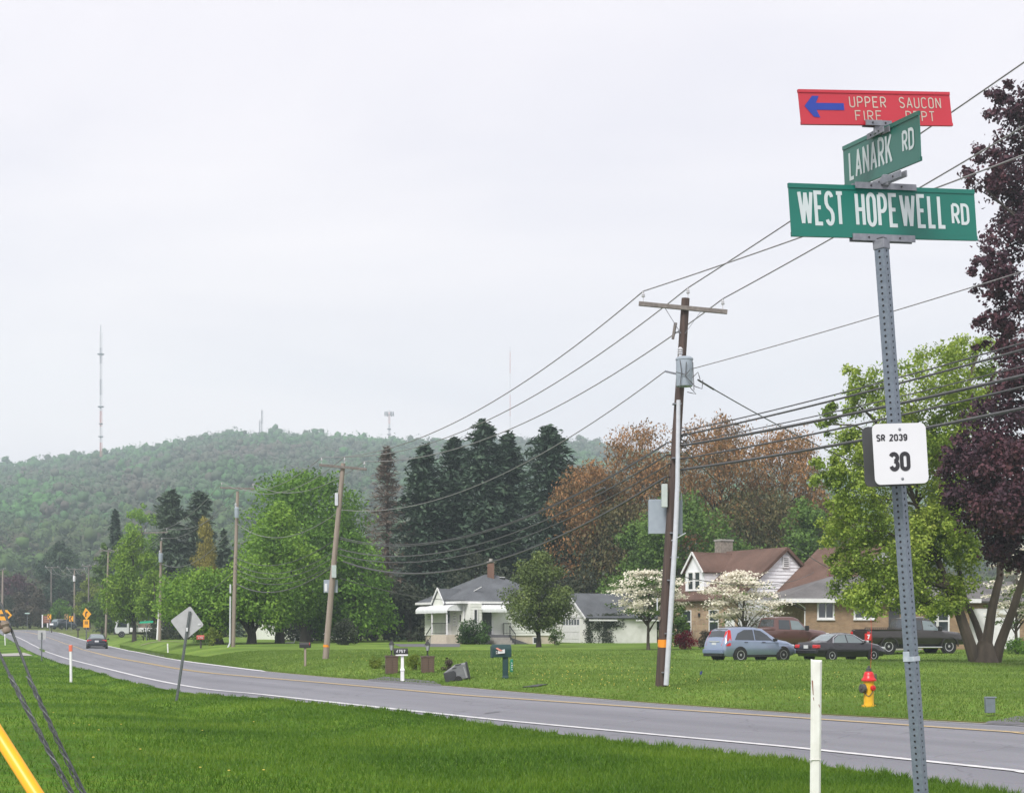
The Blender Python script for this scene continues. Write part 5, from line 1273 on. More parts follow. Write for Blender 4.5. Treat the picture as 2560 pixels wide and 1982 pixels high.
lattice('radio_mast', 'very thin mast rising behind the spruce row', 1275, 880, 1095, 1290, .42, [r_, w_, r_, w_, r_])
# ------------------------------------------------------------------ houses; all share one street grid turned 29 degrees
YAW = math.radians(29)
AX = Vector((math.cos(YAW), math.sin(YAW), 0)); BX = Vector((-math.sin(YAW), math.cos(YAW), 0)); ZX = Vector((0, 0, 1))
def siding(name, col, step=.12):
    m = bpy.data.materials.new(name); m.use_nodes = True; nt = m.node_tree; b = nt.nodes['Principled BSDF']; b.inputs['Roughness'].default_value = .6
    N = nt.nodes.new; Lk = nt.links.new
    tc = N('ShaderNodeTexCoord'); n = N('ShaderNodeTexNoise'); n.inputs['Scale'].default_value = 1.5; n.inputs['Detail'].default_value = 5; Lk(tc.outputs['Object'], n.inputs['Vector'])
    r = N('ShaderNodeValToRGB'); r.color_ramp.elements[0].color = tuple(q * .86 for q in col) + (1,); r.color_ramp.elements[1].color = tuple(col) + (1,); r.color_ramp.elements[0].position = .3; r.color_ramp.elements[1].position = .65
    Lk(n.outputs['Fac'], r.inputs['Fac']); Lk(r.outputs[0], b.inputs['Base Color']); return m
def brickmat(name, c1, c2, mort, scale=1.0):
    m = bpy.data.materials.new(name); m.use_nodes = True; nt = m.node_tree; b = nt.nodes['Principled BSDF']; b.inputs['Roughness'].default_value = .9
    N = nt.nodes.new; Lk = nt.links.new
    tc = N('ShaderNodeTexCoord'); sp = N('ShaderNodeSeparateXYZ'); Lk(tc.outputs['Object'], sp.inputs[0])
    ad = N('ShaderNodeMath'); Lk(sp.outputs[0], ad.inputs[0]); Lk(sp.outputs[1], ad.inputs[1])
    cb = N('ShaderNodeCombineXYZ'); Lk(ad.outputs[0], cb.inputs[0]); Lk(sp.outputs[2], cb.inputs[1])
    br = N('ShaderNodeTexBrick'); br.inputs['Scale'].default_value = 1; br.inputs['Brick Width'].default_value = .22 * scale; br.inputs['Row Height'].default_value = .075 * scale; br.inputs['Mortar Size'].default_value = .008 * scale
    br.inputs['Color1'].default_value = tuple(c1) + (1,); br.inputs['Color2'].default_value = tuple(c2) + (1,); br.inputs['Mortar'].default_value = tuple(mort) + (1,); br.inputs['Bias'].default_value = -.1
    Lk(cb.outputs[0], br.inputs['Vector'])
    n = N('ShaderNodeTexNoise'); n.inputs['Scale'].default_value = 2.5; n.inputs['Detail'].default_value = 6; Lk(tc.outputs['Object'], n.inputs['Vector'])
    mx = N('ShaderNodeMix'); mx.data_type = 'RGBA'; mx.blend_type = 'OVERLAY'; mx.inputs[0].default_value = .45; Lk(br.outputs['Color'], mx.inputs[6]); Lk(n.outputs['Fac'], mx.inputs[7]); Lk(mx.outputs[2], b.inputs['Base Color'])
    bp = N('ShaderNodeBump'); bp.inputs['Strength'].default_value = .5; bp.inputs['Distance'].default_value = .01; bp.invert = True; Lk(br.outputs['Fac'], bp.inputs['Height']); Lk(bp.outputs[0], b.inputs['Normal'])
    return m
def shingles(name, col):
    m = bpy.data.materials.new(name); m.use_nodes = True; nt = m.node_tree; b = nt.nodes['Principled BSDF']; b.inputs['Roughness'].default_value = .95; b.inputs['Specular IOR Level'].default_value = .2
    N = nt.nodes.new; Lk = nt.links.new
    tc = N('ShaderNodeTexCoord'); n = N('ShaderNodeTexNoise'); n.inputs['Scale'].default_value = .8; n.inputs['Detail'].default_value = 8; Lk(tc.outputs['Object'], n.inputs['Vector'])
    n2 = N('ShaderNodeTexNoise'); n2.inputs['Scale'].default_value = 9; n2.inputs['Detail'].default_value = 3; mp = N('ShaderNodeMapping'); mp.inputs['Scale'].default_value = (1, 1, 3); Lk(tc.outputs['Object'], mp.inputs[0]); Lk(mp.outputs[0], n2.inputs['Vector'])
    r = N('ShaderNodeValToRGB'); r.color_ramp.elements[0].color = tuple(q * .72 for q in col) + (1,); r.color_ramp.elements[1].color = tuple(q * 1.15 for q in col) + (1,); r.color_ramp.elements[0].position = .3; r.color_ramp.elements[1].position = .7; Lk(n.outputs['Fac'], r.inputs['Fac'])
    mx = N('ShaderNodeMix'); mx.data_type = 'RGBA'; mx.blend_type = 'OVERLAY'; mx.inputs[0].default_value = .4; Lk(r.outputs[0], mx.inputs[6]); Lk(n2.outputs['Fac'], mx.inputs[7]); Lk(mx.outputs[2], b.inputs['Base Color'])
    w = N('ShaderNodeTexWave'); w.bands_direction = 'Z'; w.inputs['Scale'].default_value = 3.2; w.inputs['Distortion'].default_value = .3; Lk(tc.outputs['Object'], w.inputs['Vector'])
    bp = N('ShaderNodeBump'); bp.inputs['Strength'].default_value = .35; bp.inputs['Distance'].default_value = .02; Lk(w.outputs['Fac'], bp.inputs['Height']); Lk(bp.outputs[0], b.inputs['Normal'])
    return m
M['siding_cream'] = siding('cream_siding', (.70, .71, .66)); M['siding_white'] = siding('white_siding', (.80, .81, .84))
M['stucco'] = mat('white_stucco', (.70, .70, .67), .9, scale=2, col2=(.60, .60, .56))
M['foundation'] = mat('cream_foundation', (.55, .49, .39), .9, scale=3, col2=(.48, .42, .34))
M['brick_tan'] = brickmat('tan_brick', (.30, .20, .115), (.235, .145, .085), (.27, .22, .16)); M['brick_stone'] = brickmat('mottled_stone_brick', (.38, .27, .17), (.28, .18, .12), (.36, .31, .24), 1.3)
M['brick_red'] = brickmat('brown_red_brick', (.17, .085, .055), (.13, .065, .045), (.16, .12, .10))
M['roof_grey'] = shingles('grey_shingles', (.105, .112, .122)); M['roof_brown'] = shingles('brown_shingles', (.125, .078, .062)); M['roof_grey2'] = shingles('light_grey_shingles', (.135, .13, .13))
M['trim'] = mat('white_trim', (.70, .70, .70), .6, var=.06)
M['awning'] = mat('white_awning', (.70, .72, .72), .45, var=.06)
M['iron'] = mat('black_iron', (.02, .02, .022), .6, var=0)
M['door_dark'] = mat('dark_door', (.05, .052, .058), .5, var=.1)
M['stone_chim'] = mat('fieldstone', (.27, .235, .20), .9, scale=6, col2=(.14, .12, .10))
def wallbox(root, name, o, a, b, la, lb, z0, z1, m):
    """four walls as one solid block: origin o, axes a, b"""
    vs = [o + a * i * la + b * j * lb + ZX * z for z in (z0, z1) for i, j in ((0, 0), (1, 0), (1, 1), (0, 1))]
    return MB().add(vs, [(3,2,1,0),(4,5,6,7),(0,1,5,4),(1,2,6,5),(2,3,7,6),(3,0,4,7)]).build(name, m, root)
def window(root, o, a, n, w, h, mullion=True, glassm=None, frame=.07, sash=True):
    """o: lower left corner on the wall; a: along wall; n: outward normal"""
    fr = MB()
    def strip(x0, x1, z0, z1, d=.05): fr.add([o + a * x + ZX * z + n * k for k in (-.02, d) for x, z in ((x0, z0), (x1, z0), (x1, z1), (x0, z1))], [(3,2,1,0),(4,5,6,7),(0,1,5,4),(1,2,6,5),(2,3,7,6),(3,0,4,7)])
    strip(-frame, 0, -frame, h + frame); strip(w, w + frame, -frame, h + frame); strip(0, w, h, h + frame); strip(0, w, -frame, 0)
    if sash: strip(0, w, h * .48, h * .54, .035)
    if mullion == 'v': strip(w * .47, w * .53, 0, h, .04)
    f = fr.build('window', M['trim'], root)
    MB().poly([o + n * .012, o + a * w + n * .012, o + a * w + ZX * h + n * .012, o + ZX * h + n * .012]).build('pane', glassm or M['glass'], f)
    MB().add([o + a * x + ZX * z + n * k for k in (-.02, .1) for x, z in ((-frame - .03, -frame - .06), (w + frame + .03, -frame - .06), (w + frame + .03, -frame), (-frame - .03, -frame))], [(3,2,1,0),(4,5,6,7),(0,1,5,4),(1,2,6,5),(2,3,7,6),(3,0,4,7)]).build('sill', M['trim'], f)
    return f
def slab_roof(root, name, quads, m, th=.12):
    mb = MB()
    for q in quads:
        q = [Vector(v) for v in q]; n = (q[1] - q[0]).cross(q[2] - q[0]).normalized()
        if n.z < 0: n = -n
        mb.prism(q, -n * th)
    return mb.build(name, m, root)
def rail(root, pts, h, m=None, n=8, name='railing'):
    mb = MB()
    for a, b in zip(pts[:-1], pts[1:]):
        a, b = Vector(a), Vector(b)
        mb.bar(a + ZX * h, b + ZX * h, .05, .05); mb.bar(a + ZX * .12, b + ZX * .12, .03, .03)
        for i in range(n + 1):
            q = a.lerp(b, i / n); mb.bar(q, q + ZX * h, .022 if 0 < i < n else .05, .022 if 0 < i < n else .05, Vector((0, 1, 0)))
    return mb.build(name, m or M['iron'], root)
def boards(root, o, a, n, outline, step, m, name='siding_board', th=.03):
    """lapped siding: one board per course, clipped to a convex outline given as (along, height) points"""
    zs = [q[1] for q in outline]; z = min(zs)
    def span(zz):
        xs = []
        k = len(outline)
        for i in range(k):
            (x0, z0), (x1, z1) = outline[i], outline[(i + 1) % k]
            if (z0 - zz) * (z1 - zz) <= 0 and abs(z1 - z0) > 1e-6: xs.append(x0 + (x1 - x0) * (zz - z0) / (z1 - z0))
        return (min(xs), max(xs)) if len(xs) >= 2 else None
    while z < max(zs) - .02:
        z1 = min(z + step, max(zs) - .003); s0, s1 = span(z + .002), span(z1)
        if s0 and s1:
            P0 = [o + a * s0[0] + ZX * z, o + a * s0[1] + ZX * z, o + a * s1[1] + ZX * z1, o + a * s1[0] + ZX * z1]
            vs = [P0[0] + n * th, P0[1] + n * th, P0[2] + n * th * .25, P0[3] + n * th * .25] + [q - n * .01 for q in P0]
            MB().add(vs, [(0,1,2,3),(7,6,5,4),(0,4,5,1),(1,5,6,2),(2,6,7,3),(3,7,4,0)]).build(name, m, root)
        z += step

# --- white bungalow with hip roof: near corner at px 1160
def bungalow():
    d0 = 115.0; c = at(1160, d0); z = .0
    root = thing('house', 'cream white bungalow with grey hip roof and metal awnings', 'house', c)
    c0 = Vector((0, 0, 0)); LA, LB, H = 7.9, 6.6, 3.15
    wallbox(root, 'wall', c0, AX, BX, LA, LB, .62, H, M['siding_cream'])
    wallbox(root, 'foundation', c0 + AX * .04 + BX * .04, AX, BX, LA - .08, LB - .08, -.6, .62, M['foundation'])
    boards(root, c0, BX, -AX, [(0, .62), (LB, .62), (LB, H), (0, H)], .21, M['siding_cream'])
    boards(root, c0, AX, -BX, [(0, .62), (LA, .62), (LA, H), (0, H)], .21, M['siding_cream'])
    ov = .55; RH = 2.15
    e = [c0 - AX * ov - BX * ov, c0 + AX * (LA + ov) - BX * ov, c0 + AX * (LA + ov) + BX * (LB + ov), c0 - AX * ov + BX * (LB + ov)]
    e = [q + ZX * H for q in e]
    r1 = c0 + AX * (LA / 2 - .45) + BX * (LB / 2) + ZX * (H + RH); r2 = c0 + AX * (LA / 2 + .45) + BX * (LB / 2) + ZX * (H + RH)
    mb = MB().add(e + [r1, r2], [(0, 1, 5, 4), (1, 2, 5), (2, 3, 4, 5), (3, 0, 4)]); roof = mb.build('roof', M['roof_grey'], root)
    mb = MB()
    for i in range(4):
        a, b = e[i], e[(i + 1) % 4]; mb.bar(a - ZX * .09, b - ZX * .09, .06, .17)
    mb.build('gutter', M['trim'], root)
    sf = [q - ZX * .1 for q in e]; MB().poly(list(reversed(sf))).build('soffit', M['trim'], root)
    ch = r1 - BX * .3 + AX * .35
    MB().box(ch + ZX * .25, (.52, .52, 1.3)).build('chimney', M['brick_red'], roof); MB().box(ch + ZX * .93, (.6, .6, .1)).build('chimney_cap', M['concrete'], roof)
    MB().lathe([(.14, 0), (.14, .22)], ch + ZX * .98, 10).build('chimney_pot', M['concrete'], roof)
    # roof vent and flashing strips
    q = c0 + AX * 4.75 + BX * (LB / 2 - .5) + ZX * (H + RH - .32); vt = MB().box(q, (.4, .4, .2)).build('roof_vent', M['black'], roof); MB().box(q + ZX * .1, (.42, .42, .04)).build('vent_lid', M['splate'], roof)
    # porch gable pediment on the left wall
    def LW(s, zz, out=0): return c0 + BX * s + ZX * zz - AX * out        # left wall point
    g0, g1, gz = 2.0, 3.9, 4.05
    MB().prism([LW(g0, 2.65, .62), LW(g1, 2.65, .62), LW(g1, 3.1, .62), LW((g0 + g1) / 2, gz, .62), LW(g0, 3.1, .62)], AX * .6).build('porch_gable', M['siding_cream'], root)
    slab_roof(root, 'porch_gable_roof', [[LW(g0 - .15, 2.98, .72), LW((g0 + g1) / 2, gz + .1, .72), LW((g0 + g1) / 2, gz + .1, -1.2), LW(g0 - .15, 2.98, -.4)], [LW((g0 + g1) / 2, gz + .1, .72), LW(g1 + .15, 2.98, .72), LW(g1 + .15, 2.98, -.4), LW((g0 + g1) / 2, gz + .1, -1.2)]], M['roof_grey'], .08)
    tr = MB(); tr.bar(LW(g0 - .15, 2.98, .74), LW((g0 + g1) / 2, gz + .12, .74), .05, .14); tr.bar(LW((g0 + g1) / 2, gz + .12, .74), LW(g1 + .15, 2.98, .74), .05, .14); tr.build('gable_trim', M['trim'], root)
    fl = MB().bar(LW(1.5, 3.4, -.55), LW(.55, 4.25, -1.75), .16, .04); fl.build('roof_flashing', M['trim'], root)
    # awnings (curved front)
    def awn(s0, s1, zt, zb, out, W, seg=6):
        rows = []
        for i in range(seg + 1):
            t = i / seg; rows.append((W(s0, zt - (zt - zb) * t ** 1.7, out * math.sin(t * 1.57)), W(s1, zt - (zt - zb) * t ** 1.7, out * math.sin(t * 1.57))))
        mb = MB()
        for i in range(seg): mb.quad(rows[i][0], rows[i][1], rows[i + 1][1], rows[i + 1][0])
        mb.quad(rows[-1][0], rows[-1][1], rows[-1][1] - ZX * .16, rows[-1][0] - ZX * .16)
        for side in (0, 1): mb.poly([r[side] for r in rows] + [W((s0, s1)[side], zb, 0)])
        aw = mb.build('awning', M['awning'], root)
        rb = MB()
        n = 9
        for k in range(n + 1):
            u = k / n; pts = [r[0].lerp(r[1], u) + ZX * .012 for r in rows]
            for a, b in zip(pts[:-1], pts[1:]): rb.bar(a, b, .03, .02)
        rb.build('awning_rib', M['trim'], aw)
    awn(.15, 4.2, 2.95, 2.45, 1.3, LW); awn(4.2, 6.4, 2.9, 2.45, .9, LW)
    FW = lambda s, zz, out=0: c0 + AX * s + ZX * zz - BX * out
    awn(.95, 3.0, 2.95, 2.5, 1.1, FW)
    # porch: floor, step, posts, railing, door
    pf = MB(); pf.add([LW(s, zz, o_) for zz in (-.5, .68) for s, o_ in ((.4, 1.25), (3.0, 1.25), (3.0, 0), (.4, 0))], [(3,2,1,0),(4,5,6,7),(0,1,5,4),(1,2,6,5),(2,3,7,6),(3,0,4,7)]); pf.build('porch_floor', M['foundation'], root)
    st = MB()
    for k in range(3): st.add([LW(s, zz, o_) for zz in (-.5, .68 - .2 * (k + 1)) for s, o_ in ((3.0 + .3 * k, 1.2), (3.3 + .3 * k, 1.2), (3.3 + .3 * k, .1), (3.0 + .3 * k, .1))], [(3,2,1,0),(4,5,6,7),(0,1,5,4),(1,2,6,5),(2,3,7,6),(3,0,4,7)])
    st.build('porch_steps', M['concrete'], root)
    for s in (.45, 2.95): MB().bar(LW(s, .66, 1.18), LW(s, 2.5, 1.18), .09, .09, Vector((0, 1, 0))).build('porch_post', M['trim'], root)
    rail(root, [LW(.45, .68, 1.2), LW(2.95, .68, 1.2)], .85, n=12); rail(root, [LW(3.0, .5, 1.2), LW(3.9, -.1, 1.2)], .8, n=4)
    dd = MB(); dd.add([LW(s, zz, o_) for zz in (.68, 2.7) for s, o_ in ((2.05, .06), (2.95, .06), (2.95, -.02), (2.05, -.02))], [(3,2,1,0),(4,5,6,7),(0,1,5,4),(1,2,6,5),(2,3,7,6),(3,0,4,7)]); dr = dd.build('door', M['trim'], root)
    MB().poly([LW(s, zz, .075) for s, zz in ((2.2, 1.55), (2.8, 1.55), (2.8, 2.5), (2.2, 2.5))]).build('pane', M['glass'], dr)
    window(root, LW(1.25, 1.45), BX, -AX, .45, 1.0, False, sash=False); window(root, LW(5.1, 1.85), BX, -AX, 1.0, .65, 'v', sash=False)
    MB().box(LW(.5, 1.9, .05), (.1, .1, .5)).build('porch_lamp', M['black'], root)
    # front wall: bump-out vestibule with narrow window, second entrance
    vb = wallbox(root, 'vestibule', c0 + AX * .05 - BX * .9, AX, BX, .95, .9, -.4, 3.0, M['siding_cream'])
    boards(root, c0 + AX * .05 - BX * .9, AX, -BX, [(0, .62), (.95, .62), (.95, 3.0), (0, 3.0)], .21, M['siding_cream'])
    window(root, FW(.36, 1.55, .905 + .03), AX, -BX, .22, .95, False, sash=False)
    dd = MB(); dd.add([FW(s, zz, o_) for zz in (.7, 2.5) for s, o_ in ((1.55, .06), (2.25, .06), (2.25, -.02), (1.55, -.02))], [(3,2,1,0),(4,5,6,7),(0,1,5,4),(1,2,6,5),(2,3,7,6),(3,0,4,7)]); dd.build('door', M['door_dark'], root)
    f2 = MB().add([FW(s, zz, o_) for zz in (.7, 2.5) for s, o_ in ((2.27, .1), (2.42, .1), (2.42, -.02), (2.27, -.02))], [(3,2,1,0),(4,5,6,7),(0,1,5,4),(1,2,6,5),(2,3,7,6),(3,0,4,7)]); f2.build('door_frame', M['trim'], root)
    pf = MB(); pf.add([FW(s, zz, o_) for zz in (-.5, .68) for s, o_ in ((1.2, 1.3), (3.3, 1.3), (3.3, 0), (1.2, 0))], [(3,2,1,0),(4,5,6,7),(0,1,5,4),(1,2,6,5),(2,3,7,6),(3,0,4,7)]); pf.build('stoop', M['asphalt_dark'], root)
    st = MB()
    for k in range(3): st.add([FW(s, zz, o_) for zz in (-.5, .68 - .2 * (k + 1)) for s, o_ in ((1.5, 1.3 + .3 * (k + 1)), (3.0, 1.3 + .3 * (k + 1)), (3.0, 1.3), (1.5, 1.3))], [(3,2,1,0),(4,5,6,7),(0,1,5,4),(1,2,6,5),(2,3,7,6),(3,0,4,7)])
    st.build('stoop_steps', M['concrete'], root)
    rail(root, [FW(3.25, .68, .1), FW(3.25, .68, 1.25)], .85, n=5); rail(root, [FW(3.1, .5, 1.3), FW(3.1, -.1, 2.2)], .85, n=4)
    rp = MB().poly([FW(3.3, .66, .12), FW(6.2, -.25, .12), FW(3.3, -.25, .12)]); rp.build('ramp_wall', M['asphalt_dark'], root)
    window(root, FW(5.9, .05), AX, -BX, .55, .4, False, glassm=M['glass'], sash=False); window(root, FW(5.2, 1.3), AX, -BX, .9, 1.1, True)
    dp = MB().tube([FW(.0, 3.0, .58), FW(-.05, 2.8, .1), FW(-.05, .6, .08)], .04, 6); dp.build('downspout', M['trim'], root)
bungalow()

def garage():
    d0 = 122.0; c = at(1467, d0); root = thing('garage', 'white stucco garage with grey gable roof and ivy', 'garage', c)
    LA, LB, H, RH = 6.6, 4.6, 2.15, 1.75; c0 = Vector((0, 0, 0))
    wallbox(root, 'wall', c0, AX, BX, LA, LB, -.5, H, M['stucco'])
    gp = lambda s, zz, out=0: c0 + BX * s + ZX * zz - AX * out
    for off in (0, LA - .02):
        MB().prism([gp(0, H, -off), gp(LB, H, -off), gp(LB / 2, H + RH, -off)], AX * .02).build('gable_wall', M['stucco'], root)
    ov = .3; k = RH / (LB / 2)
    def rp(s, a, lift=.05): return c0 + AX * a + BX * s + ZX * (H + k * (s if s <= LB / 2 else LB - s) + lift)
    slab_roof(root, 'roof', [[rp(-ov, -ov), rp(-ov, LA + ov), rp(LB / 2, LA + ov), rp(LB / 2, -ov)], [rp(LB / 2, -ov), rp(LB / 2, LA + ov), rp(LB + ov, LA + ov), rp(LB + ov, -ov)]], M['roof_grey'], .1)
    tr = MB(); tr.bar(rp(-ov, -ov - .02, -.04), rp(LB / 2, -ov - .02, -.04), .04, .16); tr.bar(rp(LB / 2, -ov - .02, -.04), rp(LB + ov, -ov - .02, -.04), .04, .16); tr.build('bargeboard', M['trim'], root)
    for a0, a1 in ((.0, 2.6), (4.4, LA)): MB().bar(rp(-ov - .05, a0, -.1), rp(-ov - .05, a1, -.1), .1, .12).build('gutter', M['trim'], root)
    # sectional garage door in the gable end
    f = MB().add([gp(s, zz, o_) for zz in (-.3, 1.95) for s, o_ in ((1.0, .03), (3.6, .03), (3.6, -.02), (1.0, -.02))], [(3,2,1,0),(4,5,6,7),(0,1,5,4),(1,2,6,5),(2,3,7,6),(3,0,4,7)]).build('garage_door', M['trim'], root)
    for q in range(4):
        for t in range(2):
            s0 = 1.08 + t * 1.26; z0 = -.25 + q * .55
            if q < 3: MB().add([gp(s, zz, o_) for zz in (z0, z0 + .48) for s, o_ in ((s0, .055), (s0 + 1.16, .055), (s0 + 1.16, .025), (s0, .025))], [(3,2,1,0),(4,5,6,7),(0,1,5,4),(1,2,6,5),(2,3,7,6),(3,0,4,7)]).build('door_panel', M['trim'], f)
    for t in range(6):
        s0 = 1.1 + t * .42; MB().poly([gp(s0, 1.42, .04), gp(s0 + .32, 1.42, .04), gp(s0 + .32, 1.86, .04), gp(s0, 1.86, .04)]).build('pane', M['glass'], f)
    MB().add([gp(s, zz, o_) for zz in (2.0, 2.14) for s, o_ in ((.2, .06), (4.4, .06), (4.4, -.02), (.2, -.02))], [(3,2,1,0),(4,5,6,7),(0,1,5,4),(1,2,6,5),(2,3,7,6),(3,0,4,7)]).build('lintel', M['trim'], root)
    # stains and ivy on the long wall
    r = np.random.default_rng(77); pos = []
    for a0, w, z0, z1, n in ((.2, .22, -.2, 2.2, 500), (1.75, .4, -.3, 2.1, 700), (2.2, .6, 1.2, 2.3, 700), (.95, .2, 1.0, 1.6, 120)):
        a = r.normal(a0, w, n); zz = r.uniform(z0, z1, n); pos.append(np.stack([AX.x * a - BX.x * .06, AX.y * a - BX.y * .06, zz], -1) + r.normal(0, .04, (n, 3)))
    pos = np.concatenate(pos); nr = r.normal(0, .4, pos.shape) + np.array([.48, -.87, .2])
    v, fq = leaves(pos, nr, r.uniform(.08, .16, len(pos)), .8, r); npmesh('ivy', v, fq, LM['thicket'], root)
    st = MB().poly([c0 + AX * a + ZX * zz - BX * .004 for a, zz in ((1.35, -.4), (2.35, -.4), (2.1, .9), (1.95, 1.9), (1.6, 1.9), (1.5, .8))]); st.build('damp_stain', mat('grey_damp_stain', (.25, .24, .21), .95, scale=4, col2=(.40, .39, .35)), root)
garage()

# --- storey-and-a-half house with brown roof: ridge runs along BX, front slope faces -AX
def cape():
    d0 = 101.0; s = FPX / d0
    e1 = P(1836, 1495, d0); g = Gz(e1.x, e1.y); c = Vector((e1.x, e1.y, g)); root = thing('house', 'brick house with steep brown roof, white gable and dormer', 'house', c)
    He = e1.z - g; LBm = 7.6; half = 4.15; RH = 3.42; k = RH / half
    c0 = AX * .35                                                  # eave overhang
    wallbox(root, 'wall', c0 + BX * .1, AX, BX, half * 2 - .7, LBm - .2, -.6, He - .05, M['brick_stone'])
    def R(a, b, lift=0): return AX * a + BX * b + ZX * (He + k * (a if a <= half else 2 * half - a) + lift)
    roof = slab_roof(root, 'roof', [[R(0, -.25), R(0, LBm + .25), R(half, LBm + .25), R(half, -.25)], [R(half, -.25), R(half, LBm + .25), R(2 * half, LBm + .25), R(2 * half, -.25)]], M['roof_brown'], .14)
    # white gable end towards the camera, board by board
    MB().prism([AX * .35 + ZX * (He - .3) - BX * 0, AX * (2 * half - .35) + ZX * (He - .3), AX * (half) + ZX * (He + RH - .1)], BX * .12).build('gable_wall', M['siding_white'], root)
    boards(root, AX * 0, AX, -BX, [(.45, He - .05), (2 * half - .45, He - .05), (half, He + RH - .16)], .235, M['siding_white'], th=.05)
    wallbox(root, 'side_wall', AX * .36 - BX * .02, AX, BX, half * 2 - .72, .1, -.6, He - .1, M['siding_white'])
    tr = MB(); tr.bar(R(0, -.28, -.1), R(half, -.28, -.1), .06, .2); tr.bar(R(half, -.28, -.1), R(2 * half, -.28, -.1), .06, .2); tr.build('bargeboard', M['roof_brown'], root)
    v0 = AX * half + ZX * (He + RH - 1.0) - BX * .09
    vf = MB().add([v0 + AX * i * .28 + ZX * j * .38 - BX * q for q in (-.04, .04) for i, j in ((-1, -1), (1, -1), (1, 1), (-1, 1))], [(3,2,1,0),(4,5,6,7),(0,1,5,4),(1,2,6,5),(2,3,7,6),(3,0,4,7)]).build('gable_vent', M['trim'], root)
    for j in range(5): MB().add([v0 + AX * i * .19 + ZX * (-.24 + j * .12 + q * .025) - BX * .05 for i, q in ((-1, -1), (1, -1), (1, 1), (-1, 1))], [(0, 1, 2, 3)]).build('slat', M['dark_metal'], vf)
    # wing: same pitch, ridge further back, abutting the gable
    off = 2.8; Lw = 6.6
    def Wg(a, b, lift=0):
        aa = a - off; return AX * a + BX * b + ZX * (He + k * (aa if aa <= half else 2 * half - aa) + lift)
    slab_roof(root, 'wing_roof', [[Wg(off, -.05), Wg(off, -Lw), Wg(off + half, -Lw), Wg(off + half, -.05)], [Wg(off + half, -.05), Wg(off + half, -Lw), Wg(off + 2 * half, -Lw), Wg(off + 2 * half, -.05)]], M['roof_brown'], .14)
    wallbox(root, 'wing_wall', AX * (off + .35) - BX * (Lw - .3), AX, BX, half * 2 - .7, Lw - .4, -.6, He - .1, M['siding_white'])
    boards(root, -BX * (Lw - .3), AX, -BX, [(off + .45, He - .05), (off + 2 * half - .45, He - .05), (off + half, He + RH - .16)], .235, M['siding_white'], th=.05)
    MB().prism([AX * (off + .35) + ZX * (He - .3) - BX * (Lw - .28), AX * (off + 2 * half - .35) + ZX * (He - .3) - BX * (Lw - .28), AX * (off + half) + ZX * (He + RH - .1) - BX * (Lw - .28)], BX * .1).build('wing_gable', M['siding_white'], root)
    MB().tube([Wg(off + 1.2, -4.6, 0), Wg(off + 1.2, -4.6, 1.25)], .06, 8).build('vent_pipe', mat('rusty_pipe', (.16, .06, .05), .8, var=.1), root)
    # dormer on the front slope
    da, db0, db1 = .75, 4.4, 6.5; zb = He + k * da; hw = 1.35; gp_ = 1.25
    fz = lambda b, zz: AX * da + BX * b + ZX * zz
    mid = (db0 + db1) / 2; apex = zb + hw + gp_
    depth_top = (apex - He) / k; depth_e = (zb + hw - He) / k
    dm = MB().add([fz(db0, zb - .2), fz(db1, zb - .2), fz(db1, zb + hw), fz(mid, apex - .08), fz(db0, zb + hw), AX * depth_e + BX * db0 + ZX * (zb + hw), AX * depth_e + BX * db1 + ZX * (zb + hw), AX * (da + .05) + BX * db0 + ZX * (zb - .2), AX * (da + .05) + BX * db1 + ZX * (zb - .2)],
        [(0, 1, 2, 3, 4), (0, 4, 5, 7), (1, 8, 6, 2)]).build('dormer', M['siding_white'], root)
    for j in range(7):
        z0 = zb + .06 + j * .19; a1 = (z0 - He) / k + .02
        if a1 > da + .1: MB().prism([AX * (da + .02) + BX * (db0 - .005) + ZX * z0, AX * a1 + BX * (db0 - .005) + ZX * z0, AX * (a1 + .18 / k) + BX * (db0 - .005) + ZX * (z0 + .18), AX * (da + .02) + BX * (db0 - .005) + ZX * (z0 + .18)], -BX * .03).build('siding_board', M['siding_white'], dm)
    dt = lambda a, b, zz: AX * a + BX * b + ZX * zz
    slab_roof(root, 'dormer_roof', [[dt(da - .2, db0 - .2, zb + hw - .12), dt(da - .2, mid, apex + .04), dt(depth_top, mid, apex + .04), dt(depth_e, db0 - .2, zb + hw - .12)], [dt(da - .2, mid, apex + .04), dt(da - .2, db1 + .2, zb + hw - .12), dt(depth_e, db1 + .2, zb + hw - .12), dt(depth_top, mid, apex + .04)]], M['roof_brown'], .08)
    tr = MB(); tr.bar(dt(da - .22, db0 - .2, zb + hw - .16), dt(da - .22, mid, apex), .04, .14); tr.bar(dt(da - .22, mid, apex), dt(da - .22, db1 + .2, zb + hw - .16), .04, .14); tr.build('dormer_trim', M['trim'], dm)
    window(dm, fz(db0 + .42, zb + .12), BX, -AX, .5, 1.1); window(dm, fz(db0 + 1.2, zb + .12), BX, -AX, .5, 1.1)
    # chimney at the far end of the ridge
    q = AX * half + BX * (LBm - .9) + ZX * (He + RH)
    ch = MB().box(q + ZX * .05, (1.0, .75, 1.35), Matrix.Rotation(YAW, 3, 'Z')).build('chimney', M['stone_chim'], root); MB().box(q + ZX * .78, (1.1, .85, .12), Matrix.Rotation(YAW, 3, 'Z')).build('chimney_cap', M['concrete'], ch)
    fw = lambda b, zz: AX * .35 + BX * b + ZX * zz
    for b in (5.3, 2.2): window(root, fw(b, .95), BX, -AX, .95, 1.45)
    dd = MB().add([fw(b, zz) - AX * o_ for zz in (-.3, 2.2) for b, o_ in ((.4, .05), (1.4, .05), (1.4, -.05), (.4, -.05))], [(3,2,1,0),(4,5,6,7),(0,1,5,4),(1,2,6,5),(2,3,7,6),(3,0,4,7)]); dd.build('door', M['trim'], root)
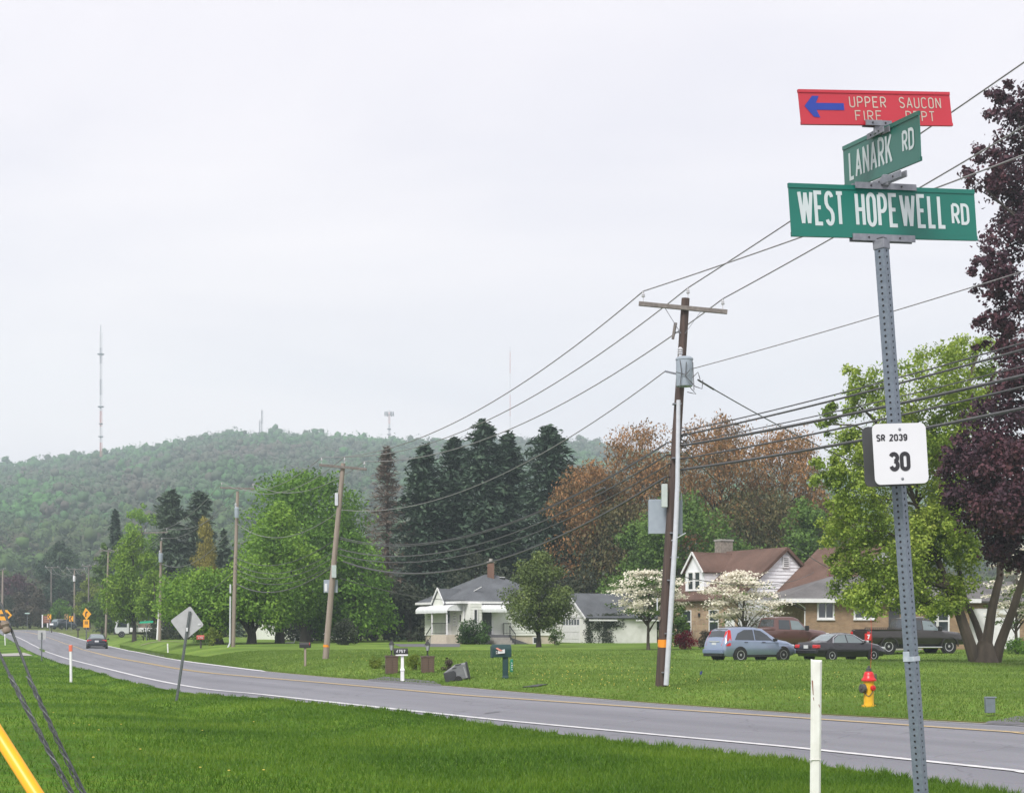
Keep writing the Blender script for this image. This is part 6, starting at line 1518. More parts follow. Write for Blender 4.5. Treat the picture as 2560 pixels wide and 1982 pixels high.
    MB().box(fw(4.3, 2.15) - AX * .05, (.14, .14, .2)).build('wall_lamp', M['black'], root)
    MB().bar(R(0, -.25, -.05), R(0, LBm + .25, -.05), .1, .12).build('gutter', M['roof_brown'], root)
cape()

def ranch():
    d0 = 93.0; c = at(2013, d0); yw = math.radians(5); AX = Vector((math.cos(yw), math.sin(yw), 0)); BX = Vector((-math.sin(yw), math.cos(yw), 0)); root = thing('house', 'low tan brick ranch house with light grey hip roof', 'house', c)
    He = P(2013, 1496, d0).z - c.z; LA, LB = 10.1, 7.5; c0 = Vector((0, 0, 0))
    wallbox(root, 'wall', c0, AX, BX, LA, LB, -.8, He, M['brick_tan'])
    ol, ov = 1.55, .5; RH = 1.45
    e = [-AX * ol - BX * ov, AX * (LA + ov) - BX * ov, AX * (LA + ov) + BX * (LB + ov), -AX * ol + BX * (LB + ov)]; e = [q + ZX * He for q in e]
    r1 = AX * 2.6 + BX * LB / 2 + ZX * (He + RH); r2 = AX * (LA - 3.0) + BX * LB / 2 + ZX * (He + RH)
    MB().add(e + [r1, r2], [(0, 1, 5, 4), (1, 2, 5), (2, 3, 4, 5), (3, 0, 4)]).build('roof', M['roof_grey2'], root)
    MB().poly([q - ZX * .05 for q in reversed(e)]).build('soffit', M['trim'], root)
    mb = MB()
    for i in range(4): mb.bar(e[i] - ZX * .12, e[(i + 1) % 4] - ZX * .12, .08, .24)
    mb.build('gutter', M['trim'], root)
    FW = lambda s, zz, out=0: AX * s + ZX * zz - BX * out
    window(root, FW(.82, He - 1.12), AX, -BX, .85, .85, 'v', glassm=M['glass'], sash=False, frame=.1); window(root, FW(3.05, He - 1.12), AX, -BX, 1.1, .85, 'v', glassm=M['glass'], sash=False, frame=.1)
    dd = MB().add([FW(s, zz, o_) for zz in (.35, He - .3) for s, o_ in ((5.1, .05), (5.75, .05), (5.75, -.05), (5.1, -.05))], [(3,2,1,0),(4,5,6,7),(0,1,5,4),(1,2,6,5),(2,3,7,6),(3,0,4,7)]); dd.build('door', M['door_dark'], root)
    for j in range(2): window(root, FW(7.45 + j * .72, .95), AX, -BX, .58, 1.5, False, glassm=M['glass'], frame=.09)
    # porch platform with dark railing
    pf = MB(); pf.add([FW(s, zz, o_) for zz in (-.8, .35) for s, o_ in ((3.1, 1.5), (6.6, 1.5), (6.6, 0), (3.1, 0))], [(3,2,1,0),(4,5,6,7),(0,1,5,4),(1,2,6,5),(2,3,7,6),(3,0,4,7)]); pf.build('porch_floor', M['concrete'], root)
    M['rail_brown'] = mat('dark_brown_rail', (.05, .035, .03), .7, var=.1)
    rail(root, [FW(3.2, .35, 1.45), FW(4.9, .35, 1.45)], .95, M['rail_brown'], 14); rail(root, [FW(2.5, -.1, 1.45), FW(3.2, .35, 1.45)], .9, M['rail_brown'], 4)
    # bracket under the wide eave and downspout
    MB().bar(FW(0, He - .7, .05), -AX * 1.3 + ZX * (He - .1) - BX * .2, .05, .06).build('eave_brace', M['rail_brown'], root)
    MB().tube([e[0] + AX * .8 - ZX * .15, FW(-.03, He - .55, .03), FW(-.03, 0, .03)], .035, 6).build('downspout', M['trim'], root)
    # white garage wing at the right end
    wallbox(root, 'garage_wing', AX * (LA + .02) + BX * 1.2, AX, BX, 4.2, LB - 2.0, -.8, He - .15, M['brick_tan'])
    gd_ = MB().add([AX * (LA + .4 + s) + BX * 1.2 + ZX * zz - BX * o_ for zz in (-.5, He - .55) for s, o_ in ((0, .05), (3.2, .05), (3.2, -.02), (0, -.02))], [(3,2,1,0),(4,5,6,7),(0,1,5,4),(1,2,6,5),(2,3,7,6),(3,0,4,7)]).build('garage_door', M['trim'], root)
    slab_roof(root, 'wing_roof', [[AX * (LA + .55) + BX * .8 + ZX * (He - .1), AX * (LA + 4.6) + BX * .8 + ZX * (He - .1), AX * (LA + 4.6) + BX * 4 + ZX * (He + 1.2), AX * (LA + .55) + BX * 4 + ZX * (He + 1.2)]], M['roof_grey2'])
ranch()
# glimpses of a white house behind the maples
def back_house():
    c = at(690, 150); root = thing('house', 'pale house glimpsed behind the maple trunks', 'house', c)
    wallbox(root, 'wall', Vector((0, 0, 0)), AX, BX, 9, 6, -.5, 2.8, M['siding_cream'])
    for s in (.8, 3.0, 5.2): window(root, AX * s + ZX * 1.0, AX, -BX, 1.0, 1.0)
    ov = .4; e = [(-ov, -ov), (9 + ov, -ov), (9 + ov, 6 + ov), (-ov, 6 + ov)]; e = [AX * a + BX * b + ZX * 2.8 for a, b in e]
    MB().add(e + [AX * 3 + BX * 3 + ZX * 4.4, AX * 6 + BX * 3 + ZX * 4.4], [(0, 1, 5, 4), (1, 2, 5), (2, 3, 4, 5), (3, 0, 4), (3, 2, 1, 0)]).build('roof', M['roof_grey'], root)
    q = at(680, 122); root = thing('lawn_rail', 'low white pipe rail on the lawn under the maples', 'rail', q)
    MB().tube([P(690, 1612, 122) - q, P(690, 1608, 122) - q, P(735, 1606, 122) - q, P(738, 1594, 122) - q], .06, 6).build('pipe', M['white'], root)
back_house()
# ------------------------------------------------------------------ vehicles
def paint(name, col, metal=.35, rough=.32): return mat(name, col, rough, metal=metal, var=.04, scale=2, coat=.6, spec=.5)
M['car_glass'] = mat('car_glass', (.030, .036, .042), .06, var=0, spec=.9)
M['car_glass_pale'] = mat('car_glass_pale', (.16, .20, .21), .08, var=0, spec=.9)
M['lamp_red'] = mat('lamp_red', (.55, .02, .02), .2, var=0, coat=.5)
M['chrome'] = mat('chrome', (.7, .7, .72), .15, metal=.9, var=0)
M['lamp_clear'] = mat('lamp_clear', (.62, .64, .66), .1, var=0, coat=.5)
def wheel(root, x, y, r, w, outer, rimm, spokes=5):
    R = Matrix.Rotation(math.radians(-90 * outer), 3, 'X')      # lathe axis to +-y
    ho = thing_part('wheel', root, (x, y, r))
    MB().lathe([(r * .62, -w / 2), (r * .95, -w / 2), (r, -w * .32), (r, w * .32), (r * .95, w / 2), (r * .62, w / 2)], (0, 0, 0), 28, R).build('tyre', M['tyre'], ho, smooth=True)
    mb = MB().lathe([(r * .64, w * .30), (r * .64, w * .52), (r * .56, w * .50), (r * .54, w * .20), (.02, w * .18)], (0, 0, 0), 24, R)
    rim = mb.build('rim', M['dark_metal'] if spokes else rimm, ho, smooth=True)
    sp = MB()
    for k in range(spokes):
        a = 2 * math.pi * k / spokes; d = Vector((math.cos(a), math.sin(a), 0)); t = Vector((-d.y, d.x, 0))
        q = [d * r * .1 - t * r * .10, d * r * .1 + t * r * .10, d * r * .6 + t * r * .085, d * r * .6 - t * r * .085]
        sp.prism([R @ (v + Vector((0, 0, w * .40))) for v in q], R @ Vector((0, 0, w * .06)))
    sp.lathe([(r * .64, w * .46), (r * .64, w * .53), (r * .55, w * .52), (r * .55, w * .46)], (0, 0, 0), 24, R)
    sp.lathe([(r * .17, w * .38), (r * .17, w * .5), (r * .05, w * .52)], (0, 0, 0), 12, R)
    sp.build('spokes', rimm, ho, smooth=False)
def thing_part(name, root, loc):
    o = bpy.data.objects.new(name, None); COL.objects.link(o); o.empty_display_size = .1; o.parent = root; o.location = loc; return o
def car(name, label, loc, heading, st, wheels, body, panes, ends, extra=None, rimm=None, spokes=5, cat='car', seams=(), r=.33, tw=.21, group=None, camside=-1):
    """st: stations (x, zbot, zsh, ztop, wsh, wtop); x forward. panes: side glass outlines [(x,z)...]; ends: windscreens as (x0, x1, shrink)"""
    root = thing(name, label, cat, loc, heading, group)
    S = np.array(st, float)
    xs = np.unique(np.concatenate([S[:, 0], np.linspace(S[0, 0], S[-1, 0], 46)]))
    I = lambda x, c: np.interp(x, S[:, 0], S[:, c])
    def sec(x):
        zb, zs, zt, ws, wt = [float(I(x, c)) for c in range(1, 6)]
        zm = zb + (zs - zb) * .55
        return [(ws * .90, zb), (ws * .985, zb + (zs - zb) * .22), (ws * 1.0, zm), (ws * .975, zs - .03), (ws * .945, zs), (wt + (ws * .945 - wt) * .06, zt - .05 * (zt > zs + .1)), (wt * .93, zt), (wt * .5, zt + .018), (0, zt + .024)]
    rows = []
    for x in xs:
        h = sec(x); rows.append([Vector((x, -y, z)) for y, z in h] + [Vector((x, y, z)) for y, z in reversed(h[:-1])])
    n = len(rows[0]); mb = MB(); mb.v = [tuple(v) for rw in rows for v in rw]
    for i in range(len(rows) - 1):
        for j in range(n - 1): mb.f.append((i*n + j, (i+1)*n + j, (i+1)*n + j + 1, i*n + j + 1))
        mb.f.append((i*n + n - 1, (i+1)*n + n - 1, (i+1)*n, i*n))
    mb.f.append(tuple(range(n))); mb.f.append(tuple((len(rows) - 1) * n + j for j in reversed(range(n))))
    b = mb.build('body', body, root, smooth=True)
    def side_y(x, z):
        h = sec(x)
        zz = [q[1] for q in h[:7]]; yy = [q[0] for q in h[:7]]
        return float(np.interp(z, zz, yy))
    for outl, gm in panes:
        for sg in (-1, 1):
            # subdivide the outline so the pane follows the body side
            pts = []
            for i in range(len(outl)):
                (x0, z0), (x1, z1) = outl[i], outl[(i + 1) % len(outl)]
                for t in (0, .5): pts.append((x0 + (x1 - x0) * t, z0 + (z1 - z0) * t))
            MB().poly([Vector((x, sg * (side_y(x, z) + .012), z)) for x, z in pts]).build('side_window', gm, root)
    for x0, x1, kk, gm in ends:
        h0, h1 = sec(x0), sec(x1)
        p = []
        for x, h in ((x0, h0), (x1, h1)): p.append((x, h[6][0] * kk, h[6][1] + .004))
        sl = Vector((p[1][0] - p[0][0], 0, p[1][2] - p[0][2])).normalized(); nn = Vector((-sl.z, 0, sl.x)) * (1 if sl.x > 0 else -1)
        xx = np.linspace(x0, x1, 5); q = MB(); L0 = []
        for x in xx:
            h = sec(x); L0.append((Vector((x, -h[6][0] * kk, h[6][1])) + nn * .014, Vector((x, 0, h[8][1])) + nn * .014, Vector((x, h[6][0] * kk, h[6][1])) + nn * .014))
        for a_, b_ in zip(L0[:-1], L0[1:]):
            q.quad(a_[0], b_[0], b_[1], a_[1]); q.quad(a_[1], b_[1], b_[2], a_[2])
        q.build('windscreen', gm, root, smooth=True)
    for wx in wheels:
        for sg in (-1, 1):
            yy = side_y(wx, .5)
            R = Matrix.Rotation(math.radians(-90 * sg), 3, 'X')
            MB().lathe([(r * 1.17, -.06), (r * 1.17, .012), (.02, .012)], (wx, sg * yy, r * 1.02), 26, R).build('wheel_arch', M['black'], root)
            wheel(root, wx, sg * (yy - tw * .30), r, tw, sg, rimm or M['alloy'], spokes)
    for seam in seams:
        for sg in (-1, 1):
            pts = [Vector((x, sg * (side_y(x, z) + .003), z)) for x, z in seam]
            m = MB()
            for a_, b_ in zip(pts[:-1], pts[1:]): m.bar(a_, b_, .012, .012, Vector((0, 1, 0)))
            m.build('door_gap', M['black'], root)
    if extra: extra(root, side_y, sec)
    return root
def bx(root, name, c, s, m, bev=.01): return MB().box(c, s).build(name, m, root, bevel=bev)
H29 = YAW
# silver blue compact SUV
def ex_suv(root, sy, sec):
    for sg in (-1, 1):
        MB().prism([Vector((x, sg * (sy(x, z) + .012), z)) for x, z in ((-2.12, .78), (-1.88, .80), (-1.80, 1.10), (-1.74, 1.54), (-1.86, 1.56), (-2.02, 1.12))], (0, sg * .012, 0)).build('tail_light', M['lamp_red'], root)
        MB().prism([Vector((x, sg * y, z)) for x, y, z in ((-2.19, .60, .80), (-2.13, .80, .80), (-2.0, .74, 1.15), (-1.88, .66, 1.50), (-1.92, .60, 1.50), (-2.08, .64, 1.12))], (-.035, sg * .01, 0)).build('tail_light', M['lamp_red'], root)
        bx(root, 'roof_rail', (-.75, sg * .55, 1.715), (1.9, .04, .035), M['black']); bx(root, 'mirror', (.78, sg * (sy(.78, 1.05) + .11), 1.08), (.16, .2, .14), M['black'], .03)
        for x in (-.95, .12): bx(root, 'door_handle', (x, sg * (sy(x, .96) + .015), .96), (.2, .03, .035), M['black'])
        bx(root, 'sill', (.0, sg * (sy(0, .33) + .006), .30), (2.0, .03, .12), M['black'])
        bx(root, 'headlight', (2.0, sg * .66, .78), (.28, .2, .12), M['lamp_clear'], .03)
    bx(root, 'rear_bumper', (-2.24, 0, .52), (.14, 1.62, .22), M['suv_low'], .04); bx(root, 'rear_skirt', (-2.22, 0, .36), (.12, 1.55, .16), M['black'], .03)
    pl = bx(root, 'licence_plate', (-2.20, 0, .86), (.02, .34, .17), M['splate'], .003)
    bx(root, 'tailgate_trim', (-2.17, 0, 1.0), (.05, .8, .06), M['chrome'], .01)
    bx(root, 'front_bumper', (2.2, 0, .5), (.12, 1.5, .25), M['suv_blue'], .05)
M['suv_blue'] = paint('silver_blue_paint', (.27, .33, .46), .45); M['suv_low'] = paint('lower_blue_paint', (.18, .23, .36), .3)
gl = M['car_glass']; gp2 = M['car_glass_pale']
suv = [(-2.24, .42, .66, .72, .74, .72), (-2.16, .32, .86, .98, .86, .80), (-2.08, .30, 1.02, 1.18, .89, .78), (-1.88, .28, 1.06, 1.52, .90, .68), (-1.70, .28, 1.06, 1.62, .91, .66), (-1.15, .26, 1.05, 1.675, .915, .66), (-.30, .26, 1.03, 1.675, .915, .66), (.22, .26, 1.02, 1.60, .915, .66), (.72, .26, 1.01, 1.30, .915, .70), (1.08, .26, 1.0, 1.08, .91, .76), (1.65, .28, .92, .99, .88, .74), (2.05, .32, .78, .86, .82, .64), (2.25, .42, .60, .64, .68, .5)]
def place(px, d, z=None):
    v = at(px, d)
    if z is not None: v.z = z
    return v
p = place(1876, 76.5); p.z = .14
car('parked_car', 'silver blue compact SUV parked at the left of the driveway', p, H29, suv, (-1.30, 1.32), M['suv_blue'],
    [([(-1.60, 1.08), (-.42, 1.06), (-.42, 1.57), (-.95, 1.56), (-1.35, 1.40)], gl), ([(-.36, 1.06), (.70, 1.05), (.42, 1.30), (.05, 1.52), (-.36, 1.57)], gl)],
    [(.75, .26, .95, gl), (-2.07, -1.74, .88, gl)], ex_suv, seams=([(-.39, .32), (-.39, 1.04)], [(.62, .34), (.68, 1.0)], [(-1.1, .7), (-1.02, .4)], [(-2.0, .93), (.9, .90), (1.7, .84)]), r=.35, group='vehicles parked by the ranch house')
# black sedan
def ex_sed(root, sy, sec):
    for sg in (-1, 1):
        bx(root, 'mirror', (.72, sg * (sy(.72, .92) + .1), .95), (.15, .17, .12), M['sedan_black'], .03)
        for x in (-.75, .2): bx(root, 'door_handle', (x, sg * (sy(x, .8) + .012), .80), (.18, .03, .03), M['sedan_black'])
        bx(root, 'tail_light', (-2.12, sg * .66, .74), (.22, .36, .17), M['lamp_red'], .03); bx(root, 'headlight', (2.02, sg * .60, .64), (.34, .30, .13), M['lamp_clear'], .04)
        bx(root, 'side_moulding', (.0, sg * (sy(0, .55) + .008), .52), (2.6, .02, .05), M['black'], .005)
        m = MB(); o = [(-1.22, .90), (-1.05, 1.16), (-.75, 1.30), (-.2, 1.345), (.25, 1.29), (.86, .94)]
        pts = [Vector((x, sg * (sy(x, z) + .02), z)) for x, z in o]
        for a_, b_ in zip(pts[:-1], pts[1:]): m.bar(a_, b_, .02, .03, Vector((0, 1, 0)))
        m.build('window_trim', M['chrome'], root)
    bx(root, 'rear_bumper', (-2.16, 0, .48), (.16, 1.56, .22), M['sedan_black'], .05); bx(root, 'licence_plate', (-2.22, 0, .72), (.02, .32, .16), M['splate'], .003); bx(root, 'front_bumper', (2.15, 0, .44), (.16, 1.5, .22), M['sedan_black'], .05)
M['sedan_black'] = paint('black_plum_paint', (.022, .019, .024), .2, .22)
sed = [(-2.22, .38, .70, .76, .70, .66), (-2.10, .26, .84, .92, .80, .74), (-1.60, .22, .90, .95, .84, .76), (-1.35, .22, .90, 1.00, .845, .70), (-1.0, .22, .90, 1.22, .85, .62), (-.70, .22, .90, 1.33, .85, .58), (-.15, .22, .89, 1.385, .85, .58), (.30, .22, .88, 1.32, .85, .60), (.95, .22, .87, .98, .845, .70), (1.2, .22, .85, .91, .84, .72), (1.75, .24, .76, .82, .82, .68), (2.08, .26, .64, .70, .76, .58), (2.22, .34, .50, .56, .64, .48)]
p = place(2103, 76.8); p.z = .16
SED_P = [([(-1.15, .92), (-.32, .91), (-.32, 1.31), (-.72, 1.27), (-1.0, 1.12)], gp2), ([(-.26, .91), (.78, .90), (.25, 1.26), (-.26, 1.31)], gp2)]
car('parked_car', 'black sedan parked between the SUV and the dark pickup', p, H29, sed, (-1.32, 1.32), M['sedan_black'], SED_P, [(.95, .32, .92, gp2), (-1.42, -.78, .92, gp2)], ex_sed, seams=([(-.29, .3), (-.29, .9)], [(.72, .32), (.78, .86)], [(-1.05, .62), (-1.12, .88)]), r=.30, tw=.19, group='vehicles parked by the ranch house')
# pickups
def pick(L=5.9, H=1.95, bed=1.30, hood=1.26, w=1.0, cabr=-.70):
    return [(-2.93, .62, 1.18, bed, .92, .90), (-2.86, .55, 1.22, bed, .97, .93), (cabr - .06, .52, 1.22, bed, .98, .93), (cabr, .50, 1.24, bed + .02, .98, .92), (cabr + .12, .50, 1.24, H - .06, .98, .74), (cabr + .5, .50, 1.24, H, .98, .73), (.62, .50, 1.24, H - .01, .98, .73), (.95, .50, 1.23, H - .12, .98, .74), (1.52, .50, 1.20, hood + .03, .98, .82), (1.75, .50, 1.14, hood - .01, .98, .84), (2.6, .50, 1.06, hood - .10, .96, .80), (2.85, .52, .98, hood - .18, .90, .74), (2.95, .6, .84, .92, .82, .7)]
def ex_pick(paintm, tail=True, chrome=True, two=True):
    def f(root, sy, sec):
        for sg in (-1, 1):
            bx(root, 'mirror', (1.28, sg * (sy(1.28, 1.2) + .16), 1.36), (.16, .24, .28), M['black'], .04)
            for x in (-.05, .95): bx(root, 'door_handle', (x, sg * (sy(x, 1.1) + .014), 1.12), (.2, .03, .04), paintm)
            if chrome: MB().tube([(-.6, sg * 1.0, .36), (1.45, sg * 1.0, .36)], .045, 8).build('running_board', M['chrome'], root)
            bx(root, 'tail_light', (-2.92, sg * .84, 1.02), (.08, .2, .36), M['lamp_red'], .02); bx(root, 'headlight', (2.86, sg * .72, .98), (.2, .3, .2), M['lamp_clear'], .03)
            for wx in (-1.75, 1.95):
                m = MB(); q = []
                for k in range(13):
                    a = math.pi * k / 12; q.append(Vector((wx + math.cos(a) * .52, sg * (sy(wx, .8) + .015), .40 + math.sin(a) * .52)))
                for a_, b_ in zip(q[:-1], q[1:]): m.bar(a_, b_, .035, .09, Vector((0, 1, 0)))
                m.build('fender_flare', paintm, root)
        bx(root, 'rear_bumper', (-3.0, 0, .66), (.18, 1.8, .2), M['chrome'], .03); bx(root, 'front_bumper', (2.98, 0, .62), (.16, 1.8, .24), M['chrome'], .04)
        bx(root, 'bed_cavity', (-1.85, 0, 1.30), (2.0, 1.66, .06), M['black'], .005); bx(root, 'underbody', (0, 0, .42), (4.6, 1.3, .25), M['black'], .03)
        bx(root, 'roof_marker', (.6, 0, 1.975), (.10, .9, .03), M['chrome'] if chrome else paintm, .01)
    return f
M['pick_dark'] = paint('dark_brown_grey_paint', (.036, .031, .029), .3, .25); M['pick_red'] = paint('maroon_brown_paint', (.13, .062, .052), .35, .3)
PP = [([(-.48, 1.30), (.28, 1.28), (.28, 1.80), (-.40, 1.82)], gl), ([(.36, 1.28), (1.36, 1.25), (.92, 1.74), (.36, 1.80)], gp2)]
SMP = ([(.32, .55), (.32, 1.26)], [(1.42, .6), (1.42, 1.2)], [(-.58, .55), (-.58, 1.26)])
p = place(2270, 84); p.z = .42
car('pickup_truck', 'dark brown grey crew cab pickup parked in front of the ranch house', p, math.radians(18), pick(), (-1.75, 1.95), M['pick_dark'], PP, [(1.5, .98, .9, gl), (-.685, -.6, .86, gl)], ex_pick(M['pick_dark']), seams=SMP, r=.41, tw=.27, spokes=6, cat='pickup truck', group='vehicles parked by the ranch house')
p = place(1942, 88); p.z = .46
car('pickup_truck', 'maroon brown crew cab pickup parked behind the silver blue SUV', p, math.radians(24), pick(H=1.98, bed=1.34, hood=1.30), (-1.75, 1.95), M['pick_red'], PP, [(1.5, .98, .9, gp2), (-.685, -.6, .86, gl)], ex_pick(M['pick_red'], chrome=False), seams=SMP, r=.41, tw=.27, spokes=6, cat='pickup truck', group='vehicles parked by the ranch house')
# sedan driving away
def ex_road(root, sy, sec):
    for sg in (-1, 1):
        bx(root, 'tail_light', (-2.26, sg * .68, .86), (.12, .42, .15), M['lamp_red'], .03); bx(root, 'mirror', (.62, sg * 1.0, 1.0), (.15, .18, .13), M['navy'], .03)
        bx(root, 'headlight', (2.2, sg * .65, .7), (.25, .35, .12), M['lamp_clear'], .03)
    bx(root, 'licence_plate', (-2.345, 0, .80), (.02, .36, .16), M['splate'], .003); bx(root, 'rear_bumper', (-2.30, 0, .52), (.2, 1.75, .26), M['navy'], .06)
    bx(root, 'diffuser', (-2.32, 0, .34), (.12, 1.35, .1), M['black'], .02); bx(root, 'exhaust_trim', (-2.38, 0, .30), (.04, 1.05, .035), M['chrome'], .005)
    bx(root, 'brake_strip', (-2.335, 0, .95), (.02, .5, .03), M['black'], .003)
M['navy'] = paint('dark_navy_paint', (.020, .022, .036), .25, .28)
mid = [(x * 1.06, zb, zs + .07, zt + .075, ws * 1.085, wt * 1.06) for x, zb, zs, zt, ws, wt in sed]
p = place(243, 146); p.z = Gz(p.x, p.y) + .0
hd = math.radians(90 + 14)
car('driving_car', 'dark navy sedan driving away along the road', p, hd, mid, (-1.40, 1.40), M['navy'], [([(x * 1.06, z + .075) for x, z in o], g) for o, g in SED_P], [(1.0, .34, .92, gl), (-1.5, -.83, .92, gp2)], ex_road, r=.335, tw=.22)
# parked dark car at the bend and a white cab-over truck in a yard
M['teal_car'] = paint('dark_teal_paint', (.035, .05, .06), .3, .3)
p = place(160, 262); p.z = Gz(p.x, p.y) + .1
car('parked_car', 'small dark hatchback parked near the chevron signs', p, math.radians(58), suv, (-1.30, 1.32), M['teal_car'], [([(-1.60, 1.08), (.70, 1.05), (.05, 1.52), (-.36, 1.57), (-1.35, 1.40)], gl)], [(.75, .26, .95, gl), (-2.07, -1.74, .88, gp2)], None, r=.34)
def box_truck():
    p = place(322, 186); root = thing('box_truck', 'white cab-over work truck with low bed in a roadside yard', 'truck', p, math.radians(196))
    cab = [(.0, .45), (1.55, .45), (1.62, 1.1), (1.35, 1.95), (1.1, 2.15), (.0, 2.15)]
    MB().prism([Vector((x, -.95, z)) for x, z in cab], (0, 1.9, 0)).build('cab', mat('truck_white', (.55, .57, .58), .4, var=.05), root, bevel=.06)
    for sg in (-1, 1): MB().poly([Vector((x, sg * .962, z)) for x, z in ((.25, 1.2), (1.42, 1.2), (1.18, 1.95), (.25, 1.95))]).build('side_window', gl, root)
    MB().poly([Vector((1.605, -.8, 1.22)), Vector((1.605, .8, 1.22)), Vector((1.36, .75, 1.98)), Vector((1.36, -.75, 1.98))]).build('windscreen', gl, root)
    bx(root, 'bed', (-2.0, 0, .9), (3.8, 1.9, .5), M['white'], .03); bx(root, 'chassis', (-1, 0, .5), (5, .9, .2), M['black'], .02)
    bx(root, 'bumper', (1.62, 0, .5), (.15, 1.9, .25), M['black'], .03); bx(root, 'load', (-1.8, .2, 1.4), (1.4, 1.0, .7), M['beige'], .1)
    for wx in (.85, -2.6):
        for sg in (-1, 1): wheel(root, wx, sg * .85, .38, .24, sg, M['steel'], 5)
    for sg in (-1, 1): bx(root, 'mirror', (1.45, sg * 1.15, 1.85), (.08, .18, .3), M['white'], .02)
box_truck()
# ------------------------------------------------------------------ street furniture and small things
def hydrant():
    d = 34.6; c = at(2172, d); root = thing('fire_hydrant', 'yellow fire hydrant with red bonnet on the lawn', 'fire hydrant', c)
    M['hyd_y'] = mat('hydrant_yellow', (.72, .40, .008), .4, scale=9, col2=(.60, .33, .008)); M['hyd_r'] = mat('hydrant_red', (.58, .018, .02), .35, scale=9, col2=(.48, .015, .018)); M['hyd_g'] = mat('hydrant_iron', (.085, .085, .08), .6, scale=20, var=.2)
    MB().lathe([(.16, -.05), (.16, .03), (.115, .035), (.11, .06), (.112, .36), (.118, .50), (.122, .56)], (0, 0, 0), 26).build('barrel', M['hyd_y'], root, smooth=True)
    MB().lathe([(.13, .56), (.165, .565), (.165, .595), (.15, .61), (.125, .64), (.115, .70), (.10, .745), (.075, .77), (.05, .775)], (0, 0, 0), 26).build('bonnet', M['hyd_r'], root, smooth=True)
    MB().lathe([(.065, .775), (.065, .80), (.05, .81), (.06, .82), (.06, .845), (.03, .85), (.03, .90)], (0, 0, 0), 12).build('operating_nut', M['hyd_g'], root, smooth=False)
    def outlet(ang, r, L, z, m, cap):
        a = math.radians(ang); dv = Vector((math.cos(a), math.sin(a), 0)); R = dv.to_track_quat('Z', 'Y').to_matrix()
        MB().lathe([(r * .95, .06), (r * .95, L * .6), (r * 1.05, L * .6)], Vector((0, 0, z)), 18, R).build('outlet', M['hyd_y'], root, smooth=True)
        MB().lathe([(r * 1.1, L * .6), (r * 1.22, L * .64), (r * 1.22, L * .95), (r * 1.0, L), (r * .35, L), (r * .35, L * 1.15), (r * .1, L * 1.15)], Vector((0, 0, z)), 18, R).build('outlet_cap', cap, root, smooth=False)
    outlet(206, .085, .21, .40, M['hyd_y'], M['hyd_g']); outlet(-58, .05, .165, .41, M['hyd_y'], M['hyd_r']); outlet(122, .05, .165, .41, M['hyd_y'], M['hyd_r'])
    pts = []
    for t in np.linspace(0, 1, 14):
        a = math.radians(206 + t * 96); rr = .125; pts.append(Vector((math.cos(a) * rr, math.sin(a) * rr, .345 - .11 * math.sin(t * math.pi))))
    MB().tube(pts, .008, 5).build('chain', M['hyd_g'], root)
    for k in range(8):
        a = k * math.pi / 4; MB().lathe([(.014, .595), (.014, .615)], (math.cos(a) * .145, math.sin(a) * .145, 0), 6).build('bolt', M['hyd_r'], root)
    MB().tube([(.145, -.02, .58), (.15, -.02, .72)], .022, 8).build('flag_socket', M['hyd_g'], root)
    # tall flag rod behind the hydrant
    q = Vector((c.x + .05, c.y + .25, Gz(c.x + .05, c.y + .25))); root = thing('hydrant_flag', 'thin red rod with a red flag standing behind the hydrant', 'marker flag', q)
    d2 = q.y
    MB().tube([(0, 0, -.1), P(2180, 1600, d2) - q, P(2177, 1545, d2) - q], .0042, 6).build('rod', M['red'], root)
    fl = [P(x, y, d2) - q for x, y in ((2162, 1583), (2178, 1583), (2178, 1600), (2162, 1600))]
    MB().prism(fl, (0, .004, 0)).build('flag', M['red'], root)
    u = (fl[1] - fl[0]).normalized(); text('7', fl[3] + u * .055 + Vector((0, -.002, .02)), u, ZX, Vector((0, -1, 0)), .11, m=M['splate'], parent=root, t=.24)
hydrant()
def mailbox_shape(root, c, L, w, h, yaw, m, name='box'):
    R = Matrix.Rotation(yaw, 3, 'Z'); pr = [(-w / 2, 0), (w / 2, 0), (w / 2, h * .55)] + [(w / 2 * math.cos(a), h * .55 + h * .45 * math.sin(a)) for a in np.linspace(0, math.pi, 11)[1:-1]] + [(-w / 2, h * .55)]
    return MB().prism([Vector(c) + R @ Vector((-L / 2, y, z)) for y, z in pr], R @ Vector((L, 0, 0))).build(name, m, root, smooth=True, bevel=.006)
